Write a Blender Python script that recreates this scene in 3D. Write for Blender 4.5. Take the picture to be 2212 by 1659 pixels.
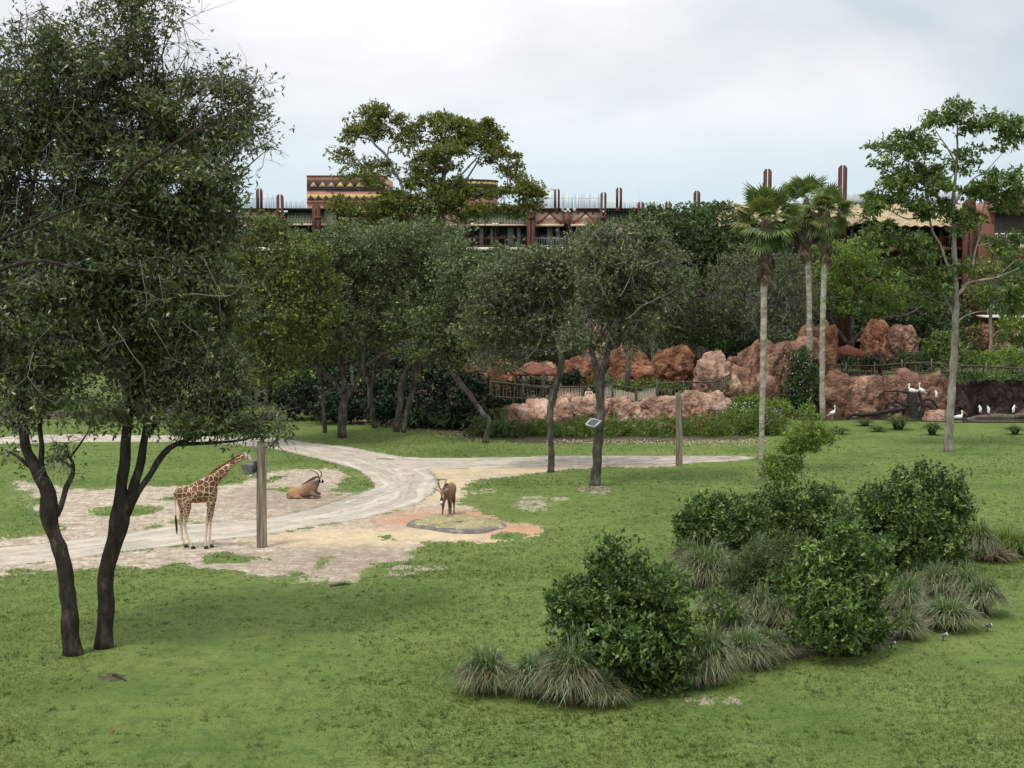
import bpy, bmesh, math, random
import numpy as np
from mathutils import Vector, Matrix, Euler

for o in list(bpy.data.objects):
    bpy.data.objects.remove(o)
scene = bpy.context.scene
COL = scene.collection
PI = math.pi
rng = np.random.default_rng(7)

# ------------------------------------------------------------------ camera
EYE = 10.5            # the camera stands on a balcony, metres above the lawn
FPX, CU, CV, HOR = 3200.0, 1106.0, 829.5, 600.0
PITCH = math.atan((CV - HOR) / FPX)
cam_data = bpy.data.cameras.new('camera')
cam_data.sensor_fit = 'HORIZONTAL'
cam_data.sensor_width = 36.0
cam_data.lens = 36.0 * FPX / 2212.0
cam_data.clip_start = 0.5
cam_data.clip_end = 6000
cam = bpy.data.objects.new('camera', cam_data)
cam.location = (0, 0, EYE)
cam.rotation_euler = (PI / 2 - PITCH, 0, 0)
COL.objects.link(cam)
scene.camera = cam

# ------------------------------------------------------------------ world, sun, exposure
SUN_DIR = Vector((-0.30, -0.36, 0.88)).normalized()
SUN_EL = math.asin(SUN_DIR.z)
SUN_AZ = math.atan2(SUN_DIR.x, SUN_DIR.y)
world = bpy.data.worlds.new('World')
scene.world = world
world.use_nodes = True
wn, wl = world.node_tree.nodes, world.node_tree.links
wn.clear()
w_out = wn.new('ShaderNodeOutputWorld')
w_bg = wn.new('ShaderNodeBackground')
w_bg.inputs['Strength'].default_value = 1.0
w_sky = wn.new('ShaderNodeTexSky')
w_sky.sky_type = 'NISHITA'
w_sky.sun_disc = False
w_sky.sun_elevation = SUN_EL
w_sky.sun_rotation = SUN_AZ
w_bgs = wn.new('ShaderNodeBackground')
w_bgs.inputs['Strength'].default_value = 0.08
wl.new(w_sky.outputs[0], w_bgs.inputs['Color'])
tc = wn.new('ShaderNodeTexCoord')
sep = wn.new('ShaderNodeSeparateXYZ')
wl.new(tc.outputs['Generated'], sep.inputs[0])
# cloud deck seen in perspective: direction divided by height
def wmath(op, a, b=None):
    n = wn.new('ShaderNodeMath'); n.operation = op
    for i, x in enumerate((a, b)):
        if x is None: continue
        if isinstance(x, (int, float)): n.inputs[i].default_value = x
        else: wl.new(x, n.inputs[i])
    return n.outputs[0]
zc = wmath('MAXIMUM', sep.outputs[2], 0.0)
den = wmath('ADD', zc, 0.26)
cx = wmath('DIVIDE', sep.outputs[0], den)
cy = wmath('DIVIDE', sep.outputs[1], den)
comb = wn.new('ShaderNodeCombineXYZ')
wl.new(cx, comb.inputs[0]); wl.new(cy, comb.inputs[1])
no = wn.new('ShaderNodeTexNoise')
no.inputs['Scale'].default_value = 0.7
no.inputs['Detail'].default_value = 6
no.inputs['Roughness'].default_value = 0.5
no.inputs['Distortion'].default_value = 0.35
mpw = wn.new('ShaderNodeMapping')
mpw.inputs['Location'].default_value = (2.2, .6, 0)
mpw.inputs['Scale'].default_value = (1.3, 1.25, 1)
wl.new(comb.outputs[0], mpw.inputs[0]); wl.new(mpw.outputs[0], no.inputs['Vector'])
cr = wn.new('ShaderNodeValToRGB')
cr.color_ramp.elements[0].position = 0.38
cr.color_ramp.elements[0].color = (0.66, 0.72, 0.775, 1)
cr.color_ramp.elements[1].position = 0.60
cr.color_ramp.elements[1].color = (1.06, 1.06, 1.08, 1)
wl.new(no.outputs['Fac'], cr.inputs[0])
# bluer thin haze low down
low = wn.new('ShaderNodeMapRange')
low.inputs['From Min'].default_value = 0.02
low.inputs['From Max'].default_value = 0.15
low.interpolation_type = 'SMOOTHSTEP'
wl.new(sep.outputs[2], low.inputs['Value'])
mx = wn.new('ShaderNodeMix'); mx.data_type = 'RGBA'
mx.inputs[6].default_value = (0.66, 0.81, 0.90, 1)
wl.new(low.outputs[0], mx.inputs[0]); wl.new(cr.outputs[0], mx.inputs[7])
up = wn.new('ShaderNodeMapRange')
up.inputs['From Min'].default_value = 0.12
up.inputs['From Max'].default_value = 0.9
up.inputs['To Min'].default_value = 0.67
up.inputs['To Max'].default_value = 1.05
wl.new(sep.outputs[2], up.inputs['Value'])
wl.new(mx.outputs[2], w_bg.inputs['Color'])
wl.new(up.outputs[0], w_bg.inputs['Strength'])
w_mix = wn.new('ShaderNodeMixShader'); w_mix.inputs[0].default_value = 0.93
wl.new(w_bgs.outputs[0], w_mix.inputs[1]); wl.new(w_bg.outputs[0], w_mix.inputs[2])
wl.new(w_mix.outputs[0], w_out.inputs[0])

sun_data = bpy.data.lights.new('sun', 'SUN')
sun_data.energy = 1.5
sun_data.angle = math.radians(10)
sun_data.color = (1.0, 0.955, 0.88)
sun = bpy.data.objects.new('sun', sun_data)
sun.rotation_euler = SUN_DIR.to_track_quat('Z', 'Y').to_euler()
sun.location = (0, 0, 60)
COL.objects.link(sun)
scene.view_settings.view_transform = 'Standard'
scene.view_settings.look = 'None'
scene.view_settings.exposure = 0.56
scene.view_settings.gamma = 1.0
scene.view_settings.use_curve_mapping = False
scene.render.engine = 'CYCLES'
scene.cycles.max_bounces = 5
scene.cycles.diffuse_bounces = 3
scene.cycles.glossy_bounces = 2
scene.cycles.transmission_bounces = 3
scene.cycles.transparent_max_bounces = 4

# ------------------------------------------------------------------ geometry helpers
_cp, _sp = math.cos(PITCH), math.sin(PITCH)
def ray(u, v):
    a, b = (u - CU), (CV - v)
    return a, FPX * _cp + b * _sp, -FPX * _sp + b * _cp
def P(u, v, y):
    """the point seen at (u, v) that stands y metres in front of the balcony"""
    dx, dy, dz = ray(u, v); t = y / dy
    return np.array((dx * t, y, EYE + dz * t))
def G(u, v, z=0.0):
    dx, dy, dz = ray(u, v); t = (z - EYE) / dz
    return np.array((dx * t, dy * t, z))
def M(px, y):
    """length in metres of px at distance y"""
    return px * y / FPX

def _hash(ix, iy, iz, seed):
    n = (ix * 374761393 + iy * 668265263 + iz * 2147483647 + seed * 1274126177) & 0xFFFFFFFF
    n = ((n ^ (n >> 13)) * 1274126177) & 0xFFFFFFFF
    n = n ^ (n >> 16)
    return (n & 0xFFFFFF) / float(0xFFFFFF)
def vnoise(p, seed=0):
    p = np.asarray(p, dtype=float)
    i = np.floor(p).astype(np.int64); f = p - i; f = f * f * (3 - 2 * f)
    r = 0
    for dx in (0, 1):
        wx = f[..., 0] if dx else 1 - f[..., 0]
        for dy in (0, 1):
            wy = f[..., 1] if dy else 1 - f[..., 1]
            for dz in (0, 1):
                wz = f[..., 2] if dz else 1 - f[..., 2]
                r = r + wx * wy * wz * _hash(i[..., 0] + dx, i[..., 1] + dy, i[..., 2] + dz, seed)
    return r * 2 - 1
def fbm(p, oct=4, seed=0, gain=0.5):
    s, a, t = 0, 1.0, 0
    for k in range(oct):
        s = s + a * vnoise(np.asarray(p) * (2 ** k) + k * 17.3, seed + k); t += a; a *= gain
    return s / t

def mesh_np(name, V, F, smooth=False, attrs=None, vcol=None):
    """V (n,3); F list of int arrays, each (m,k)"""
    me = bpy.data.meshes.new(name)
    V = np.asarray(V, dtype=np.float32)
    F = [np.asarray(f, dtype=np.int32) for f in (F if isinstance(F, list) else [F]) if len(f)]
    me.vertices.add(len(V)); me.vertices.foreach_set('co', V.ravel())
    nl = sum(f.size for f in F); npoly = sum(len(f) for f in F)
    me.loops.add(nl); me.polygons.add(npoly)
    me.loops.foreach_set('vertex_index', np.concatenate([f.ravel() for f in F]))
    tot = np.concatenate([np.full(len(f), f.shape[1], dtype=np.int32) for f in F])
    st = np.concatenate(([0], np.cumsum(tot)[:-1])).astype(np.int32)
    me.polygons.foreach_set('loop_start', st)
    me.polygons.foreach_set('loop_total', tot)
    if smooth:
        me.polygons.foreach_set('use_smooth', np.ones(npoly, dtype=bool))
    me.update(calc_edges=True)
    if attrs:
        for k, a in attrs.items():
            at = me.attributes.new(k, 'FLOAT', 'POINT')
            at.data.foreach_set('value', np.asarray(a, dtype=np.float32))
    if vcol is not None:
        at = me.attributes.new('coat', 'FLOAT_COLOR', 'POINT')
        c = np.ones((len(V), 4), dtype=np.float32); c[:, :3] = vcol
        at.data.foreach_set('color', c.ravel())
    return me

class MB:
    """collects verts and faces of several closed shapes for ONE mesh"""
    def __init__(s): s.V = []; s.F = {}; s.n = 0; s.A = []
    def add(s, V, F, a=None):
        V = np.asarray(V, dtype=float)
        for f in (F if isinstance(F, list) else [F]):
            f = np.asarray(f)
            if len(f): s.F.setdefault(f.shape[1], []).append(f + s.n)
        s.V.append(V); s.n += len(V)
        s.A.append(np.zeros(len(V)) if a is None else np.broadcast_to(a, (len(V),)))
        return s
    def box(s, lo, hi):
        x0, y0, z0 = lo; x1, y1, z1 = hi
        V = [(x0,y0,z0),(x1,y0,z0),(x1,y1,z0),(x0,y1,z0),(x0,y0,z1),(x1,y0,z1),(x1,y1,z1),(x0,y1,z1)]
        return s.add(V, np.array([(3,2,1,0),(4,5,6,7),(0,1,5,4),(1,2,6,5),(2,3,7,6),(3,0,4,7)]))
    def bar(s, a, b, w, h=None):
        h = h or w
        a, b = np.asarray(a, float), np.asarray(b, float); d = b - a; L = np.linalg.norm(d); d = d / L
        ref = np.array((0, 0, 1.)) if abs(d[2]) < 0.9 else np.array((0, 1., 0))
        r = np.cross(d, ref); r /= np.linalg.norm(r); q = np.cross(r, d)
        V = [p + r * sx * w / 2 + q * sz * h / 2 for p in (a, b) for sx, sz in ((-1,-1),(1,-1),(1,1),(-1,1))]
        return s.add(V, np.array([(0,1,2,3),(7,6,5,4),(0,4,5,1),(1,5,6,2),(2,6,7,3),(3,7,4,0)]))
    def tube(s, pts, rad, n=6, cap=True):
        V, F = tube_np(pts, rad, n); s.add(V, F)
        return s
    def prism(s, poly, y0, y1):
        """polygon in (x, z), thick from y0 to y1"""
        k = len(poly)
        V = [(x, y0, z) for x, z in poly] + [(x, y1, z) for x, z in poly]
        Fs = [np.array([(i, (i+1) % k, (i+1) % k + k, i + k)]) for i in range(k)]
        s.add(V, Fs + [np.array([list(range(k))[::-1]]), np.array([list(range(k, 2*k))])])
        return s
    def arrays(s):
        return np.concatenate(s.V), [np.concatenate(f) for f in s.F.values()], np.concatenate(s.A)

def tube_np(pts, rad, n=6):
    pts = np.asarray(pts, float); k = len(pts)
    rad = np.broadcast_to(np.asarray(rad, float), (k,))
    d = np.gradient(pts, axis=0); d /= np.linalg.norm(d, axis=1)[:, None] + 1e-9
    ref = np.array((0.31, 0.95, 0.05))
    r = np.cross(d, ref); nn = np.linalg.norm(r, axis=1); r[nn < 0.1] = (1, 0, 0)
    r /= np.linalg.norm(r, axis=1)[:, None]; q = np.cross(d, r)
    a = np.arange(n) * 2 * PI / n
    V = pts[:, None] + rad[:, None, None] * (np.cos(a)[None, :, None] * r[:, None] + np.sin(a)[None, :, None] * q[:, None])
    V = V.reshape(-1, 3)
    i = np.arange(k - 1)[:, None] * n; j = np.arange(n)[None]; j2 = (j + 1) % n
    F = np.stack([i + j, i + j2, i + j2 + n, i + j + n], -1).reshape(-1, 4)
    V = np.vstack([V, pts[0], pts[-1]]); b = k * n
    jj = np.arange(n); jn = (jj + 1) % n
    c1 = np.stack([jn, jj, np.full(n, b)], -1)
    c2 = np.stack([jj + (k-1)*n, jn + (k-1)*n, np.full(n, b + 1)], -1)
    return V, [F, np.vstack([c1, c2])]

def resample(pts, step):
    """smooth polyline with radii as 4th column"""
    pts = np.asarray(pts, float)
    if len(pts) < 3:
        k = max(2, int(np.linalg.norm(pts[1,:3] - pts[0,:3]) / step) + 1)
        t = np.linspace(0, 1, k)[:, None]
        return pts[0] * (1 - t) + pts[1] * t
    out = []
    ext = np.vstack([2*pts[0]-pts[1], pts, 2*pts[-1]-pts[-2]])
    for i in range(1, len(ext) - 2):
        p0, p1, p2, p3 = ext[i-1:i+3]
        k = max(2, int(np.linalg.norm(p2[:3]-p1[:3]) / step) + 1)
        for t in np.linspace(0, 1, k, endpoint=False):
            out.append(0.5 * ((2*p1) + (-p0+p2)*t + (2*p0-5*p1+4*p2-p3)*t*t + (-p0+3*p1-3*p2+p3)*t**3))
    out.append(pts[-1])
    return np.array(out)

# ------------------------------------------------------------------ object helpers
USED_LABELS = {}
def tag(o, label=None, cat=None, group=None, kind=None):
    if label:
        o['label'] = label
        USED_LABELS.setdefault(label, []).append(o.name)
    if cat: o['category'] = cat
    if group: o['group'] = group
    if kind: o['kind'] = kind
    return o
def thing(name, label, cat, loc=(0, 0, 0), group=None):
    o = bpy.data.objects.new(name, None); COL.objects.link(o)
    o.location = [float(c) for c in loc]; o.empty_display_size = 0.3
    return tag(o, label, cat, group)
def world_loc(o):
    p = np.zeros(3)
    while o is not None:
        p += np.array(o.location); o = o.parent
    return p
def put(name, me, mat, parent=None, kind=None, label=None):
    o = bpy.data.objects.new(name, me); COL.objects.link(o)
    if mat is not None and not me.materials: me.materials.append(mat)
    if parent is not None: o.parent = parent
    if kind: o['kind'] = kind
    if label: o['label'] = label
    return o
def build(name, V, F, mat, parent=None, kind=None, smooth=False, attrs=None, vcol=None, label=None):
    """world coordinates in, one mesh object out, placed in its parent's frame"""
    V = np.asarray(V, float)
    if parent is not None: V = V - world_loc(parent)
    return put(name, mesh_np(name, V, F, smooth, attrs, vcol), mat, parent, kind, label)
def build_mb(name, mb, mat, parent=None, kind=None, smooth=False, label=None):
    V, F, A = mb.arrays()
    return build(name, V, F, mat, parent, kind, smooth, label=label)

# ------------------------------------------------------------------ materials
MATS = {}
def _nodes(name):
    m = bpy.data.materials.new(name); m.use_nodes = True
    return m, m.node_tree.nodes, m.node_tree.links, m.node_tree.nodes['Principled BSDF']
def ramp(nt, stops):
    r = nt.new('ShaderNodeValToRGB')
    el = r.color_ramp.elements
    while len(el) > 1: el.remove(el[-1])
    el[0].position = stops[0][0]; el[0].color = (*stops[0][1], 1)
    for p, c in stops[1:]:
        e = el.new(p); e.color = (*c, 1)
    return r
def noise_mat(name, stops, scale=4.0, detail=6, rough=0.85, bump=0.3, bscale=None, bdist=0.03, stretch=(1,1,1), spec=0.25,
              coord='Object', second=None, rough2=0.6):
    if name in MATS: return MATS[name]
    m, nt, lk, b = _nodes(name)
    tc = nt.new('ShaderNodeTexCoord'); mp = nt.new('ShaderNodeMapping')
    mp.inputs['Scale'].default_value = stretch
    lk.new(tc.outputs[coord], mp.inputs[0])
    n = nt.new('ShaderNodeTexNoise'); n.inputs['Scale'].default_value = scale; n.inputs['Detail'].default_value = detail
    n.inputs['Roughness'].default_value = rough2
    lk.new(mp.outputs[0], n.inputs['Vector'])
    r = ramp(nt, stops); lk.new(n.outputs['Fac'], r.inputs[0])
    col = r.outputs[0]
    if second:      # (scale, stops-multiplier low, high)
        n2 = nt.new('ShaderNodeTexNoise'); n2.inputs['Scale'].default_value = second[0]; n2.inputs['Detail'].default_value = 4
        lk.new(mp.outputs[0], n2.inputs['Vector'])
        r2 = ramp(nt, [(0.35, (second[1],)*3), (0.65, (second[2],)*3)]); lk.new(n2.outputs['Fac'], r2.inputs[0])
        mm = nt.new('ShaderNodeMix'); mm.data_type = 'RGBA'; mm.blend_type = 'MULTIPLY'; mm.inputs[0].default_value = 1
        lk.new(col, mm.inputs[6]); lk.new(r2.outputs[0], mm.inputs[7]); col = mm.outputs[2]
    lk.new(col, b.inputs['Base Color'])
    b.inputs['Roughness'].default_value = rough; b.inputs['Specular IOR Level'].default_value = spec
    if bump:
        bn = nt.new('ShaderNodeTexNoise'); bn.inputs['Scale'].default_value = bscale or scale * 3; bn.inputs['Detail'].default_value = 6
        lk.new(mp.outputs[0], bn.inputs['Vector'])
        bp = nt.new('ShaderNodeBump'); bp.inputs['Strength'].default_value = bump; bp.inputs['Distance'].default_value = bdist
        lk.new(bn.outputs['Fac'], bp.inputs['Height']); lk.new(bp.outputs[0], b.inputs['Normal'])
    MATS[name] = m
    return m
def leaf_mat(name, lo, mid, hi, trans=0.28, rough=0.5, spec=0.35, pale=None):
    """per-leaf colour from the 'var' attribute"""
    if name in MATS: return MATS[name]
    m, nt, lk, b = _nodes(name)
    a = nt.new('ShaderNodeAttribute'); a.attribute_name = 'var'
    st = [(0.0, lo), (0.5, mid), (0.9, hi)]
    if pale: st.append((1.0, pale))
    r = ramp(nt, st); lk.new(a.outputs['Fac'], r.inputs[0])
    lk.new(r.outputs[0], b.inputs['Base Color'])
    b.inputs['Roughness'].default_value = rough; b.inputs['Specular IOR Level'].default_value = spec
    t = nt.new('ShaderNodeBsdfTranslucent'); ms = nt.new('ShaderNodeMixShader')
    g = nt.new('ShaderNodeMix'); g.data_type = 'RGBA'; g.blend_type = 'MULTIPLY'; g.inputs[0].default_value = 1
    g.inputs[7].default_value = (1.25, 1.2, 0.55, 1)
    lk.new(r.outputs[0], g.inputs[6]); lk.new(g.outputs[2], t.inputs['Color'])
    ms.inputs[0].default_value = trans
    out = nt['Material Output']
    lk.new(b.outputs[0], ms.inputs[1]); lk.new(t.outputs[0], ms.inputs[2]); lk.new(ms.outputs[0], out.inputs[0])
    MATS[name] = m
    return m
def coat_mat(name, bump=0.15, rough=0.8, scale=30, vary=0.15):
    if name in MATS: return MATS[name]
    m, nt, lk, b = _nodes(name)
    a = nt.new('ShaderNodeAttribute'); a.attribute_name = 'coat'
    tc = nt.new('ShaderNodeTexCoord')
    n = nt.new('ShaderNodeTexNoise'); n.inputs['Scale'].default_value = scale; n.inputs['Detail'].default_value = 5
    lk.new(tc.outputs['Object'], n.inputs['Vector'])
    r = ramp(nt, [(0.3, (1-vary,)*3), (0.7, (1+vary,)*3)]); lk.new(n.outputs['Fac'], r.inputs[0])
    mm = nt.new('ShaderNodeMix'); mm.data_type = 'RGBA'; mm.blend_type = 'MULTIPLY'; mm.inputs[0].default_value = 1
    lk.new(a.outputs['Color'], mm.inputs[6]); lk.new(r.outputs[0], mm.inputs[7]); lk.new(mm.outputs[2], b.inputs['Base Color'])
    b.inputs['Roughness'].default_value = rough; b.inputs['Specular IOR Level'].default_value = 0.2
    bp = nt.new('ShaderNodeBump'); bp.inputs['Strength'].default_value = bump; bp.inputs['Distance'].default_value = 0.01
    lk.new(n.outputs['Fac'], bp.inputs['Height']); lk.new(bp.outputs[0], b.inputs['Normal'])
    MATS[name] = m
    return m
# ------------------------------------------------------------------ ground: lawn, roads, sand, mulch
def poly_sd(px, py, poly):
    """signed distance (negative inside) to a polygon, vectorised"""
    poly = np.asarray(poly, float)
    d2 = np.full(px.shape, 1e18); inside = np.zeros(px.shape, bool)
    n = len(poly)
    for i in range(n):
        ax, ay = poly[i]; bx, by = poly[(i + 1) % n]
        ex, ey = bx - ax, by - ay
        t = np.clip(((px - ax) * ex + (py - ay) * ey) / (ex * ex + ey * ey + 1e-12), 0, 1)
        d2 = np.minimum(d2, (px - ax - t * ex) ** 2 + (py - ay - t * ey) ** 2)
        c = ((ay > py) != (by > py)) & (px < (bx - ax) * (py - ay) / (by - ay + 1e-12) + ax)
        inside ^= c
    return np.where(inside, -1, 1) * np.sqrt(d2)
def gpoly(pts): return [tuple(G(u, v)[:2]) for u, v in pts]
ROAD = [(-250,1196),(-100,1188),(0,1181),(82,1174),(191,1159),(273,1149),(382,1132),(470,1127),(549,1123),(608,1111),(668,1101),(727,1081),(781,1063),
        (806,1053),(806,1043),(796,1031),(769,1013),(727,1001),(677,989),(623,977),(578,968),(450,958),(300,955),(150,956),(0,958),(-250,962),
        (-250,944),(0,943),(145,938),(400,942),(593,946),(668,956),(757,965),(816,977),(870,986),(920,989),(1025,988),(1120,986),
        (1207,985),(1285,983),(1400,985),(1500,984),(1600,985),(1640,989),(1600,995),(1500,1001),(1350,1003),(1207,1004),(1054,1011),(926,1014),
        (941,1031),(947,1049),(935,1066),(906,1087),(846,1105),(787,1120),(697,1133),(608,1150),(549,1159),(464,1167),(355,1181),(259,1191),(150,1208),(0,1222),(-100,1230),(-250,1240)]
SAND_IN = [(38,1041),(117,1050),(213,1059),(327,1050),(387,1051),(477,1052),(526,1042),(554,1025),(623,1013),(727,1011),(762,1026),(735,1042),(728,1056),(775,1062),(668,1104),
           (549,1126),(382,1135),(273,1152),(191,1162),(82,1177),(-250,1200),(-250,1180),(0,1163),(70,1155),(120,1145),(150,1132),(110,1112),(84,1090),(90,1068),(38,1052)]
SAND_OUT = [(-250,1236),(0,1219),(150,1205),(355,1178),(549,1156),(697,1130),(846,1102),(935,1063),(944,1040),(926,1010),(1054,1008),(1207,1001),(1350,1000),(1500,1000),(1440,1006),
            (1285,1011),(1182,1017),(1114,1025),(1054,1033),(1010,1045),(989,1052),(995,1075),(985,1095),(1025,1109),(1099,1126),(1144,1138),(1167,1153),(1129,1166),(1040,1170),
            (995,1168),(920,1174),(906,1194),(882,1209),(816,1218),(763,1242),(742,1257),(682,1245),(638,1236),(593,1245),(549,1236),(480,1226),(409,1221),(341,1219),(259,1223),
            (164,1232),(82,1237),(0,1243),(-250,1262)]
ISL = [(277,1101,75,12),(370,1076,16,3.5),(590,1036,24,7),(600,1057,40,4),(395,1125,38,6),(320,1137,30,5),(512,1208,62,9),(833,1159,25,8),(1098,1158,45,8),
       (470,1199,20,5),(60,1232,60,4),(760,1045,22,14),(690,1222,0.1,0.1)]
BARE = [(1150,1091,30,11),(1050,1060,16,3),(1010,1064,24,3),(1284,1062,26,4),(1545,1514,30,4),(880,1228,30,5),(870,1240,22,5),(930,1226,20,4),
        (1150,1076,20,3),(1265,1000,30,3),(715,1250,60,10),(1210,1078,18,3)]
MULCH = [(-250,905),(0,905),(300,902),(575,868),(640,885),(700,905),(760,915),(900,920),(1000,938),(1050,948),(1160,958),(1300,956),(1500,951),(1640,946),(1700,930),(1690,880),(1100,870),(1000,820),(600,820),(570,850),(300,885),(0,890),(-250,890)]
def ell_sd(px, py, e):
    c = G(e[0], e[1]); r1 = G(e[0] + e[2], e[1])[0] - c[0]
    r2 = (G(e[0], e[1] - e[3])[1] - G(e[0], e[1] + e[3])[1]) / 2
    q = np.sqrt(((px - c[0]) / r1) ** 2 + ((py - c[1]) / r2) ** 2)
    return (q - 1) * min(r1, r2)
BED = [(1060,1490),(1150,1500),(1290,1520),(1380,1508),(1540,1478),(1640,1436),(1700,1424),(1900,1406),(1980,1370),(2090,1340),(2100,1290),(2050,1240),(2070,1200),(1900,1180),(1640,1200),(1500,1215),(1560,1300),(1500,1380),(1440,1440),(1220,1470)]
R_, SI_, SO_, MU_ = map(gpoly, (ROAD, SAND_IN, SAND_OUT, MULCH))
BE_ = gpoly(BED)
def ground_class(px, py):
    p3 = np.stack([px, py, px * 0], -1)
    n1 = fbm(p3 * np.array((0.9, 0.55, 1)), 4, 3); n2 = fbm(p3 * 3.1, 3, 11); n3 = vnoise(p3 * 9.0, 31)
    road = poly_sd(px, py, R_)
    sand = np.minimum(poly_sd(px, py, SI_), poly_sd(px, py, SO_))
    isl = np.min([ell_sd(px, py, e) for e in ISL], axis=0)
    bare = np.min([ell_sd(px, py, e) for e in BARE], axis=0)
    mulch = poly_sd(px, py, MU_)
    s = np.maximum(sand + n1 * 1.1 + n2 * 0.35 + n3 * .12, -(isl + n1 * 0.7 + n2 * 0.3 + n3 * .1))
    r = road + n1 * 0.22 + n2 * 0.12
    m = np.minimum(mulch + n1 * 1.5 + n2 * 0.4, poly_sd(px, py, BE_) + n1 * .3 + n2 * .25 + .1)
    m = np.minimum(m, ell_sd(px, py, (248,1466,34,8)) + n2 * .35 + n1 * .2)
    cls = np.zeros(px.shape, int)
    cls[m < 0] = 3; cls[s < 0] = 2; cls[r < 0] = 1
    return cls, road, s, m
MOUND_C = (G(980, 1134) + G(990, 1134)) / 2
rows = np.concatenate([[-30, -5, 10, 20, 26], [G(CU, v)[1] for v in np.concatenate([np.arange(1760, 1265, -5), np.arange(1265, 925, -2.4), np.arange(925, 760, -6)])],
                       [260, 330, 450, 700, 1200, 3000]])
ss = np.concatenate([[-3, -1.5, -0.8, -0.55], np.linspace(-0.40, 0.40, 470), [0.55, 0.8, 1.5, 3]])
YY, SS = np.meshgrid(rows, ss, indexing='ij')
XX = SS * (YY + 32) * 0.86
jit = rng.normal(0, 0.02, XX.shape) * (YY > 27) * (YY < 130)
ZZ = fbm(np.stack([XX, YY, XX * 0], -1) * 0.12, 3, 5) * 0.05
near = (YY > 27) & (YY < 170)
ZZ = np.where(near, ZZ, 0)
nr, ncl = XX.shape
fx = (XX[:-1, :-1] + XX[1:, 1:]) / 2; fy = (YY[:-1, :-1] + YY[1:, 1:]) / 2
cls_f, _, _, _ = ground_class(fx.ravel(), fy.ravel())
_, aR, aS, aM = ground_class(XX.ravel(), YY.ravel())
def ell_soft(es, k):
    d = np.min([ell_sd(XX.ravel(), YY.ravel(), e) for e in es], axis=0)
    return np.clip(1 - d / k, 0, 1)
clay = ell_soft([(900,1124,35,6),(1110,1142,40,6),(1000,1114,50,2)], 2.2) ** 1.3
yel = ell_soft([(930,1160,160,9),(1060,1165,50,4),(1080,1015,120,6),(980,1050,25,12),(780,1160,120,10)], 2.0)
bare_a = ell_soft(BARE, 0.8)
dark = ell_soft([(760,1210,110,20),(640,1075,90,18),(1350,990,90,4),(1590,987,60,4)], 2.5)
idx = np.arange(nr * ncl).reshape(nr, ncl)
quads = np.stack([idx[:-1, :-1], idx[:-1, 1:], idx[1:, 1:], idx[1:, :-1]], -1).reshape(-1, 4)
GV = np.stack([XX.ravel(), YY.ravel(), ZZ.ravel()], -1)
GV[:, 0] += jit.ravel()
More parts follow.
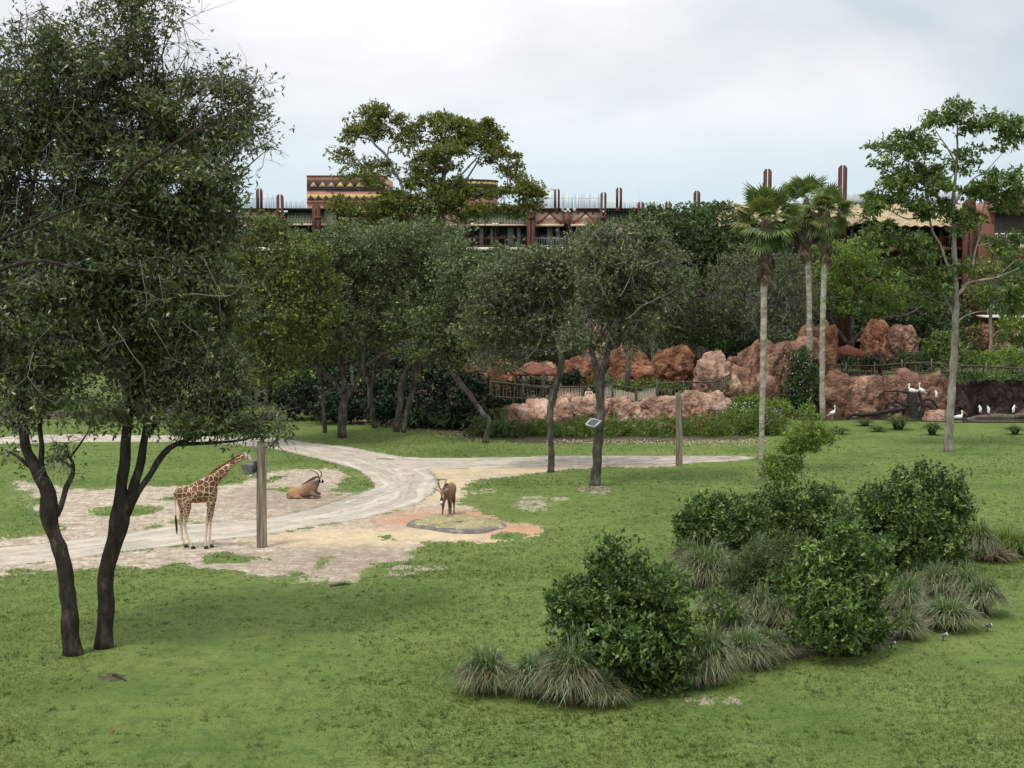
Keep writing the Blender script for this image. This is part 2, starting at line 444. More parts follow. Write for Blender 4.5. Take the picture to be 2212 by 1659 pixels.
def ground_mat(name, kind):
    m, nt, lk, b = _nodes(name)
    b.inputs['Roughness'].default_value = 0.95; b.inputs['Specular IOR Level'].default_value = 0.1
    tc = nt.new('ShaderNodeTexCoord')
    def nz(scale, detail=6, rough=0.6, st=None, dist=0):
        n = nt.new('ShaderNodeTexNoise'); n.inputs['Scale'].default_value = scale; n.inputs['Detail'].default_value = detail
        n.inputs['Roughness'].default_value = rough; n.inputs['Distortion'].default_value = dist
        if st:
            mp = nt.new('ShaderNodeMapping'); mp.inputs['Scale'].default_value = st; lk.new(tc.outputs['Object'], mp.inputs[0]); lk.new(mp.outputs[0], n.inputs[0])
        else: lk.new(tc.outputs['Object'], n.inputs[0])
        return n.outputs['Fac']
    def mix(f, a, c, blend='MIX'):
        n = nt.new('ShaderNodeMix'); n.data_type = 'RGBA'; n.blend_type = blend
        if isinstance(f, (int, float)): n.inputs[0].default_value = f
        else: lk.new(f, n.inputs[0])
        for i, x in ((6, a), (7, c)):
            if isinstance(x, tuple): n.inputs[i].default_value = (*x, 1)
            else: lk.new(x, n.inputs[i])
        return n.outputs[2]
    def rmp(src, stops): r = ramp(nt, stops); lk.new(src, r.inputs[0]); return r.outputs[0]
    def at(nm): a = nt.new('ShaderNodeAttribute'); a.attribute_name = nm; return a.outputs['Fac']
    def mth(op, a, c=None, cl=False):
        n = nt.new('ShaderNodeMath'); n.operation = op; n.use_clamp = cl
        for i, x in enumerate((a, c)):
            if x is None: continue
            if isinstance(x, (int, float)): n.inputs[i].default_value = x
            else: lk.new(x, n.inputs[i])
        return n.outputs[0]
    bumpsrc = nz(14, 8, 0.7)
    if kind == 'grass':
        c = rmp(nz(0.22, 4), [(0.3, (0.088, 0.132, 0.032)), (0.5, (0.132, 0.184, 0.048)), (0.7, (0.185, 0.226, 0.068))])
        c = mix(rmp(nz(0.11, 3, .5), [(0.42, (0,)*3), (0.6, (.6,)*3)]), c, (0.135, 0.185, 0.050))
        c = mix(rmp(nz(2.2, 6, 0.7, (1, .6, 1)), [(0.48, (0, 0, 0)), (0.64, (0.6,)*3)]), c, (0.055, 0.098, 0.024))
        c = mix(rmp(nz(9, 5, 0.7), [(0.50, (0, 0, 0)), (0.70, (0.7,)*3)]), c, (0.155, 0.185, 0.065))
        thin = rmp(mth('ADD', mth('MULTIPLY', at('sd_sand'), 0.35), nz(3, 4)), [(0.45, (1,)*3), (0.75, (0,)*3)])
        c = mix(mth('MULTIPLY', rmp(nz(7, 5, .7), [(0.48, (0,)*3), (0.6, (0.9,)*3)]), thin), c, (0.34, 0.29, 0.20))
        brk = rmp(mth('ADD', mth('MULTIPLY', at('bare'), 0.26), mth('MULTIPLY', nz(2.6, 8, .78, (1, .5, 1)), 1.2)), [(0.80, (0,)*3), (0.90, (.9,)*3)])
        c = mix(brk, c, (0.40, 0.345, 0.265))
        c = mix(rmp(nz(.9, 7, .7, (.55, 1.5, 1), .6), [(0.52, (0,)*3), (0.66, (.45,)*3)]), c, (0.060, 0.110, 0.026))
        wear = rmp(nz(0.6, 5, 0.65, (1, .45, 1)), [(0.62, (0,)*3), (0.72, (0.35,)*3)])
        c = mix(mth('MULTIPLY', wear, rmp(nz(5, 4), [(0.45, (0,)*3), (0.6, (1,)*3)])), c, (0.30, 0.27, 0.16))
    elif kind == 'sand':
        c = rmp(nz(1.3, 6, 0.65), [(0.32, (0.28, 0.225, 0.17)), (0.48, (0.43, 0.36, 0.275)), (0.66, (0.60, 0.52, 0.41))])
        c = mix(rmp(nz(5, 6, 0.75, (1, .5, 1)), [(0.47, (0,)*3), (0.62, (0.8,)*3)]), c, (0.215, 0.165, 0.125))
        c = mix(mth('MULTIPLY', at('yel'), rmp(nz(1.1, 4), [(0.3, (0.3,)*3), (0.6, (0.8,)*3)])), c, (0.62, 0.48, 0.29))
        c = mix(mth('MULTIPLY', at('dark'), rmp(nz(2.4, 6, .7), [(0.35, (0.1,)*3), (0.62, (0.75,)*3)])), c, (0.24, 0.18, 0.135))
        c = mix(mth('MULTIPLY', at('clay'), rmp(nz(2.6, 7, .7), [(0.35, (0.25,)*3), (0.58, (1,)*3)])), c, (0.46, 0.245, 0.135))
        near_g = rmp(mth('ADD', mth('MULTIPLY', at('sd_sand'), 0.5), nz(2.5, 4)), [(0.25, (0,)*3), (0.55, (1,)*3)])
        c = mix(mth('MULTIPLY', near_g, rmp(nz(8, 6, .75), [(0.50, (0,)*3), (0.60, (0.8,)*3)])), c, (0.13, 0.17, 0.06))
    elif kind == 'road':
        c = rmp(nz(0.9, 6, .65), [(0.3, (0.34, 0.30, 0.245)), (0.5, (0.45, 0.395, 0.315)), (0.7, (0.56, 0.49, 0.39))])
        sd = at('sd_road')
        wob = mth('ADD', sd, mth('MULTIPLY', nz(0.25, 3, .5), 1.6))
        w = mth('SINE', mth('MULTIPLY', wob, 5.5)); w2 = mth('SINE', mth('MULTIPLY', wob, 17.0))
        tr = mth('MULTIPLY', rmp(mth('ADD', mth('MULTIPLY', w, 0.5), 0.5), [(0.55, (0,)*3), (0.95, (1,)*3)]), rmp(nz(0.5, 3), [(0.40, (0.1,)*3), (0.6, (0.8,)*3)]))
        c = mix(tr, c, (0.60, 0.545, 0.46))
        tr2 = mth('MULTIPLY', rmp(mth('ADD', mth('MULTIPLY', w2, 0.5), 0.5), [(0.6, (0,)*3), (1.0, (1,)*3)]), rmp(nz(0.8, 4), [(0.42, (0,)*3), (0.58, (0.75,)*3)]))
        c = mix(tr2, c, (0.27, 0.245, 0.215))
        c = mix(rmp(nz(4, 6, .75, (1.6, .5, 1)), [(0.55, (0,)*3), (0.72, (0.6,)*3)]), c, (0.25, 0.23, 0.205))
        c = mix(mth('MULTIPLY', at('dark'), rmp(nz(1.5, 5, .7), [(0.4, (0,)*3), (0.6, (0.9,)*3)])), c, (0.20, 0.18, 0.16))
        edge = rmp(mth('ADD', sd, mth('MULTIPLY', nz(3, 4), 0.3)), [(0.0, (0,)*3), (0.12, (0.7,)*3)])
        c = mix(edge, c, (0.20, 0.165, 0.12))
    else:
        c = rmp(nz(4, 7, .7), [(0.3, (0.045, 0.034, 0.026)), (0.5, (0.09, 0.066, 0.05)), (0.68, (0.20, 0.15, 0.115))])
        c = mix(rmp(nz(1.2, 5), [(0.45, (0,)*3), (0.6, (0.7,)*3)]), c, (0.055, 0.085, 0.025))
    lk.new(c, b.inputs['Base Color'])
    bp = nt.new('ShaderNodeBump'); bp.inputs['Strength'].default_value = 0.5; bp.inputs['Distance'].default_value = 0.04 if kind != 'grass' else 0.06
    lk.new(bumpsrc, bp.inputs['Height']); lk.new(bp.outputs[0], b.inputs['Normal'])
    MATS[name] = m
    return m
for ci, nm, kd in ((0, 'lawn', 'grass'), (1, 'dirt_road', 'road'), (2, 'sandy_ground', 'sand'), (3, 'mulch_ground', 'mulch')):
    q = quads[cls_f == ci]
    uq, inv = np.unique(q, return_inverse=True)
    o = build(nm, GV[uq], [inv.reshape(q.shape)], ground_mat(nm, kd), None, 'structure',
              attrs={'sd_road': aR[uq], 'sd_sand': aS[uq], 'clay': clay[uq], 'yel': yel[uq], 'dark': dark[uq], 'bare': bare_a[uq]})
    o['label'] = {'lawn': 'short green lawn of the animal paddock', 'dirt_road': 'pale grey dirt road with tyre tracks curving through the lawn',
                  'sandy_ground': 'bare trampled sand beside the dirt road', 'mulch_ground': 'brown mulch under the shady trees'}[nm]

# short grass blades on the near lawn, one uncountable mass
def blades(px, py, h, w, var, lean=0.5, zb=0.0, per=3):
    n = len(px)
    out = []
    for k in range(per):
        a = rng.uniform(0, 2 * PI, n); l = rng.uniform(0.1, lean, n) * h; hh = h * rng.uniform(0.6, 1.1, n)
        b = np.stack([px + rng.normal(0, .025, n), py + rng.normal(0, .025, n), np.full(n, zb - 0.005)], -1)
        side = np.stack([np.sin(a + 1.2), np.cos(a + 1.2), a * 0], -1) * (w[:, None] / 2)
        tip = b + np.stack([np.cos(a) * l, np.sin(a) * l, hh], -1)
        out.append(np.stack([b - side, b + side, tip], 1))
    V = np.concatenate(out).reshape(-1, 3)
    F = np.arange(len(V)).reshape(-1, 3)
    return V, F, np.repeat(np.tile(var, per), 3)
def lawn_points(n, v0, v1, thr=0.05):
    u = rng.uniform(-420, 2640, n); v = rng.uniform(v0, v1, n)
    t = np.array([G(a, b) for a, b in zip(u, v)])
    c, r, s, m = ground_class(t[:, 0], t[:, 1])
    keep = (c == 0)
    return t[keep, 0], t[keep, 1]
bl = MB()
for n, v0, v1, h0, w0 in ((80000, 1230, 1670, 0.060, 0.019), (42000, 1030, 1250, 0.06, 0.028), (11000, 940, 1050, 0.08, 0.05)):
    px, py = lawn_points(n, v0, v1)
    cl = fbm(np.stack([px, py, px * 0], -1) * np.array((1.3, .8, 1)), 3, 41)
    hh = h0 * (0.75 + 0.7 * np.clip(cl + 0.25, 0, 1)) * rng.uniform(0.7, 1.3, len(px))
    vv = np.clip(0.45 + cl * 0.5 + rng.normal(0, .16, len(px)), 0, 1)
    V, F, A = blades(px, py, hh, np.full(len(px), w0), vv, 0.9)
    bl.add(V, F, A)
# taller dark weed clumps and pale clover scattered over the lawn
px, py = lawn_points(4600, 1000, 1670)
cl = fbm(np.stack([px, py, px * 0], -1) * .9, 3, 77); kq = cl > .02; px, py = px[kq], py[kq]
for rep in range(3):
    V, F, A = blades(px + rng.normal(0, .05, len(px)), py + rng.normal(0, .05, len(px)), rng.uniform(.06, .13, len(px)), np.full(len(px), .035), np.clip(rng.normal(.25, .15, len(px)), 0, 1), 1.3)
    bl.add(V, F, A)
V, F, A = bl.arrays()
go = build('grass_blades', V, F, leaf_mat('grass_blade', (0.068, 0.106, 0.026), (0.130, 0.180, 0.048), (0.210, 0.242, 0.086), 0.3, 0.6, 0.2), attrs={'var': A})
tag(go, 'short green grass blades covering the lawn', 'grass', kind='stuff')

# water of the bird pond
pond = [G(1660, 905), G(1760, 909), G(1900, 908), G(2070, 913), G(2300, 914), G(2400, 914), G(2400, 880), G(1690, 880)]
k = len(pond)
o = build('water', [(p[0], p[1], 0.055) for p in pond], [np.array([list(range(k))])],
          noise_mat('pond_water', [(0.3, (0.055, 0.04, 0.03)), (0.7, (0.10, 0.07, 0.05))], 2, 4, 0.12, 0.05, 6, 0.02, spec=0.5), None, 'structure')
o['label'] = 'murky brown pond water in front of the rock wall'
# raised ground behind the rock walls
tm = noise_mat('terrace_soil', [(0.3, (0.06, 0.045, 0.03)), (0.5, (0.07, 0.085, 0.03)), (0.7, (0.13, 0.11, 0.07))], 1.5, 6, 0.95, 0.4)
def slab(name, pts, z0, z1, mat, label):
    k = len(pts); V = [(x, y, z0) for x, y in pts] + [(x, y, z1) for x, y in pts]
    F = [np.array([(i, (i + 1) % k, (i + 1) % k + k, i + k) for i in range(k)]), np.array([list(range(k, 2 * k))])]
    o = build(name, V, F, mat, None, 'structure'); o['label'] = label
    return o
def xu(u, y): return P(u, 700, y)[0]
slab('terrace_ground', [(xu(1040, 107), 107), (xu(1380, 106.5), 106.5), (xu(1600, 110), 110), (xu(1700, 118), 118), (xu(1700, 160), 160), (xu(1000, 160), 160), (xu(1000, 125), 125)], -0.3, 1.0, tm, 'planted terrace behind the low boulder wall')
slab('upper_terrace_ground', [(xu(1760, 112.5), 112.5), (xu(2060, 112.5), 112.5), (xu(2500, 113.5), 113.5), (xu(2500, 165), 165), (xu(1700, 165), 165), (xu(1700, 118.1), 118.1)], -0.3, 2.9, tm, 'planted upper terrace behind the tall rock wall')
# ------------------------------------------------------------------ the lodge behind the trees
wood_red = noise_mat('timber_red_brown', [(.3, (.060, .024, .018)), (.7, (.145, .062, .048))], 3, 6, .8, .4, 12, .03, (1, 1, .25), .2)
metal_green = noise_mat('green_metal_roof', [(.3, (.23, .26, .17)), (.6, (.32, .35, .245)), (.8, (.38, .40, .30))], 1.2, 6, .6, .05, 8, .01, (1, 1, .4), .3)
stucco_pink = noise_mat('stucco_pink', [(.3, (.64, .45, .35)), (.7, (.76, .56, .45))], 1.5, 5, .9, .1)
stucco_red = noise_mat('stucco_red', [(.3, (.20, .085, .060)), (.7, (.29, .130, .095))], 1.2, 6, .9, .1)
stucco_rose = noise_mat('stucco_rose', [(.3, (.36, .17, .125)), (.7, (.47, .245, .18))], .9, 6, .9, .1)
paint_yellow = noise_mat('paint_yellow', [(.3, (.52, .37, .12)), (.7, (.66, .49, .18))], 2, 4, .85, 0)
paint_tan = noise_mat('paint_tan', [(.3, (.44, .27, .16)), (.7, (.55, .36, .23))], 2, 4, .85, 0)
paint_black = noise_mat('paint_charcoal', [(.3, (.035, .034, .038)), (.7, (.075, .068, .07))], 3, 6, .85, 0)
paint_cream = noise_mat('paint_cream', [(.3, (.74, .72, .60)), (.7, (.84, .81, .70))], 2, 4, .8, 0)
paint_sage = noise_mat('paint_sage', [(.3, (.42, .50, .43)), (.7, (.54, .62, .54))], 2, 4, .8, 0)
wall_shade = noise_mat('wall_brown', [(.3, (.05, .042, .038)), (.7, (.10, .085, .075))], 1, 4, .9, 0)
glass_dark = noise_mat('window_glass', [(.3, (.012, .016, .022)), (.7, (.03, .038, .05))], 1, 2, .15, 0, spec=.6)
curtain = noise_mat('curtain', [(.3, (.30, .32, .31)), (.7, (.46, .48, .46))], 4, 2, .9, .2, 20, .02, (6, 1, .2))
thatch = noise_mat('thatch', [(.3, (.25, .18, .11)), (.5, (.41, .315, .20)), (.7, (.54, .44, .30))], 2.5, 7, .95, .8, 12, .06, (1, 1, .5), .1, second=(.6, .8, 1.1))
thatch_edge = noise_mat('thatch_edge', [(.3, (.13, .09, .055)), (.7, (.30, .22, .14))], 4, 6, .95, .6)
roof_grey = noise_mat('roof_grey', [(.3, (.33, .36, .39)), (.7, (.46, .50, .53))], 1, 3, .7, 0)
tip_white = noise_mat('painted_tip', [(.3, (.55, .50, .42)), (.7, (.75, .7, .6))], 2, 3, .8, 0)
steel_teal = noise_mat('railing_teal', [(.3, (.08, .16, .18)), (.7, (.15, .26, .28))], 2, 3, .6, 0)
rail_red = noise_mat('railing_red', [(.3, (.22, .055, .035)), (.7, (.32, .10, .07))], 2, 3, .6, 0)
BD = 168.0
def pb(mb, u0, v0, u1, v1, y, th=.3):
    """a box whose front face covers (u0, v0)-(u1, v1) at distance y"""
    a, b = P(u0, v1, y), P(u1, v0, y)
    return mb.box((a[0], y, a[2]), (b[0], y + th, b[2]))
def part(name, u0, v0, u1, v1, y, mat, parent, th=.3, **k):
    m = MB(); pb(m, u0, v0, u1, v1, y, th); return build_mb(name, m, mat, parent, **k)
def post_pair(parent, u, v0, v1, y, w, gap, cross=True, name='post_pair'):
    for s in (-1, 1):
        a, b = P(u + s * (gap + w) / 2, v1, y), P(u + s * (gap + w) / 2, v0, y)
        hw = M(w, y) / 2; m = MB()
        cut = hw * 1.6
        m.prism([(a[0] - hw, a[2]), (a[0] + hw, a[2]), (a[0] + hw, b[2] - (cut if s > 0 else 0)), (a[0] - hw * s * .2, b[2]), (a[0] - hw, b[2] - (cut if s < 0 else 0))], y - hw, y + hw)
        build_mb('timber_post', m, wood_red, parent)
    if cross:
        m = MB(); c = P(u, 0, y)
        zt = P(u, min(v1, max(v0 + 12, 470)), y)[2]
        m.bar((c[0] - M(w * 1.1, y), y - .1, zt), (c[0] + M(w * 1.1, y), y - .1, zt), .35); build_mb('cross_tie', m, wood_red, parent)
def railing(parent, u0, u1, vt, vb, y, mat, step=4.0):
    m = MB(); a, b = P(u0, vt, y), P(u1, vt, y); zb = P(u0, vb, y)[2]
    m.bar(a, b, .10); m.bar((a[0], y, zb), (b[0], y, zb), .08); build_mb('railing', m, mat, parent)
    m = MB(); n = max(2, int((u1 - u0) / step))
    for i in range(n + 1):
        x = a[0] + (b[0] - a[0]) * i / n; m.bar((x, y, zb), (x, y, a[2]), .035)
    build_mb('baluster', m, mat, parent, kind='stuff')
lodge = thing('lodge_building', 'long lodge with green metal roofs, paired red-brown timber posts and painted diamond panels', 'building', (P(1000, 700, BD)[0], BD, 0))
# main body
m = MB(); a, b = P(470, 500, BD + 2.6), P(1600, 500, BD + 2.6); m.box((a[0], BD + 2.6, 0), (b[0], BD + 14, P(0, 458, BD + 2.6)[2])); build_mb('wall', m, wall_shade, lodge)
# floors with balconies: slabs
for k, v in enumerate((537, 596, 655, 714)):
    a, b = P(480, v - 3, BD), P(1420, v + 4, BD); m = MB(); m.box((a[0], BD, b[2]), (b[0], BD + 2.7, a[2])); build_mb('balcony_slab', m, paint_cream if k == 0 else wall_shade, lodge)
# sloping green metal fascia roofs with separate standing-seam panels
def metal_roof(u0, u1, v0, v1, y0=BD - .3, npan=None):
    zt, zb = P(u0, v0, BD + 2)[2], P(u0, v1, BD - .6)[2]
    x0, x1 = P(u0, v1, BD)[0], P(u1, v1, BD)[0]; n = npan or max(3, int((u1 - u0) / 6.4))
    w = (x1 - x0) / n; V = []; F = []
    t = thing_part = bpy.data.objects.new('metal_roof', None)
    m = MB(); m.box((x0, BD + 1.2, zb), (x1, BD + 2.4, zt - .08)); fr = build_mb('roof', m, metal_green, lodge)
    me = None
    for i in range(n):
        mb = MB(); xa, xb = .0, w - .05
        V = [(xa, 0, zb), (xb, 0, zb), (xb, 1.6, zt), (xa, 1.6, zt), (xa, .12, zb - .04), (xb, .12, zb - .04), (xb, 1.7, zt - .06), (xa, 1.7, zt - .06)]
        if me is None: me = mesh_np('roof_panel', V, np.array([(0,1,2,3),(7,6,5,4),(0,4,5,1),(1,5,6,2),(2,6,7,3),(3,7,4,0)])); me.materials.append(metal_green)
        o = bpy.data.objects.new('panel', me); COL.objects.link(o); o.parent = fr
        o.location = (x0 + i * w - world_loc(lodge)[0], BD - .5 - world_loc(lodge)[1], 0)
    bpy.data.objects.remove(t)
    part('eave_beam', u0 - 2, v1 + 1, u1 + 2, v1 + 5, BD - .7, stucco_pink, lodge, .3)
for u0, u1, v0, v1 in ((619, 700, 454, 482), (1008, 1141, 453, 483), (1310, 1420, 455, 492)): metal_roof(u0, u1, v0, v1)
for u0, v0, u1, v1, dy in ((700, 456, 726, 500, 1.5), (724, 470, 790, 502, 3.0)):
    part('green_wall', u0, v0, u1, v1, BD + dy - 1.5, metal_green, lodge, 1.0)
part('roof_coping', 500, 449.5, 1400, 452, BD - .75, paint_black, lodge, 3.3)
# painted panels with diamonds
def diamond_panel(u0, u1, v0, v1, cells):
    part('painted_panel', u0, v0, u1, v1, BD - .3, stucco_pink, lodge, .5)
    part('panel_beam', u0, v1, u1, v1 + 5, BD - .6, stucco_pink, lodge, .5); part('panel_beam', u0, v0 - 4, u1, v0, BD - .6, wood_red, lodge, .5)
    w = (u1 - u0) / cells
    for c in range(cells):
        uc = u0 + w * (c + .5); vm = (v0 + v1) / 2; hh = (v1 - v0) / 2
        for k, (r, mt, th) in enumerate(((.98, paint_sage, .36), (.78, paint_cream, .40), (.58, stucco_pink, .44))):
            rx = 14 * r; rz = hh * .95 * r; cc = P(uc, vm - 1, BD); X, Z = M(rx, BD), M(rz, BD); m = MB()
            m.prism([(cc[0] - X, cc[2]), (cc[0], cc[2] - Z), (cc[0] + X, cc[2]), (cc[0], cc[2] + Z)], BD - th, BD - .301); build_mb('painted_diamond', m, mt, lodge)
        for s in (-1, 1):
            for du in (-1, 1):
                m = MB(); m.bar(P(uc + du * 3 - s * 27, v1 - 1, BD - .5)[[0, 1, 2]], P(uc + du * 3 + s * 27 * .4 + 0, v0 + 1, BD - .5), .18) if False else m.bar(P(uc + du * w * .46, v1 - .5, BD - .38), P(uc - du * 5, v0 + .5, BD - .38), .17)
                if s == 1: build_mb('lattice_bar', m, rail_red, lodge)
        for du, dv in ((-16, 8), (16, 8), (-16, -10), (16, -10)):
            c0 = P(uc + du, vm + dv, BD - .38); m = MB(); m.tube([c0, c0 + (0, -.05, 0)], [.13, .13], 8); build_mb('painted_dot', m, rail_red, lodge)
diamond_panel(1157, 1218, 456, 484, 1); diamond_panel(1233, 1297, 456, 484, 1)
part('red_panel', 1218, 457, 1233, 484, BD - .6, stucco_red, lodge, .5)
diamond_panel(520, 562, 456, 486, 1); diamond_panel(566, 600, 456, 486, 1); diamond_panel(880, 935, 456, 484, 1); diamond_panel(938, 990, 456, 484, 1)
for u, v0, v1, w, g in ((560.6,407,455,5.5,2.5),(605.6,420,505,6,3),(684,441,520,8,2),(997,438,560,8,2),(1147,440,660,8,2),(1203,408,452,4.5,3.5),(1303,415,560,5,3),(1337,405,452,5,3),(1384,436,480,6,3),(1443,435,470,5,3),(1505,412,470,6,2),(1126,400,450,4.5,3)):
    post_pair(lodge, u, v0, v1, BD - 1.2, w, g)
# windows, doors, curtains on the top floor and the floors below
for row, (vt, vb) in enumerate(((489, 533), (548, 592), (607, 651))):
    for u0, u1 in ((628,648),(652,676),(1024,1046),(1052,1066),(1078,1112),(1116,1136),(1164,1196),(1200,1222),(1236,1262),(1270,1292)):
        if row and u0 < 1000: continue
        fr = part('window', u0, vt, u1, vb, BD + 2.45, glass_dark, lodge, .12)
        m = MB(); pb(m, u0 + (1 if (u0 // 7) % 2 else (u1 - u0) * .55), vt + 3, u0 + (u1 - u0) * .42 + (0 if (u0 // 7) % 2 else (u1 - u0) * .5), vb, BD + 2.35, .08); build_mb('curtain', m, curtain, fr)
for u in (1069.5, 1225): part('timber_post', u - 1.5, 487, u + 1.5, 534, BD, wood_red, lodge, .25)
railing(lodge, 1012, 1141, 514, 531, BD + .05, rail_red, 12); railing(lodge, 1155, 1298, 514.5, 531, BD + .05, paint_sage, 5)
railing(lodge, 1012, 1141, 572, 590, BD + .05, steel_teal, 5); railing(lodge, 620, 700, 514, 531, BD + .05, rail_red, 8); railing(lodge, 1155, 1298, 572, 590, BD + .05, steel_teal, 6)
for u in (1066.5, 1073.5, 1202, 1215, 1227, 1241, 1020):
    c = P(u, 485 if u < 1100 else 453, BD - .8); m = MB(); m.tube([c, c + (0, .5, 0)], [.2, .2], 8); build_mb('beam_end', m, tip_white, lodge)
# towers with painted zigzags
def Z1(x, y): return 493.8 + .1364 * x, 362 + .1364 * y
tower = thing('painted_tower', 'square rose tower block with yellow and black zigzag triangle bands', 'building', (P(745, 600, 182)[0], 182, 0))
TY = 182.0
m = MB(); a, b = P(663, 450, TY), P(832, 380, TY); m.box((a[0], TY, 0), (b[0], TY + 12, b[2])); build_mb('wall', m, stucco_rose, tower)
part('parapet', 663, 380, 832, 392.5, TY - .05, stucco_rose, tower, .2); part('coping', 662, 378.8, 833, 380.4, TY - .15, paint_black, tower, .4)
part('upper_band', 663, 392.5, 832, 404, TY - .06, paint_black, tower, .2); part('stripe', 663, 404.6, 832, 410.5, TY - .08, paint_black, tower, .2)
part('lower_band', 663, 420, 832, 432, TY - .06, paint_yellow, tower, .2); part('ledge', 662, 435.5, 833, 437, TY - .2, stucco_rose, tower, .5)
def tri(u0, u1, vb, vt, y, mat, par, th=.08):
    a, b, c = P(u0, vb, y), P(u1, vb, y), P((u0 + u1) / 2, vt, y); m = MB(); pts = [(a[0], a[2]), (b[0], b[2]), (c[0], c[2])]
    if vt > vb: pts = pts[::-1]
    m.prism(pts, y - th, y); build_mb('painted_triangle', m, mat, par)
for k, u in enumerate((668, 688, 707, 726, 747, 768, 788, 808)): tri(u, u + 18, 403.6, 393, TY - .07, paint_tan if k < 3 else paint_yellow, tower)
for u in (664, 680.5, 696.5, 713, 730, 747, 763, 779, 796, 812): tri(u, u + 15, 431.5, 421, TY - .07, paint_black, tower)
part('wavy_stripe', 705, 410.4, 832, 412.3, TY - .07, paint_black, tower, .2)
part('doorway', 745, 437.5, 755, 452, TY - .09, rail_red, tower, .3); part('white_ledge', 730, 470, 770, 473, BD + .2, tip_white, lodge, 2.5)
drum = thing('painted_drum_tower', 'round rose tower with yellow triangles under its dark rim, behind the tall tree', 'building', (P(1018, 600, 184)[0], 189, 0))
cx0 = P(1018, 600, 184)[0]; R0 = M(56, 184)
def ring(name, va, vb, r, mat, par):
    za, zb = P(1018, va, 184)[2], P(1018, vb, 184)[2]; m = MB(); V, F = tube_np([(cx0, 189, za), (cx0, 189, zb)], [r, r], 40); m.add(V, F); return build_mb(name, m, mat, par)
ring('wall', 480, 386, R0, stucco_rose, drum); ring('rim', 402, 395, R0 + .05, paint_black, drum); ring('rim', 388, 385, R0 + .12, paint_black, drum)
for k in range(12):
    aa = math.radians(-90 + (k - 5.5) * 13); x, y = cx0 + math.cos(aa) * (R0 + .06), 189 + math.sin(aa) * (R0 + .06)
    tx, ty = -math.sin(aa), math.cos(aa); z0, z1 = P(0, 395, 184)[2], P(0, 388.5, 184)[2]; h = .55
    V = [(x - tx*h, y - ty*h, z0), (x + tx*h, y + ty*h, z0), (x, y, z1)]; V += [(p[0] - math.cos(aa)*.2, p[1] - math.sin(aa)*.2, p[2]) for p in V]
    build('painted_triangle', V, [np.array([(0,1,2),(5,4,3)]), np.array([(0,3,4,1),(1,4,5,2),(2,5,3,0)])], paint_yellow, drum)
# coloured stick screens on the roof
st_w = [noise_mat('stick_' + n, [(.3, c), (.7, tuple(x * 1.15 for x in c))], 2, 2, .9, 0) for n, c in (('blue', (.36, .48, .66)), ('white', (.66, .70, .70)), ('yellow', (.66, .60, .34)), ('grey', (.46, .52, .56)))]
def screen(label, u0, u1, vt, vb, y, n):
    t = thing('stick_screen', label, 'fence', (P(u0, vb, y)[0], y, P(u0, vb, y)[2]), 'painted stick screens on the roof')
    r = np.random.default_rng(int(u0)); ms = [MB() for _ in st_w]
    n = int(n * .62)
    for i in range(n):
        u = u0 + (u1 - u0) * (i + r.uniform(-.4, .4)) / n; a = P(u, vb + 1, y + r.uniform(-.1, .1)); b = P(u + r.normal(0, .5), vt + r.uniform(-2, 3.5), y + r.uniform(-.1, .1)); ms[r.choice(4, p=(.33, .32, .2, .15))].bar(a, b, .042)
    for mm, mt in zip(ms, st_w):
        if mm.n: build_mb('sticks', mm, mt, t, kind='stuff')
    m = MB(); v = vt + (vb - vt) * .32; m.bar(P(u0, v, y + .15), P(u1, v, y + .15), .05); build_mb('rail', m, st_w[2], t)
screen('pale painted stick screen at the left end of the lodge roof', 512, 600, 419, 451, BD + 4, 90)
screen('low pale stick screen between the post pairs and the tower', 608, 662, 432, 451, BD + 4, 55)
screen('tall blue and yellow stick screen right of the tall tree', 1128, 1302, 418, 451, BD + 4, 190)
screen('low stick screen right of the tall blue and yellow one', 1306, 1425, 432, 452, BD + 4, 100)
# right-hand wing with the thatched roof
ty = 140.0
wing = thing('thatched_lodge', 'lodge wing at the right with wavy tan thatched roof above dark balconies', 'building', (P(1900, 700, ty)[0], ty, 0))
us = np.linspace(1545, 2120, 110)
def eave(u): return 488 - 13 * math.exp(-((u - 1885) / 34) ** 2) - 12 * math.exp(-((u - 1690) / 40) ** 2) + 0 * u
V = []; rowsn = 7
for u in us:
    e = eave(u)
    for k in range(rowsn):
        t = k / (rowsn - 1); v = e * (1 - t) + 441 * t; y = ty - 1.5 + t * 5.5 + 1.2 * math.sin(t * PI / 2)
        V.append(P(u, v, y) + np.array((0, 0, .09 * math.sin(u * .9 + k) * (1 - t))))
    V.append(P(u, e + 3.2, ty - 1.0)); V.append(P(u, e + 3.2, ty + 3.0))
V = np.array(V); c = rowsn + 2; F = []
for i in range(len(us) - 1):
    for k in range(rowsn - 1): F.append((i*c + k, (i+1)*c + k, (i+1)*c + k + 1, i*c + k + 1))
rf = build('thatched_roof', V, [np.array(F)], thatch, wing, smooth=True)
F2 = []
for i in range(len(us) - 1):
    F2.append((i*c + rowsn, (i+1)*c + rowsn, (i+1)*c, i*c)); F2.append((i*c + rowsn + 1, (i+1)*c + rowsn + 1, (i+1)*c + rowsn, i*c + rowsn))
build('thatch_eave', V, [np.array(F2)], thatch_edge, rf)
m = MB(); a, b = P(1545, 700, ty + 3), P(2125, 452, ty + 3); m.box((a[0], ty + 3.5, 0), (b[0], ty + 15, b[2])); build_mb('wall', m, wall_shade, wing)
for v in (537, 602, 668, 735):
    a, b = P(1826, v + 3, ty + .2), P(2120, v - 3, ty + .2); m = MB(); m.box((a[0], ty + .2, a[2]), (b[0], ty + 3.4, b[2])); build_mb('balcony_slab', m, stucco_rose, wing)
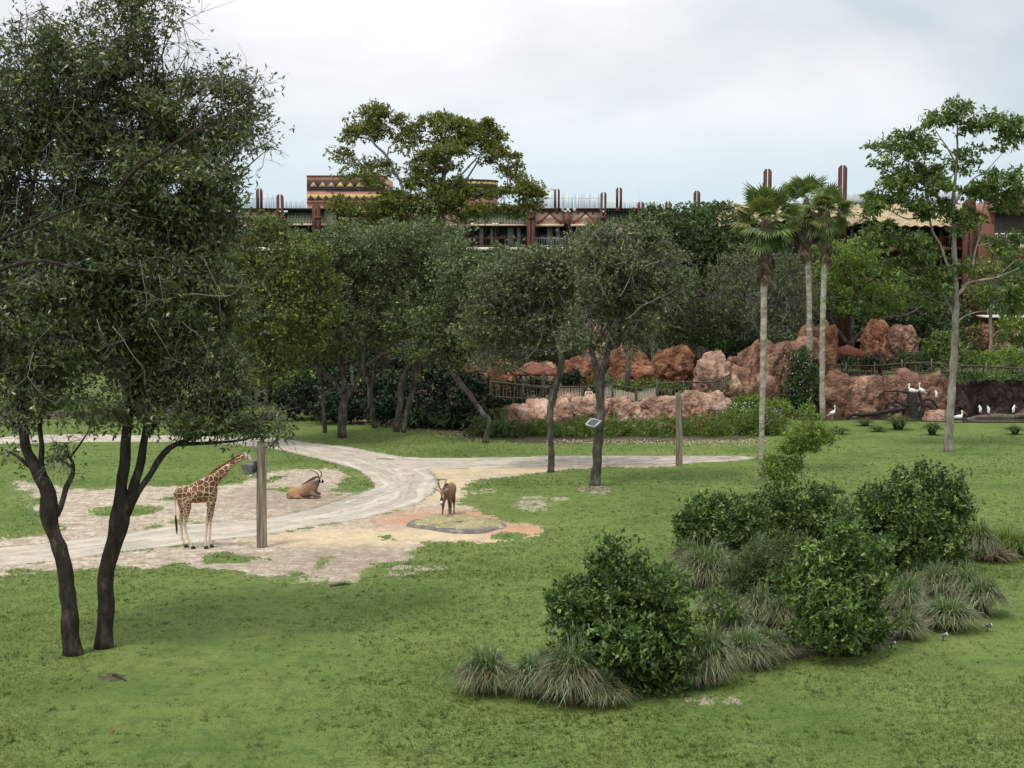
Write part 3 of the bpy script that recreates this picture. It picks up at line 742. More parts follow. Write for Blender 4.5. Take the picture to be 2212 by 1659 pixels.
for u0, u1 in ((1836,1856),(1862,1880),(1905,1925),(1930,1948),(1970,1990),(2010,2026),(2030,2046),(2050,2062)):
    for vt, vb in ((492, 532), (552, 598), (615, 664), (680, 730)):
        fr = part('window', u0, vt, u1, vb, ty + 3.3, glass_dark, wing, .15)
        m = MB(); pb(m, u0, vt + 3, u0 + (u1 - u0) * .38, vb, ty + 3.15, .08); build_mb('curtain', m, curtain, fr)
railing(wing, 1832, 1950, 513, 534, ty + .3, steel_teal, 5); railing(wing, 1952, 2075, 512, 534, ty + .3, rail_red, 4); railing(wing, 1832, 2075, 576, 599, ty + .3, wood_red, 5); railing(wing, 1700, 2075, 642, 665, ty + .3, steel_teal, 5)
for u, v0, v1, w, g, y in ((1657,365,470,7,3,ty-2.2),(1818,357,520,7.5,3,ty-2.2),(2087,430,760,11,3,ty-2.6),(1822,640,760,11,4,126)): post_pair(wing, u, v0, v1, y, w, g)
part('roof_block', 1826, 424, 1885, 443, ty + 8, roof_grey, wing, 4); part('roof_block', 1980, 418, 2070, 444, ty + 8, roof_grey, wing, 4)
screen('faint stick screen on the grey roof block right of the tall posts', 1828, 1884, 417, 425, ty + 8.5, 60)
# red stepped block at the far right with its own thatch
red = thing('red_lodge_block', 'red stucco lodge block at the right edge with a sloping tan roof', 'building', (P(2180, 700, 136)[0], 136, 0))
a = [P(u, v, 136) for u, v in ((2124, 720), (2124, 462), (2128, 452), (2192, 426), (2260, 426), (2260, 720))]
m = MB(); m.prism([(p[0], p[2]) for p in a][::-1], 136, 148); build_mb('wall', m, stucco_red, red)
a = [P(u, v, 135.6) for u, v in ((2139, 459), (2192, 429), (2260, 424), (2260, 452), (2215, 457))]
m = MB(); m.prism([(p[0], p[2]) for p in a][::-1], 133.5, 136.4); build_mb('thatched_roof', m, thatch, red)
a = [P(u, v, 135.4) for u, v in ((2138, 462), (2139, 457), (2196, 424), (2196, 429))]
m = MB(); m.prism([(p[0], p[2]) for p in a], 133.2, 133.5); build_mb('barge_board', m, wood_red, red)
part('recess_shade', 2150, 462, 2260, 530, 135.7, wall_shade, red, .29); part('recess_shade', 2165, 565, 2260, 590, 135.7, wall_shade, red, .29)  # dark plates on the wall, balcony shade put into their colour
part('balcony_slab', 2146, 529, 2260, 535, 133.6, paint_cream, red, 2.0); railing(red, 2150, 2260, 505, 528, 133.7, paint_cream, 5)
a = [P(u, v, 134) for u, v in ((2180, 610), (2200, 592), (2260, 586), (2260, 612))]
m = MB(); m.prism([(p[0], p[2]) for p in a][::-1], 131.5, 135.9); build_mb('lower_roof', m, thatch, red)
part('recess_shade', 2130, 614, 2260, 690, 135.7, glass_dark, red, .29)  # dark plate stands in for the shade under the lower roof
for u in (2170, 2205): part('timber_post', u - 4, 615, u + 4, 682, 134, wood_red, red, .5)
part('deck', 2130, 682, 2260, 687, 132.8, paint_cream, red, 2.9); railing(red, 2134, 2260, 664, 681, 132.9, paint_cream, 7)
# ------------------------------------------------------------------ vegetation
bark_dark = noise_mat('bark_oak_dark', [(0.3, (0.020, 0.016, 0.013)), (0.55, (0.045, 0.037, 0.030)), (0.75, (0.115, 0.105, 0.09))], 5, 8, 0.95, 0.9, 16, 0.05, (1, 1, .35), 0.1)
bark_oak = noise_mat('bark_oak', [(0.3, (0.035, 0.029, 0.024)), (0.5, (0.085, 0.073, 0.062)), (0.72, (0.20, 0.19, 0.17))], 4, 8, 0.95, 0.9, 12, 0.06, (1, 1, .4), 0.1)
bark_pale = noise_mat('bark_pale', [(0.3, (0.10, 0.085, 0.07)), (0.5, (0.24, 0.215, 0.18)), (0.7, (0.40, 0.37, 0.32))], 3, 7, 0.9, 0.6, 10, 0.04, (1, 1, .5), 0.1)
twig_pale = noise_mat('twig_grey', [(0.3, (0.11, 0.10, 0.085)), (0.7, (0.27, 0.255, 0.225))], 3, 4, 0.9, 0, spec=0.1)
twig_dark = noise_mat('twig_brown', [(0.3, (0.04, 0.033, 0.027)), (0.7, (0.12, 0.105, 0.085))], 3, 4, 0.9, 0, spec=0.1)
L_oak = leaf_mat('leaf_live_oak', (0.048, 0.070, 0.029), (0.095, 0.125, 0.048), (0.186, 0.213, 0.081), 0.2, 0.34, 0.55, (0.306, 0.340, 0.093))
L_olive = leaf_mat('leaf_olive_oak', (0.057, 0.084, 0.022), (0.111, 0.151, 0.040), (0.211, 0.265, 0.069), 0.22, 0.5, 0.35, (0.317, 0.400, 0.087))
L_row = leaf_mat('leaf_row_oak', (0.054, 0.085, 0.036), (0.113, 0.156, 0.064), (0.202, 0.249, 0.105), 0.22, 0.4, 0.45, (0.307, 0.376, 0.138))
L_grey = leaf_mat('leaf_grey_oak', (0.064, 0.084, 0.041), (0.121, 0.155, 0.071), (0.206, 0.248, 0.117), 0.2, 0.42, 0.45, (0.305, 0.358, 0.145))
L_dark = leaf_mat('leaf_dark_evergreen', (0.027, 0.050, 0.017), (0.055, 0.094, 0.029), (0.115, 0.165, 0.046), 0.2, 0.45, 0.4, (0.198, 0.248, 0.060))
L_ear = leaf_mat('leaf_ear_tree', (0.069, 0.093, 0.022), (0.147, 0.177, 0.037), (0.251, 0.256, 0.053), 0.3, 0.5, 0.3, (0.346, 0.340, 0.095))
L_bright = leaf_mat('leaf_bright', (0.086, 0.139, 0.032), (0.159, 0.245, 0.051), (0.265, 0.370, 0.076), 0.35, 0.5, 0.3, (0.397, 0.503, 0.101))
L_mid = leaf_mat('leaf_mid_green', (0.056, 0.094, 0.024), (0.113, 0.174, 0.041), (0.200, 0.267, 0.066), 0.3, 0.45, 0.4, (0.319, 0.391, 0.084))
L_shrub = leaf_mat('leaf_shrub', (0.032, 0.060, 0.013), (0.074, 0.129, 0.027), (0.157, 0.236, 0.054), 0.18, 0.38, 0.45, (0.256, 0.380, 0.090))
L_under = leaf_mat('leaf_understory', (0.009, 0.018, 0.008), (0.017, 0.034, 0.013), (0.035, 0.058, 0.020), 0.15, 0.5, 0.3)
L_dull = leaf_mat('leaf_dull_shrub', (0.052, 0.081, 0.025), (0.093, 0.130, 0.045), (0.140, 0.185, 0.075), 0.25, 0.6, 0.2)
L_fern = leaf_mat('leaf_feathery', (0.066, 0.105, 0.026), (0.127, 0.187, 0.046), (0.209, 0.275, 0.083), 0.35, 0.6, 0.2)
L_clump = leaf_mat('leaf_grass_clump', (0.199, 0.160, 0.095), (0.081, 0.134, 0.043), (0.180, 0.258, 0.119), 0.3, 0.5, 0.3, (0.380, 0.433, 0.275))
L_moss = leaf_mat('moss_grey', (0.14, 0.15, 0.12), (0.22, 0.235, 0.19), (0.32, 0.34, 0.28), 0.2, 0.8, 0.1)

def leaf_quads(C, l, w, up=0.5, out=None, droop=0.0):
    """a rhombic leaf at each point of C; l, w arrays"""
    n = len(C)
    a = rng.normal(0, 1, (n, 3)); a[:, 2] = a[:, 2] * 0.7 - droop
    if out is not None: a = a + out * 0.9
    a /= np.linalg.norm(a, axis=1)[:, None] + 1e-9
    nn = rng.normal(0, 1, (n, 3)); nn[:, 2] = np.abs(nn[:, 2]) + up
    b = np.cross(a, nn); b /= np.linalg.norm(b, axis=1)[:, None] + 1e-9
    L = (l * 0.5)[:, None]; W = (w * 0.5)[:, None]
    V = np.stack([C - a * L, C + b * W, C + a * L, C - b * W], 1).reshape(-1, 3)
    return V, np.arange(4 * n).reshape(-1, 4)

def crown_arrays(blobs, d, n, l, w, clump=0.6, flat=0.6, jitter=0.35, tight=0.62, dd=None, up=0.5, twigs=True, pale=0.03, dscale=0.9, core=0.25, droop=0.0, hang=0.0, fill=0.35, grp=4, shoot=.3, along=.7, tipvar=0.0, outl=1.38):
    """blobs: (u, v, ru, rv[, weight[, depth offset]]). Leaves gather in clumps spread through each blob."""
    LV, LVar, TW = [], [], MB()
    ws = np.array([b[2] * b[3] * (b[4] if len(b) > 4 else 1) for b in blobs]); ws = ws / ws.sum()
    for b, wt in zip(blobs, ws):
        off = b[5] if len(b) > 5 else rng.uniform(-1, 1) * (dd if dd is not None else M(b[2], d) * 0.7)
        y = d + off
        c = P(b[0], b[1], y); ru, rv = M(b[2], y), M(b[3], y)
        R = np.array((ru, ru * dscale, rv))
        dens = b[4] if len(b) > 4 else 1
        nb = max(30, int(n * wt))
        nc = max(6, int(dens * 3.6 * (ru * rv) ** 0.9 / (clump ** 1.8)))
        D = rng.normal(0, 1, (nc, 3)); D /= np.linalg.norm(D, axis=1)[:, None]
        rad = rng.uniform(core, 1.0, nc) ** 0.45
        cc = c + D * R * rad[:, None] * np.where(rng.random(nc) < .28, rng.uniform(1.0, outl, nc), rng.uniform(0.8, 1.08, nc))[:, None]
        crr = clump * rng.uniform(0.55, 1.25, nc)
        k = rng.integers(0, nc, nb)
        e = rng.normal(0, 1, (nb, 3)) * tight; e[:, 2] *= flat
        e[:, 2] -= hang * (e[:, 0] ** 2 + e[:, 1] ** 2)
        Q = cc[k] + e * crr[k][:, None] + rng.normal(0, .04, (nb, 3)) * clump
        nu = int(nb * fill)          # the rest fills the space between the clumps
        if nu:
            Du = rng.normal(0, 1, (nu, 3)); Du /= np.linalg.norm(Du, axis=1)[:, None]
            Q[:nu] = c + Du * R * (rng.uniform(core, 1.0, nu) ** .5)[:, None] * (1.0 + .22 * vnoise(Du * 3 + c, 2))[:, None]
        ng = max(8, nb // grp); Q = Q[rng.permutation(nb)[:ng]]      # sprays of grp leaves sharing one shoot
        ax = Q - c; ax /= np.linalg.norm(ax, axis=1)[:, None] + 1e-6; ax = ax + rng.normal(0, .55, (ng, 3)); ax[:, 2] += shoot; ax /= np.linalg.norm(ax, axis=1)[:, None]
        height = (Q[:, 2] - c[2]) / (R[2] + 1e-6)
        gv = 0.42 + rng.normal(0, .15, ng) + tipvar * np.clip(height, -1, 1) * 0
        gp = rng.random(ng) < pale
        Qs = np.repeat(Q, grp, 0); A = np.repeat(ax, grp, 0); m_ = len(Qs)
        dr = A * along + rng.normal(0, 1, (m_, 3)) * 0.75; dr[:, 2] -= droop; dr /= np.linalg.norm(dr, axis=1)[:, None] + 1e-6
        sz = rng.uniform(0.7, 1.25, m_); LL = l * sz; WW = w * sz * rng.uniform(.8, 1.2, m_)
        nn = rng.normal(0, 1, (m_, 3)) + A * .8; nn[:, 2] += up
        bb = np.cross(dr, nn); bb /= np.linalg.norm(bb, axis=1)[:, None] + 1e-9
        base = Qs + A * rng.uniform(-.4, .4, m_)[:, None] * l
        mid = base + dr * LL[:, None] * .5
        V = np.stack([base, mid + bb * WW[:, None] / 2, base + dr * LL[:, None], mid - bb * WW[:, None] / 2], 1).reshape(-1, 3)
        var = np.clip(np.repeat(gv, grp) + rng.normal(0, .14, m_), 0, .9)
        var[np.repeat(gp, grp)] = rng.uniform(.88, 1.0)
        LV.append(V); LVar.append(np.repeat(var, 4))
        if twigs:
            for q in cc[:: (1 if nc < 40 else 2)]:
                mid = (c + q) / 2 + rng.normal(0, 0.12, 3) * min(ru, 1.5); r0 = 0.012 + 0.012 * min(ru, 2.5)
                TW.tube([c, mid, q], [r0, r0 * .7, r0 * .25], 3)
    V = np.concatenate(LV); F = np.arange(len(V)).reshape(-1, 4)
    return V, F, np.concatenate(LVar), TW

def surface_twigs(TW, blobs, d, n, size):
    for _ in range(n):
        b = blobs[rng.integers(len(blobs))]; c = P(b[0], b[1], d + (b[5] if len(b) > 5 else 0)); ru, rv = M(b[2], d), M(b[3], d)
        D = rng.normal(0, 1, 3); D[1] = -abs(D[1]); D /= np.linalg.norm(D); a = c + D * np.array((ru, ru * .9, rv)) * rng.uniform(.45, .78)
        g = D * .5 + rng.normal(0, .7, 3); g[2] -= .5; g /= np.linalg.norm(g); L_ = size * rng.uniform(.5, 1.4)
        m1 = a + g * L_ * .5 + rng.normal(0, .12, 3) * L_; e = a + g * L_ + rng.normal(0, .15, 3) * L_; r0 = size * .013
        TW.tube([a, m1, e], [r0, r0 * .75, r0 * .3], 3)
        for k in range(2):
            e2 = m1 + (g + rng.normal(0, .7, 3)) * L_ * .4; TW.tube([m1, (m1 + e2) / 2 + rng.normal(0, .05, 3) * L_, e2], [r0 * .6, r0 * .45, r0 * .2], 3)
def px_path(pts, d, step=0.35, jit=0.0):
    """(u, v, width px[, depth offset]) -> world path with radius"""
    q = []
    for p in pts:
        y = d + (p[3] if len(p) > 3 else 0)
        w = P(p[0], p[1], y); q.append((*w, M(p[2], y) / 2))
    q = resample(np.array(q), step)
    if jit:
        q[:, :3] += np.stack([vnoise(q[:, :3] * 1.7 + s * 9, 5 + s) for s in range(3)], -1) * jit
        q[:, 3] *= 1 + 0.13 * vnoise(q[:, :3] * 3.0, 9)
    q[:, 3] = np.maximum(q[:, 3], 0.006)
    return q
def add_path(mb, q, n=8):
    V, F = tube_np(q[:, :3], q[:, 3], n); mb.add(V, F); return mb

def limb_to(mb, trunk_pts, target, r0, bend=0.25, n=5):
    """a limb from the nearest trunk point below the target"""
    tp = trunk_pts[:, :3]
    dist = np.linalg.norm(tp - target, axis=1) + np.where(tp[:, 2] > target[2] - 0.3, 3.0, 0)
    i = int(np.argmin(dist)); a = tp[i]
    r0 = min(r0, trunk_pts[i, 3] * 0.8 + 0.01)
    L = np.linalg.norm(target - a)
    m1 = a * .65 + target * .35 + rng.normal(0, bend * .3, 3) * L * .4 - np.array((0, 0, L * .06))
    m2 = a * .3 + target * .7 + rng.normal(0, bend * .3, 3) * L * .4
    q = resample(np.array([(*a, r0), (*m1, r0 * .75), (*m2, r0 * .5), (*target, r0 * .25)]), max(.3, L / 6))
    add_path(mb, q, n)

def tree(label, d, base, trunks, blobs, n, l, w, leafm, bark=None, twigm=None, group=None, name='tree', cat='tree', extra=(), limb_r=0.09, trunk_n=9,
         seed=1, jit=0.05, surf=None, **kw):
    global rng
    keep, rng = rng, np.random.default_rng(seed)
    bp = P(base[0], base[1], d); bp[2] = max(bp[2], 0) if len(base) < 3 else base[2]
    t = thing(name, label, cat, bp, group)
    paths = []
    for k, tr in enumerate(trunks):
        q = px_path(tr, d, 0.3, jit)
        if k == 0:
            q[0, 2] = bp[2] - 0.15; q[0, 3] *= 1.25
            if len(q) > 1: q[1, 3] *= 1.08
        mb = MB(); add_path(mb, q, trunk_n if k == 0 else 7)
        build_mb('trunk' if k == 0 else 'limb', mb, bark or bark_oak, t, smooth=True); paths.append(q)
    V, F, var, TW = crown_arrays(blobs, d, n, l, w, **kw)
    build('crown', V, F, leafm, t, attrs={'var': var})
    allp = np.vstack(paths) if paths else np.array([[*bp, .05]])
    if kw.get('twigs', True):
        for b in blobs:
            LM = MB(); c = P(b[0], b[1], d + (b[5] if len(b) > 5 else 0)); limb_to(LM, allp, c, limb_r)
            build_mb('branch', LM, bark or bark_oak, t, smooth=True)
        if surf: surface_twigs(TW, blobs, d, surf[0], surf[1])
        if TW.n: build_mb('twig', TW, twigm or twig_dark, t, kind='stuff')
    for e in extra:      # pale limbs seen among the leaves
        q = px_path([(p[0], p[1], p[2] * .5) + tuple(p[3:]) for p in e], d, 0.2, 0.09); mb = MB(); add_path(mb, q, 5)
        for j in range(3):
            i0 = rng.integers(len(q) // 4, len(q)); a0 = q[i0, :3]; L_ = rng.uniform(.3, .8); e1 = a0 + rng.normal(0, .5, 3) * L_ * np.array((1, .5, 1)); e2 = e1 + rng.normal(0, .4, 3) * L_ + (e1 - a0) * .5
            mb.tube([a0, e1, e2], [q[i0, 3] * .6, q[i0, 3] * .45, .004], 4)
        build_mb('limb', mb, twigm or twig_pale, t, smooth=True)
    rng = keep
    return t

D1 = 41.2
# --- the two big oaks at the left
tree('big dark live oak at the left edge, the further left of the two leaning trunks', G(155, 1415)[1], (155, 1415),
     [[(155,1418,42),(150,1340,37),(147,1287,34),(136,1205,35),(117,1150,31),(109,1118,37),(104,1066,34),(79,1014,26),(62,980,23),(54,945,21),(45,880,17),(55,780,14),(45,640,11),(60,480,8),(90,330,6)],
      [(104,1060,16),(92,1009,13),(88,960,12),(89,927,11),(98,850,8),(120,760,6)],
      [(120,1112,16),(128,1095,13),(142,1055,12),(156,1022,10),(157,1000,8),(150,988,6),(135,985,5)],
      [(0,585,10,-2.5),(73,564,8,-2.8),(145,575,7,-2.8),(200,589,5,-2.8)],
      [(0,628,6,-2.6),(40,620,5,-2.8),(90,628,4,-2.8)],
      [(0,520,8,-2.2),(44,498,7,-2.6),(110,470,6,-2.8),(196,440,5,-2.8),(240,452,3,-2.8)]],
     [(50,125,85,50),(150,95,80,50),(40,200,110,70),(150,190,100,70),(60,290,130,80),(170,300,110,80),(70,390,130,80),(180,420,110,80),(60,490,130,80),(170,520,110,80),
      (70,600,130,80),(190,630,110,80),(40,700,110,70),(150,730,110,70),(40,790,110,60),(150,800,100,60),(240,740,70,60),(60,870,80,40,.8),(170,860,80,40,.7),(10,900,50,40,.7),(-60,500,90,200),(-60,250,90,150),(-60,780,80,100),
      (125,985,26,18,.5,0),(145,965,18,12,.5,0),(95,40,30,14,.25),(60,40,14,12,.2),(210,905,40,22,.4),(15,975,18,25,.5)],
     100000, 0.165, 0.054, L_oak, bark_dark, twig_pale, 'large live oaks at the left', seed=11, surf=(260, .9), clump=0.55, fill=.14, pale=.05, droop=.25, trunk_n=12,
     extra=[[(70,760,4,-3.2),(58,815,3,-3.4),(20,850,2,-3.4),(5,900,2,-3.4)],[(58,815,3,-3.4),(90,850,2,-3.4),(120,870,2,-3.4)],[(30,640,3,-3.2),(60,600,3,-3.3),(95,612,3,-3.3),(100,590,2,-3.3)],
            [(250,700,4,-3),(280,760,3,-3.2),(310,800,2,-3.2)],[(210,690,3,-3),(232,745,2,-3.1)]])
tree('big dark live oak at the left whose trunk forks in three, right of its twin', G(223, 1400)[1], (223, 1400),
     [[(223,1403,38),(229,1302,34),(230,1247,34),(242,1191,35),(254,1150,40),(260,1110,44),(262,1069,27),(265,1028,25),(271,973,23),(275,932,21),(285,850,17),(292,760,14),(280,640,11),(290,500,9),(300,350,6)],
      [(268,1110,30),(289,1055,24),(303,995,19),(314,946,16),(330,860,13),(370,740,10),(410,600,8),(440,450,6)],
      [(272,1105,18),(297,1066,13),(327,1020,14),(355,979,14),(382,957,12),(436,938,9),(500,925,6),(560,920,4)],
      [(250,420,9,-2),(292,364,8,-2.6),(350,330,7,-2.8),(411,287,5,-2.8)],
      [(215,440,6,-2.6),(262,447,5,-2.8),(300,470,4,-2.8),(350,480,3,-2.8),(365,520,3,-2.8),(364,560,2,-2.8)],
      [(230,584,7,-2.4),(290,574,5,-2.6),(350,555,4,-2.6),(420,600,3,-2.6)]],
     [(265,45,70,45,.75),(310,10,75,30,.55),(375,15,35,14,.3),(255,110,80,55),(330,88,45,24,.4),(385,45,22,12,.25),(300,185,80,50),(350,215,70,50,.8),(420,170,40,24,.5),(485,178,56,32,.75),(530,200,26,38,.6),(500,245,50,45),(430,238,36,16,.35),
      (470,300,60,42),(525,290,28,40,.8),(380,300,90,60),(270,280,100,70),(260,370,110,80),(360,400,100,70),(455,380,60,60),(430,450,70,60),(480,470,45,60),(270,470,110,80),(370,510,100,80),
      (450,560,80,70),(280,580,110,80),(380,620,100,80),(460,670,70,70),(260,680,100,70),(350,730,90,70),(440,760,80,60),(300,810,80,60,.8),(370,840,80,60,.8),(450,840,80,60),(500,890,80,40),(560,915,42,28),
      (420,900,80,40),(350,905,60,28,.4),(580,935,32,18,.8),(245,890,50,30,.4),(560,170,16,12,.2),(585,318,22,5,.3),(405,115,16,6,.2),(90,20,0.1,0.1,.01)],
     118000, 0.165, 0.054, L_oak, bark_dark, twig_pale, 'large live oaks at the left', seed=12, surf=(320, .9), clump=0.52, fill=.14, pale=.05, droop=.25, trunk_n=12,
     extra=[[(300,560,3,-3),(310,620,3,-3),(318,680,3,-3)],[(340,590,3,-3),(352,650,3,-3)],[(440,560,3,-3),(470,620,3,-3),(478,680,2,-3)],[(400,690,3,-3.2),(440,740,2,-3.3),(455,800,2,-3.3)],
            [(330,700,3,-3.2),(360,760,2,-3.2),(395,790,2,-3.2)],[(410,640,4,-3),(500,640,3,-3.2),(520,600,2,-3.2)]])

# --- oaks behind the giraffe and round the bend of the road
tree('broad olive-green oak behind the giraffe, in front of the green-roofed building', 92, (578, 905),
     [[(578,912,9),(575,850,9),(580,780,9),(590,700,8),(600,600,6),(600,520,4)]],
     [(545,500,55,35),(600,500,60,35),(570,560,70,55),(640,560,60,60),(530,640,70,70),(600,650,80,60),(660,640,60,60),(680,700,50,50),(560,730,70,60),(630,740,70,50),(530,800,60,45),(600,800,60,45,.8),(680,560,40,40),(500,560,50,60),(690,630,40,45)],
     36000, 0.205, 0.11, L_olive, bark_oak, twig_dark, seed=21, clump=0.75, limb_r=.12)
tree('row oak with a thick fat-footed trunk and an arching side limb', 97, (739, 941),
     [[(739,941,18),(740,897,20),(745,859,17),(762,835,13),(777,802,13),(782,770,13),(770,700,10),(750,620,7)],
      [(738,850,13),(720,825,12),(697,802,12),(677,785,10),(650,765,6)],[(742,845,12),(740,785,12),(730,720,8)],
      [(779,797,9),(809,778,9),(834,763,8),(856,760,7),(878,766,4)],[(702,936,10),(697,859,8),(695,822,8),(682,792,8),(660,773,6)]],
     [(700,530,60,32),(760,520,70,32),(660,580,50,50),(730,580,80,55),(790,570,60,50),(690,650,70,55),(770,650,80,60),(720,710,80,50),(800,700,60,45),(660,720,50,45),(700,755,60,28,.8),(780,748,60,25,.7)],
     38000, 0.20, 0.10, L_row, bark_oak, twig_dark, 'oaks in the shady row', seed=22, clump=0.72, limb_r=.11)
tree('row oak with a slim straight trunk that forks low, furthest back', 103, (809, 921),
     [[(809,923,9),(801,872,12),(797,830,12),(787,802,10),(790,740,8)],[(801,850,7),(806,805,6),(812,775,4)]],
     [(790,515,60,25),(830,530,70,40),(840,600,70,55),(830,680,70,50),(860,735,50,30,.7)],
     14000, 0.18, 0.10, L_row, bark_oak, twig_dark, 'oaks in the shady row', seed=23, clump=0.75, limb_r=.1)
tree('row oak standing on two close trunks that lean right', 98, (862, 928),
     [[(856,925,12),(865,872,15),(866,835,13),(878,797,13),(896,768,12),(920,700,9),(930,620,6)],[(871,934,11),(881,884,11),(893,835,12),(903,785,12),(905,720,8)]],
     [(870,510,60,30),(930,505,70,30),(880,570,80,50),(950,570,80,55),(900,640,80,55),(970,640,70,55),(880,700,70,45),(940,705,60,50,1,-4),(915,755,55,22,.8,-4),(985,760,45,30,.8,-4)],
     38000, 0.20, 0.10, L_row, bark_oak, twig_dark, 'oaks in the shady row', seed=24, clump=0.7, limb_r=.1, pale=.06,
     extra=[[(935,735,4,-5),(945,765,3,-5),(950,800,2,-5)],[(938,745,3,-5),(930,780,2,-5)],[(945,765,2,-5),(965,800,1.5,-5)],[(800,690,3,-4),(840,680,2,-4),(860,700,2,-4)]])
tree('row oak with a crooked trunk swooping down to the right', 94, (1052, 956),
     [[(1047,957,13),(1055,925,11),(1054,904,12),(1032,879,11),(1007,842,13),(980,810,13),(968,785,12),(958,765,12),(970,700,10),(1000,630,7)]],
     [(990,545,50,28),(1050,575,60,32),(1095,560,40,26),(1040,620,60,45),(1000,600,80,45),(1070,600,60,50),(1010,660,70,50),(1060,670,60,50),(1000,730,60,40),(1050,740,50,40,.8),(1020,770,50,22,.6)],
     30000, 0.19, 0.10, L_row, bark_oak, twig_dark, 'oaks in the shady row', seed=25, surf=(60, 1.2), clump=0.7, limb_r=.1)
tree('slender leaning oak before the boulder wall, a pale twisted twig at its fork', G(1190, 1020)[1], (1190, 1020),
     [[(1191,1021,15),(1190,958,14),(1187,904,14),(1195,855,16),(1209,808,15),(1214,776,14),(1206,751,12),(1195,700,10),(1170,640,8),(1160,570,5)]],
     [(1160,555,50,26),(1250,600,40,40),(1095,590,55,34),(1170,580,60,40),(1235,530,34,30,.7),(1070,620,55,50),(1130,630,70,50),(1200,625,60,50),(1050,690,60,50),(1110,700,70,50),(1180,695,60,40),(1060,740,50,35,.7),(1130,750,50,28,.6),(1090,785,35,22,.6),(1230,690,30,40,.8),(1045,780,30,22,.4)],
     36000, 0.18, 0.092, L_grey, bark_oak, twig_pale, 'pair of oaks in the middle', seed=26, surf=(150, 1.1), clump=0.62, limb_r=.09,
     extra=[[(1212,762,4,-1),(1240,752,4,-1.2),(1258,757,3,-1.2),(1268,772,2,-1.2)],[(1208,755,4,-1),(1222,735,2,-1.2)],[(1135,775,4,-1),(1165,745,3,-1),(1172,715,3,-1),(1170,690,2,-1)],[(1120,778,2,-1),(1140,770,3,-1)],
            [(1190,700,3,-2),(1195,660,2,-2),(1185,630,2,-2)]])
tree('stout sparse oak with a mesh feeder box on its trunk', G(1284, 1050)[1], (1284, 1050),
     [[(1284,1052,26),(1289,999,21),(1292,953,20),(1296,917,18),(1297,876,19),(1295,836,21),(1288,806,14),(1282,773,12),(1275,740,10),(1280,670,8),(1300,600,6)],
      [(1298,838,16),(1302,800,13),(1312,765,11),(1320,730,9),(1340,690,8),(1365,640,6),(1385,580,4)],[(1278,770,7),(1300,720,6),(1322,690,5),(1335,640,4)]],
     [(1290,500,50,22,.6),(1350,500,60,25,.7),(1400,520,50,28,.7),(1290,550,60,40,.8),(1360,560,60,40),(1430,565,50,40,.8),(1290,610,50,45),(1350,620,60,50),(1410,625,60,45,.8),(1450,620,35,40,.6),(1280,670,40,35,.7),(1340,680,50,35,.7),(1400,690,50,35,.6),(1250,720,35,35,.7),(1360,735,45,28,.5),(1290,740,40,25,.5)],
     31000, 0.175, 0.088, L_grey, bark_oak, twig_pale, 'pair of oaks in the middle', seed=27, surf=(200, 1.2), clump=0.6, limb_r=.1,
     extra=[[(1340,640,5,-2),(1362,600,4,-2),(1372,560,3,-2),(1365,530,2,-2)],[(1350,690,4,-2),(1385,660,4,-2),(1420,645,3,-2),(1460,620,2,-2)],[(1375,590,4,-2),(1378,560,3,-2),(1360,540,2,-2)],
            [(1400,570,3,-2),(1440,560,2,-2),(1450,545,2,-2)],[(1310,640,4,-2),(1290,600,3,-2),(1282,560,2,-2)],[(1420,640,3,-2),(1440,655,2,-2),(1452,690,2,-2)]])
# grey moss hanging from the stout oak
for mi, (u, v0, v1, w) in enumerate(((1409, 722, 782, 9), (1356, 752, 800, 6), (1395, 700, 735, 8), (1330, 690, 722, 6), (760, 790, 830, 7), (1420, 690, 720, 6))):
    yy = 73.8 if u > 1000 else 93
    n = 260; q = np.array([P(u + rng.normal(0, w * .3 * (1 - .6 * t)), v0 + (v1 - v0) * t, yy + rng.normal(0, .08)) for t in rng.uniform(0, 1, n)])
    V, F = leaf_quads(q, np.full(n, .16), np.full(n, .03), 0, np.tile((0, 0, -2.5), (n, 1)))
    o = build('spanish_moss', V, F, L_moss, None, attrs={'var': np.repeat(rng.uniform(.1, .9, n), 4)})
    tag(o, ['long grey strand of hanging moss right of the mesh feeder box', 'grey moss strand dangling over the dark pole behind the boulder wall', 'short wide tuft of grey moss above the longest strand',
            'small grey moss tuft on the left limb of the stout oak', 'grey moss tuft hanging among the shady row of trunks', 'small grey moss tuft right of the longest strand'][mi], 'moss', 'hanging moss')

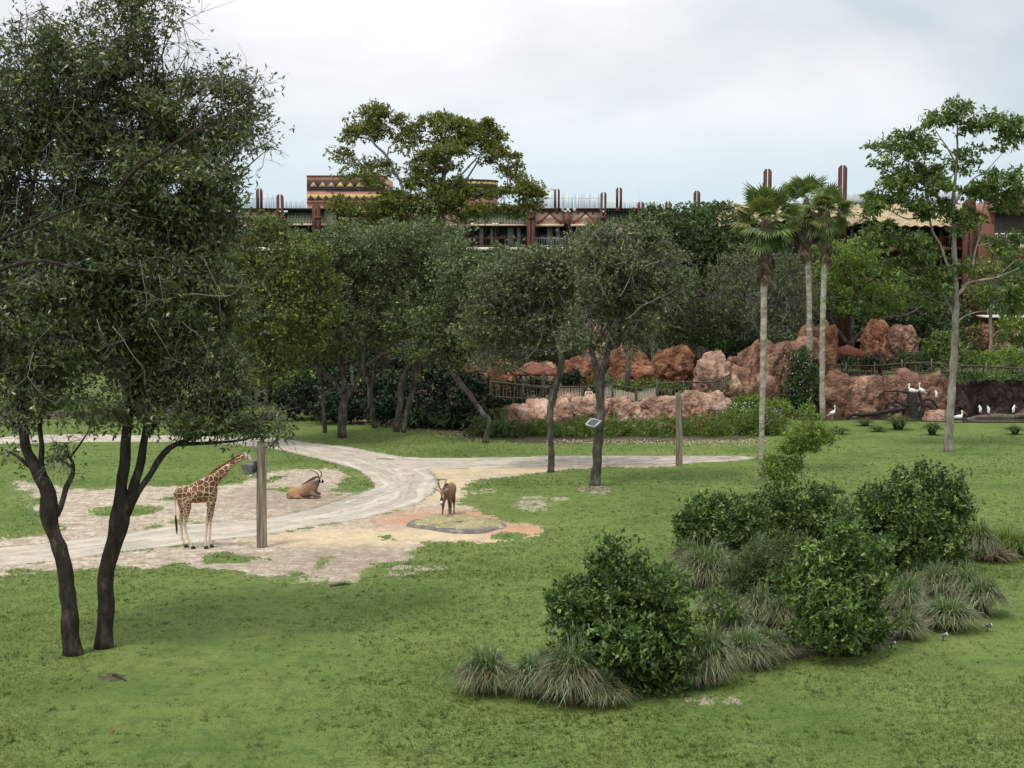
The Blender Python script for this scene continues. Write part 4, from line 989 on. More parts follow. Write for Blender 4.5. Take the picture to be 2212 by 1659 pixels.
# --- tall ear tree on the skyline
def Z4(x, y): return 713.2 + .2232 * x, 192 + .2232 * y
tree('tall spreading tree with layered olive crown rising above the building roofs', 128, (950, 905),
     [[(950,905,20),(952,700,20),(952,500,19),(950,450,15),(955,400,12),(965,350,8),(975,300,5)],
      [(880,700,9),(878,489,8),(867,437,7),(847,411,6),(820,388,5),(793,359,3)],[(876,470,7),(869,404,6),(851,370,6),(836,339,6),(809,310,5),(790,280,3)],
      [(836,339,4),(840,318,3),(847,312,2)],[(945,440,7),(954,431,5),(970,408,5),(990,386,5),(1008,366,4),(1030,340,3)],[(936,415,5),(945,400,4),(958,384,4),(970,362,4),(975,330,3)],
      [(955,460,8),(1000,430,6),(1050,415,5),(1100,408,4)],[(1000,400,5),(1020,370,4),(1040,330,3)]],
     [(780,259,42,26,1),(802,237,26,13,1),(831,241,24,16,.8),(758,292,20,20),(812,283,40,17,1),(742,330,20,14,.9),(760,350,18,11,.7),(747,377,18,10,.6),(887,264,36,20,1),(880,300,38,12,1),(876,320,20,8,.7),
      (965,262,44,20,1.1),(985,286,66,26,1.1),(1037,292,40,32,1),(955,326,55,18,1),(1026,322,50,20,.9),(914,359,40,22,.9),(965,352,45,18,.7),(812,348,36,14,.7),(807,380,34,15,.8),(845,372,20,12,.5),(1070,317,16,20,.9),
      (1093,344,34,22,1),(1104,372,20,16,.9),(914,395,45,22,1),(970,404,55,22,1),(1015,412,45,20,.8),(936,435,60,22,1.1),(992,449,50,20,1),(1126,404,40,20,1),(1148,420,26,22,1),(1126,449,44,18,1),(1070,420,22,14,.6),
      (869,437,44,26,1),(836,415,20,14,.7),(802,449,44,20,1),(727,442,26,16,1),(747,455,20,14,.8),(791,482,50,16,1),(847,471,50,22,1),(900,470,50,20,1),(1040,455,30,16,.7)],
     60000, 0.28, 0.13, L_ear, bark_pale, bark_pale, seed=31, clump=.95, flat=.42, fill=.12, tight=.5, limb_r=.1, core=.3, jit=.08, hang=.12)
# --- right-hand pale-barked tree
tree('tall pale-barked tree at the right standing on the lawn, broad compound leaves', G(2049, 976)[1], (2049, 976),
     [[(2049,977,21),(2051,926,18),(2054,870,18),(2060,799,17),(2063,729,16),(2065,659,15),(2063,610,14),(2062,560,12),(2061,500,10),(2060,455,9),(2060,416,8),(2066,370,6),(2068,300,4),(2066,250,2)],
      [(2064,640,10),(2081,623,9),(2090,612,7),(2122,605,6),(2154,599,4),(2200,580,3)],[(2090,612,5),(2101,577,5),(2107,541,4),(2118,502,4),(2124,448,3),(2140,400,2)],
      [(2060,680,6),(2040,640,5),(2025,612,5),(2004,573,4),(1990,550,3)],[(2062,590,6),(2045,569,6),(2032,530,5),(2015,500,5),(2006,455,4),(1998,400,3)],
      [(2061,440,5),(2082,410,4),(2105,385,3),(2130,370,2)],[(2064,350,4),(2040,310,3),(2020,280,2)],[(2062,700,4),(2090,680,3),(2130,672,2),(2170,680,2)]],
     [(2068,236,32,16,.9),(2026,254,46,16,.9),(2124,253,34,18,.9),(1978,290,32,20,.9),(1908,316,32,12,.8),(2178,264,28,20,.9),(2195,295,28,24,.9),(1984,326,42,22,.9),(1914,346,24,14,.7),(1984,365,52,22,1),
      (2068,346,35,20,.7),(1942,393,46,22,1),(1998,402,50,22,1),(1900,422,32,20,1),(1880,446,22,16,.9),(1942,438,46,22,1),(2012,450,28,30,1),(2110,322,16,12,.4),(2096,270,24,14,.6),
      (2153,388,40,20,1),(2195,416,34,22,1),(2124,416,42,18,1),(2167,430,46,18,1),(2091,464,32,22,1),(2203,371,20,14,.7),(2082,490,28,18,.8),(2167,514,40,20,.8),(2096,570,28,16,.6),
      (1914,500,46,22,1),(1886,523,34,18,.9),(1956,506,38,18,.9),(1998,542,46,20,.9),(1970,572,46,20,.9),(2012,598,42,20,.9),(1928,584,38,20,.8),(2153,627,48,20,.9),(2195,598,32,18,.8),(2054,585,30,18,.6),(2190,660,40,20,.7),(2000,640,40,20,.6)],
     30000, 0.30, 0.12, L_mid, bark_pale, bark_pale, seed=32, clump=0.62, flat=.5, fill=.08, tight=.5, outl=1.5, limb_r=.06, pale=.05, droop=.5, core=.3, hang=.15, jit=.03)

# --- trees behind the rock walls
tree('dense glossy tree with layered fronds topping the tree line left of the palms', 130, (1480, 800, 1.0), [[(1480,830,16),(1480,700,14),(1490,560,10),(1500,500,6)]],
     [(1420,470,45,24),(1480,462,60,24),(1550,468,60,26),(1600,490,40,28,.8),(1440,520,60,40),(1510,520,70,40),(1570,540,50,40),(1480,570,80,40),(1400,500,32,22),(1540,590,50,40),(1355,480,30,16,.6)],
     28000, 0.30, 0.15, L_dark, bark_oak, twig_dark, seed=41, clump=1.0, flat=.4, pale=.1)
tree('dark green bushy tree in the middle above the shaded red cliff', 122, (1520, 800, 1.0), [[(1520,830,14),(1520,700,10),(1520,640,6)]],
     [(1450,640,60,50),(1520,640,60,55),(1470,700,70,45),(1540,710,80,50),(1590,690,50,55),(1420,690,40,50),(1500,740,80,35),(1580,745,60,25)],
     17000, 0.22, 0.11, L_dark, bark_oak, twig_dark, seed=42, clump=0.9)
tree('grey-green twiggy oak behind the nearest palm trunk', 118, (1640, 740, 2.0), [[(1640,830,14),(1645,700,10),(1650,640,7)],[(1645,720,8),(1690,650,6),(1720,610,4)]],
     [(1590,590,50,50),(1650,580,60,45),(1710,590,50,50),(1610,640,60,50),(1680,650,70,50),(1630,700,60,40),(1700,710,60,40),(1560,620,40,50,.8),(1740,650,40,50,.7)],
     19000, 0.17, 0.09, L_grey, bark_oak, twig_pale, seed=43, surf=(120, 1.4), clump=0.75,
     extra=[[(1690,700,4,-3),(1700,660,3,-3),(1690,620,3,-3)],[(1640,720,3,-3),(1625,680,3,-3),(1640,640,2,-3)]])
tree('bright yellow-green tree between the palms and the thatched roof', 124, (1850, 780, 2.9), [[(1840,800,13),(1840,700,12),(1850,620,8)],[(1835,745,12),(1860,720,10),(1900,690,9),(1960,680,6),(2000,655,4)],[(1838,750,10),(1800,700,8),(1780,640,6)]],
     [(1800,545,55,28),(1860,540,55,28),(1830,590,60,40),(1900,600,60,40),(1770,600,40,45),(1880,650,60,35),(1820,650,50,35),(1940,640,40,30,.8),(1760,660,30,30,.6)],
     18000, 0.21, 0.10, L_bright, bark_oak, twig_dark, seed=44, clump=0.8, flat=.4)
tree('dark broad tree filling the gap behind the large twin boulders', 136, (1960, 770, 2.9), [[(1960,780,12),(1960,700,10),(1960,640,6)]],
     [(1900,680,60,40),(1970,660,70,45),(2030,660,60,50),(2000,720,60,35),(1930,620,50,40),(2040,740,40,30),(1860,700,50,35)],
     15000, 0.24, 0.12, L_dark, bark_oak, twig_dark, seed=45, clump=0.9)
tree('mid green tree at the right edge before the red lodge wall', 122, (2140, 740, 2.9), [[(2140,760,8),(2140,660,7),(2145,600,5)]],
     [(2120,640,40,26,.8),(2180,640,40,26,.8),(2140,590,40,28,.7),(2200,560,30,26,.7),(2160,540,30,22,.6),(2230,620,40,60)],
     9000, 0.24, 0.11, L_mid, bark_pale, twig_dark, seed=46, clump=0.8, pale=.08, droop=.4)
tree('dark tree mass at the far left behind the large oaks', 118, (300, 880), [[(300,885,16),(300,760,14),(300,640,8)]],
     [(40,620,120,90),(180,600,120,80),(320,600,120,80),(440,560,90,70),(40,740,120,70),(200,720,120,70),(340,720,120,70),(460,700,80,70),(-100,680,100,120),(60,520,90,60),(250,520,90,60),(380,500,80,50),(470,520,60,40),(340,460,70,40),(430,480,60,40),(220,450,90,50),(100,450,90,50),(0,480,90,60),(300,680,200,150,.5),(100,680,200,150,.5)],
     30000, 0.40, 0.20, L_dark, bark_oak, twig_dark, seed=47, clump=1.1)
tree('low olive tree topping the green wall of the building behind the ear tree', 126, (790, 800), [[(790,905,10),(790,600,9),(790,520,6)]],
     [(760,510,50,20),(830,500,60,20),(900,495,50,20),(740,535,60,30),(860,530,70,30)],
     8000, 0.26, 0.13, L_ear, bark_oak, twig_dark, seed=48, clump=0.9)
tree('small lime-green sapling crown above the pair of oaks', 126, (1275, 800, 1.0), [[(1275,760,6),(1275,600,4),(1275,530,3)]],
     [(1275,512,24,20,1),(1290,492,16,12,.8),(1260,528,16,10,.8)], 2200, 0.24, 0.12, L_bright, bark_oak, twig_dark, seed=49, clump=0.5)

# --- shrubs
GI = 'glossy shrubs on the planted island'
def shrub(label, d, base, blobs, n, l, w, mat, group=None, name='shrub', cat='shrub', stems=5, part='foliage', z=0, **kw):
    global rng
    if group == GI: blobs = [(b[0], b[1], b[2] * 1.14, b[3] * 1.10) + tuple(b[4:]) for b in blobs]
    keep, rng = rng, np.random.default_rng(abs(hash((base, n))) % 99991)
    bp = P(base[0], base[1], d); bp[2] = z
    t = thing(name, label, cat, bp, group)
    V, F, var, TW = crown_arrays(blobs, d, n, l, w, twigs=False, **kw)
    V[:, 2] = np.maximum(V[:, 2], z + 0.01 * rng.random(len(V)))
    build(part, V, F, mat, t, attrs={'var': var})
    st = MB()
    for k in range(stems):
        b = blobs[rng.integers(len(blobs))]; tg = P(b[0], b[1], d)
        a = bp + np.array((rng.uniform(-.3, .3), rng.uniform(-.2, .2), -.05))
        st.tube([a, (a + tg) / 2 + rng.normal(0, .1, 3), tg], [.035, .025, .01], 4)
    build_mb('stem', st, twig_dark, t)
    rng = keep
    return t
IS = dict(up=.6, clump=0.30, tight=0.5, flat=0.8, core=0.30, fill=0.45, dscale=0.95, grp=7, shoot=.9, along=.55, outl=1.25)

shrub('largest glossy green shrub at the front left of the island, with a pointed top', G(1345, 1488)[1], (1345, 1488),
      [(1318,1190,26,32),(1330,1225,50,32),(1250,1285,60,32),(1420,1270,62,34),(1340,1300,120,60),(1228,1305,42,28),(1455,1350,45,60),(1340,1370,140,62),(1380,1425,115,50),(1300,1430,70,45),(1430,1440,60,45),(1400,1475,90,25),(1335,1340,90,90,1.0,.1),(1400,1430,80,60,.8,.1),(1370,1380,80,80,.8,.3)],
      40000, 0.165, 0.068, L_shrub, GI, **IS, pale=.12)
shrub('glossy shrub right of the largest one with paler yellow-green top leaves', G(1815, 1412)[1], (1815, 1412),
      [(1822,1150,36,26),(1875,1185,44,30),(1800,1205,70,36),(1740,1250,52,30),(1850,1250,76,46),(1790,1290,95,45),(1870,1340,55,48),(1795,1360,80,45),(1810,1395,85,22),(1800,1290,80,90,.9,.2),(1820,1340,70,60,.7,.1)],
      26000, 0.165, 0.066, L_shrub, GI, **IS, pale=.22)
shrub('round dark shrub at the back left corner of the island', G(1560, 1212)[1], (1560, 1212),
      [(1530,1095,44,28),(1580,1105,50,32),(1495,1130,40,30),(1550,1150,80,40),(1625,1130,46,42),(1490,1175,32,26),(1590,1185,70,32),(1560,1140,80,50,.9,.3)],
      17000, 0.17, 0.066, L_shrub, GI, **IS, pale=.12)
shrub('middle back shrub between the round dark shrub and the big right one', G(1730, 1180)[1], (1730, 1180),
      [(1672,1068,32,24),(1740,1075,46,30),(1795,1085,32,34),(1700,1110,56,32),(1770,1125,56,34),(1710,1150,60,30),(1735,1120,70,45,.9,.3),(1640,1105,40,36,1,.2),(1820,1140,45,45,1,.2),(1640,1150,50,36,.8,.1)],
      19000, 0.17, 0.066, L_shrub, GI, **IS, pale=.14)
shrub('big domed dark shrub at the right back of the island', G(1975, 1238)[1], (1975, 1238),
      [(2012,1022,32,24),(1960,1048,52,32),(2045,1060,40,34),(1900,1082,44,36),(1980,1105,90,46),(2062,1120,38,50),(1905,1140,56,48),(2000,1170,80,46),(1950,1215,80,26),(2040,1200,45,34),(1985,1130,85,80,1,.3),(1940,1170,80,60,.8,.2),(1865,1130,40,50,1,.1)],
      27000, 0.175, 0.070, L_shrub, GI, **IS, pale=.10)
shrub('leggy dull olive shrub among the grasses in the island middle', G(1665, 1325)[1], (1665, 1325),
      [(1650,1190,50,30,.5),(1620,1230,40,36,.6),(1690,1230,50,40,.6),(1660,1280,60,36,.7),(1720,1180,40,30,.7),(1700,1290,40,30,.8),(1640,1260,60,60,.8),(1690,1200,60,40,.7),(1590,1240,40,40,.6)],
      20000, 0.11, 0.036, L_dull, **dict(IS, clump=.4), stems=22)
shrub('small light green shoot shrub right of the largest shrub', G(1545, 1400)[1], (1545, 1400),
      [(1560,1320,34,24,.5),(1530,1360,30,24,.6),(1550,1290,22,14,.4)], 1800, 0.11, 0.045, L_shrub, **dict(IS, clump=.3), pale=.2)
# sapling with bare lower stem at the back of the island
tree('young leaning sapling with loose leaf tufts behind the island shrubs', 62.5, (1712, 1140),
     [[(1712,1142,4),(1722,1085,3.5),(1730,1040,3),(1733,1005,3),(1728,970,4),(1742,925,3),(1740,890,2)],[(1730,975,3),(1755,960,3),(1790,948,2)],[(1731,1010,3),(1700,995,2),(1680,990,2)]],
     [(1742,892,13,13,.8),(1760,932,30,17,.9),(1722,945,26,17,.8),(1790,946,18,12,.8),(1703,968,26,14,.8),(1745,962,30,14,.8),(1675,996,24,16,.9),(1712,1004,20,16,.8),(1690,1032,24,16,.9),(1660,1015,16,14,.7)],
     12000, 0.13, 0.05, L_bright, bark_pale, bark_pale, name='sapling', seed=51, clump=.42, limb_r=.02, pale=.08)
for k, (u, v0, v1, dd) in enumerate(((1797, 1010, 1075, 55), (1877, 1018, 1080, 54), (1655, 1060, 1110, 55), (1893, 1035, 1085, 53))):
    b = G(u, 1210); q = []
    m = MB(); top = P(u, v0, b[1]); bot = np.array((top[0], b[1], 0))
    m.tube([bot, (bot + top) / 2 + (.05, 0, 0), top], [.02, .014, .006], 4)
    t = thing('tall_weed', ['upright leafy weed shoot above the middle back shrub', 'thin airy weed shoot just left of the big domed shrub', 'short weed shoot over the round dark shrub', 'thin stalk touching the left side of the big domed shrub'][k], 'weed', bot, 'weed shoots on the island')
    build_mb('stem', m, twig_dark, t)
    n = 60; tt = rng.uniform(.5, 1, n) ; pos = bot + (top - bot) * tt[:, None] + rng.normal(0, .07, (n, 3)) * np.array((1, 1, .6))
    V, F = leaf_quads(pos, np.full(n, .11), np.full(n, .035)); build('leaf', V, F, L_mid, t, kind='stuff', attrs={'var': np.repeat(rng.uniform(.1, .9, n), 4)})

# --- tussock grasses
def tussock(label, u, v, hpx, wpx, nb=420, mat=None, group='tussock grasses on the planted island', dry=0.4, name='grass_tussock', spread=1.0, d=None, z=0.0, bw=.021):
    b = G(u, v, z) if d is None else np.array((P(u, v, d)[0], d, z))
    H = M(hpx, b[1]); R = M(wpx / 2, b[1])
    VV, FF, AA = [], [], []
    off = 0
    a = rng.uniform(0, 2 * PI, nb); r0 = np.sqrt(rng.random(nb)) * R * .28
    lean = rng.beta(1.5, 0.95, nb) * spread
    hh = H * rng.uniform(.8, 1.15, nb) * (1.05 - .45 * lean)
    reach = R * (0.25 + 1.15 * lean)
    ts = np.array((0, .4, .75, 1.0))
    zt = lambda t: np.stack([hh * (t * (1.5 + 1.1 * lean) - t * t * (0.55 + 1.8 * lean))], -1)[:, 0]
    swirl = rng.normal(0, .55, nb); ca, sa = np.cos(a), np.sin(a)
    pts = []
    for t in ts:
        rr = r0 + reach * t ** 1.5
        rr = rr * (1 + .12 * rng.normal(0, 1, nb) * t)
        ca, sa = np.cos(a + swirl * t), np.sin(a + swirl * t)
        pts.append(np.stack([b[0] + ca * rr, b[1] + sa * rr, z + np.maximum(zt(t), .01)], -1))
    w = bw * rng.uniform(.7, 1.3, nb); side = np.stack([-sa, ca, sa * 0], -1) + rng.normal(0, .3, (nb, 3))
    segs = []
    for i, p in enumerate(pts):
        ww = (w * (1, .9, .6, .15)[i])[:, None] / 2
        segs.append(p - side * ww); segs.append(p + side * ww)
    V = np.stack(segs, 1).reshape(-1, 3); base = np.arange(nb)[:, None] * 8
    F = np.concatenate([base + np.array([(2*i, 2*i+1, 2*i+3, 2*i+2)]) for i in range(3)])
    dryb = np.clip(rng.normal(0.64, .22, nb), 0.25, 1); dm = (lean > .55) & (rng.random(nb) < dry * 1.4); dryb[dm] = rng.uniform(0, .3, dm.sum())
    pal = rng.random(nb) < .14; dryb[pal] = 1.0
    t_ = thing(name, label, 'grass', b, group)
    build('blades', V, F, mat or L_clump, t_, kind='stuff', attrs={'var': (dryb[:, None] * np.array((.12, .12, .72, .72, 1, 1, 1, 1))[None]).ravel()})
    return t_
TU = [(1050,1500,118,104,'leftmost grey-green tussock at the foot of the island'),(1150,1508,108,84,'second tussock from the island left end, brown at its skirt'),(1232,1522,160,120,'tall dark tussock against the left foot of the largest shrub'),
      (1300,1525,80,90,'low dry tussock under the front of the largest shrub'),(1535,1480,150,96,'tall green tussock at the right foot of the largest shrub'),(1500,1490,90,60,'small tussock tucked under the right side of the largest shrub'),
      (1610,1442,95,110,'tussock leaning right with long silvery blades'),(1660,1425,78,96,'low arching dry tussock left of the pale-topped shrub'),
      (1526,1272,112,112,'silvery tussock behind the largest shrub'),(1485,1225,62,64,'small tussock before the round dark shrub'),(1560,1245,66,70,'green tussock between silvery tussock and round dark shrub'),
      (1640,1350,95,70,'upright green tussock in the island middle'),(1580,1340,70,70,'flattened tussock beside the dark bird'),(1590,1395,100,70,'leafy tussock in front of the dark bird'),
      (1958,1384,78,66,'small neat tussock at the right front of the island'),(2046,1364,84,108,'round blue-grey tussock beside a ground spotlight'),(1960,1325,95,66,'tall tussock right of the pale-topped shrub'),
      (2122,1332,100,84,'rightmost tussock at the island edge'),(2030,1292,86,84,'tussock behind the round blue-grey tussock'),(2085,1300,92,70,'dull tussock behind the rightmost one'),(1915,1300,60,60,'short tussock behind the small neat one'),
      (2112,1212,105,70,'tall upright tussock right of the big domed shrub'),(1990,1262,60,60,'sparse tussock under the big domed shrub'),(1600,1300,80,80,'shaggy tussock left of the leggy dull shrub'),(1690,1360,80,70,'tussock at the left shoulder of the pale-topped shrub'),(1450,1270,50,60,'short tussock at the left rear of the island'),(1640,1240,90,70,'tall thin tussock before the middle back shrub'),(1545,1330,70,70,'tussock just behind the largest shrub, beside the light green shoots'),(1880,1235,60,60,'tussock in the shade between the two right shrubs'),(1180,1455,60,60,'low tussock at the left rear of the largest shrub')]
for u, v, h, w, lab in TU:
    tussock('%s' % lab, u, v - 4, h, w * 1.12, nb=int((300 + w * 6) * 1.35), spread=1.0, dry=.55 if v > 1480 else .4)
tussock('bent-over mat of dead brown grass at the right edge of the island', 2150, 1212, 38, 90, nb=420, dry=1.5, mat=leaf_mat('dead_grass', (0.14, .10, .07), (.22, .17, .12), (.33, .27, .19), .2, .8, .1))
for k, (u, v, h, w) in enumerate(((2175, 1200, 85, 90), (2215, 1205, 70, 90), (2140, 1185, 60, 50))):
    tussock(['pale lime tall grass beside the dead mat', 'pale lime tall grass cut by the right picture edge', 'thin pale grass behind the upright tussock'][k], u, v, h, w, nb=420, mat=L_fern, dry=.1, group='pale tall grass at the right')
for k, (u, v, h, w, lab) in enumerate(((1940, 928, 42, 66, 'spiky olive grass tuft in front of the black stump'), (1812, 938, 22, 46, 'low rounded tuft near the two far palms'), (2014, 940, 38, 44, 'dry thin tuft before the small pink rock'),
                                  (1896, 932, 16, 36, 'smallest tuft left of the spiky one'), (1868, 920, 20, 40, 'faint tuft at the water edge'), (2192, 938, 26, 40, 'dry tuft at the far right of the bank'))):
    tussock(lab, u, v, h, w, nb=240, mat=L_dull, dry=.3, group='grass tufts on the pond bank', bw=.035)

# --- feathery reed hedge below the boulder wall
FE = [(1050,932,50,24),(1110,930,52,25),(1170,931,50,24),(1240,931,60,25),(1310,929,60,26),(1380,929,60,26),(1450,927,56,27),(1520,924,56,29),(1590,919,56,32),(1650,914,46,34)]
for k, (u, v, ru, rv) in enumerate(FE):
    shrub(['leftmost dull', 'second dull', 'third', 'fourth, behind the slender oak,', 'fifth, behind the feeder box,', 'sixth', 'seventh, left of the tall post,', 'eighth, right of the tall post,', 'ninth', 'rightmost'][k] + ' feathery bush in the low hedge along the boulder wall',
          99.0, (u, 950), [(u,v,ru,rv),(u-20,v+16,ru*.7,rv*.6),(u+20,v+16,ru*.7,rv*.6)], 3200, 0.29, 0.07, L_fern if k > 1 else L_dull, 'feathery hedge bushes', name='feathery_bush', clump=.5, stems=3, up=.2, tight=.5)
for k, (u, v, ru, rv) in enumerate(((1560,880,40,18),(1620,872,44,20),(1680,885,34,24),(1600,895,50,16))):
    shrub(['left', 'upper', 'right', 'front'][k] + ' leafy bush with small pale blue flowers below the cliff', 106, (u, 910), [(u,v,ru,rv)], 2600, 0.16, 0.09, L_bright, 'flowering bushes below the cliff', name='flowering_bush', clump=.5, stems=2)
nf = 130
for k, (u0, u1, v0, v1) in enumerate(((1520, 1640, 868, 905), (1640, 1690, 880, 915))):
    q = np.array([P(rng.uniform(u0, u1), rng.uniform(v0, v1), 104.2 + rng.uniform(0, .5)) for _ in range(nf)]); V, F = leaf_quads(q, np.full(nf, .09), np.full(nf, .08), -1)
    tag(build('flower_heads', V, F, noise_mat('flower_blue', [(.3, (.45, .55, .75)), (.7, (.65, .7, .8))], 3, 2, .8, 0), None), 'small pale blue flowers on the bushes ' + ('below the dome rock' if k == 0 else 'right of the near palm trunk'), 'flowers', kind='stuff')

# --- dark understory behind the row of trunks
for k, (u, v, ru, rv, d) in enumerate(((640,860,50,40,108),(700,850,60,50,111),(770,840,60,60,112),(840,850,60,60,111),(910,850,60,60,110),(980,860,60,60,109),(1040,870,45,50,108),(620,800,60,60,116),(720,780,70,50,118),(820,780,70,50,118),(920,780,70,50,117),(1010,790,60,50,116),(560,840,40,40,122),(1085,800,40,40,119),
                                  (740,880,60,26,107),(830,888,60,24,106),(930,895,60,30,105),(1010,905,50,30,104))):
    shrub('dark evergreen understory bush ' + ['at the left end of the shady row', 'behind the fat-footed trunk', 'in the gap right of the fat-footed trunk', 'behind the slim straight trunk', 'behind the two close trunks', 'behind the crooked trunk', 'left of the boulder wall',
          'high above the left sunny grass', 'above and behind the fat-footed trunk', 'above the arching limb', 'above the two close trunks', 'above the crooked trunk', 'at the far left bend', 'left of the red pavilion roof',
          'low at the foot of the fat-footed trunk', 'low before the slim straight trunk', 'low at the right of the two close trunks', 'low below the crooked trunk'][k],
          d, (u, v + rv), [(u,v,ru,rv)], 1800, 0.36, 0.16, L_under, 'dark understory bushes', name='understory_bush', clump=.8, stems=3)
for k, (u, v, w) in enumerate(((655, 872, 60), (900, 925, 60), (985, 925, 70))):
    tussock(['spiky dark cycad at the left end of the mulch bed', 'spiky dark cycad between the two close trunks', 'spiky dark cycad right of the crooked trunk'][k], u, v, 55, w * 1.5, nb=150, mat=L_dark, name='cycad', group='cycads in the shade', bw=.08, dry=0)
# bushes on the terraces
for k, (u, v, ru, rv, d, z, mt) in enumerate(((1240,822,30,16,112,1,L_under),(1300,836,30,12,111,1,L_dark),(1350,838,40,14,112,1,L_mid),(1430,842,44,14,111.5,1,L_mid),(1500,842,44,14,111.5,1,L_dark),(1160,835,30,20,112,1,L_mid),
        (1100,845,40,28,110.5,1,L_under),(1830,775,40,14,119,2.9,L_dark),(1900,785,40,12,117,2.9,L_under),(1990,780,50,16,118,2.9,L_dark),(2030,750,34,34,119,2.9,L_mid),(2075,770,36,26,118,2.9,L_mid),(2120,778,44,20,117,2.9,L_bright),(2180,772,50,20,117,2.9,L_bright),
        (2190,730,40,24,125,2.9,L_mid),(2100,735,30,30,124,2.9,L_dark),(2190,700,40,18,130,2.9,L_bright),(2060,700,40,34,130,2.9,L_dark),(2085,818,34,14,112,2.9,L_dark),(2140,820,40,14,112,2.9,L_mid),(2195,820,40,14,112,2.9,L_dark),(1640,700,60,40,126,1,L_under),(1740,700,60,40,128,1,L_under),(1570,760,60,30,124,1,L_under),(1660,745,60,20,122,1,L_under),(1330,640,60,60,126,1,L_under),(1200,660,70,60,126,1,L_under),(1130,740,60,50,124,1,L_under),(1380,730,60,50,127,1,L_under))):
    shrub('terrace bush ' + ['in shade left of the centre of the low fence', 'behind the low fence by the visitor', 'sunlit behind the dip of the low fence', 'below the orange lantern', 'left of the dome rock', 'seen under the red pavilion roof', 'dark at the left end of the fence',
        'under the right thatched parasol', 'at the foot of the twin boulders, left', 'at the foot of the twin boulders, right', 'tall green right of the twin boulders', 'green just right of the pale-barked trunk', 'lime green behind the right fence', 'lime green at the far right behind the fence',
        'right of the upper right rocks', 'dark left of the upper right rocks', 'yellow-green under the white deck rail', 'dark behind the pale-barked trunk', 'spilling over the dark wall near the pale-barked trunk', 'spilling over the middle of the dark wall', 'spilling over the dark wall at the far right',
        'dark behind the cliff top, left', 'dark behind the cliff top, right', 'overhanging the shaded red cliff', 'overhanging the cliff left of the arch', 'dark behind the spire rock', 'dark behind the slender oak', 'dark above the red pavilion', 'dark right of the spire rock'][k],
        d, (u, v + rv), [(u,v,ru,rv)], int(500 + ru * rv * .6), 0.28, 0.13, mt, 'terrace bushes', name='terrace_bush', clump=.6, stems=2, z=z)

# --- fan palms
def fan_mesh(dead, sd):
    r = np.random.default_rng(sd); V, F = [], []; n = 0
    def add(a, c):
        nonlocal n
        V.extend(a); F.append(np.array(c) + n); n += len(a)
    Lp = 0.85
    zz = lambda x: -0.18 * (x / Lp) ** 2
    for i in range(3):
        x0, x1 = Lp * i / 3, Lp * (i + 1) / 3
        add([(x0,-.02,zz(x0)),(x0,.02,zz(x0)),(x1,.015,zz(x1)),(x1,-.015,zz(x1))], [(0, 1, 2, 3)])
    c = np.array((Lp, 0, zz(Lp)))
    for i, a in enumerate(np.linspace(-1.9, 1.9, 22)):
        L = (0.80 - .12 * abs(a)) * r.uniform(.88, 1.08); drp = r.uniform(.10, .28) if not dead else r.uniform(.3, .6); fold = .025 * (-1) ** i
        d = np.array((math.cos(a), math.sin(a), -.10)); s = np.array((-math.sin(a), math.cos(a), 0)) * .055
        if dead: d = np.array((math.cos(a * .35), math.sin(a * .35), -.1)); s *= .8
        p1 = c + d * L * .55 + (0, 0, fold); p2 = c + d * L + (0, 0, -drp * L)
        add([tuple(c), tuple(p1 - s), tuple(p1 + s), tuple(p2)], [(0, 1, 2)]); add([tuple(p1 - s), tuple(p2), tuple(p1 + s)], [(0, 1, 2)])
    me = mesh_np('fan_frond', V, [np.concatenate([f for f in F if f.shape[1] == 4]), np.concatenate([f for f in F if f.shape[1] == 3])], attrs={'var': r.uniform(.2, .9, n)})
    return me
palm_g = leaf_mat('palm_green', (0.065, 0.105, 0.035), (0.13, 0.185, 0.065), (0.23, 0.28, 0.11), 0.25, 0.4, 0.4)
palm_d = leaf_mat('palm_dead', (0.09, 0.07, 0.05), (0.17, 0.13, 0.09), (0.27, 0.21, 0.14), 0.15, 0.8, 0.1)
palm_y = leaf_mat('palm_yellow', (0.12, 0.16, 0.05), (0.19, 0.22, 0.07), (0.27, 0.27, 0.10), 0.25, 0.5, 0.3)
fans = []
for sdv, dd, mt in ((1, 0, palm_g), (2, 0, palm_g), (3, 1, palm_d), (4, 1, palm_d), (5, 0, palm_y)):
    me = fan_mesh(dd, sdv); me.materials.append(mt); fans.append(me)
bark_palm = noise_mat('bark_palm', [(0.3, (0.22, 0.185, 0.14)), (0.5, (0.38, 0.34, 0.28)), (0.7, (0.50, 0.46, 0.39))], 3, 6, 0.9, 0.5, 9, 0.03, (1, 1, 1.6), 0.1, second=(1.5, .7, 1.05))
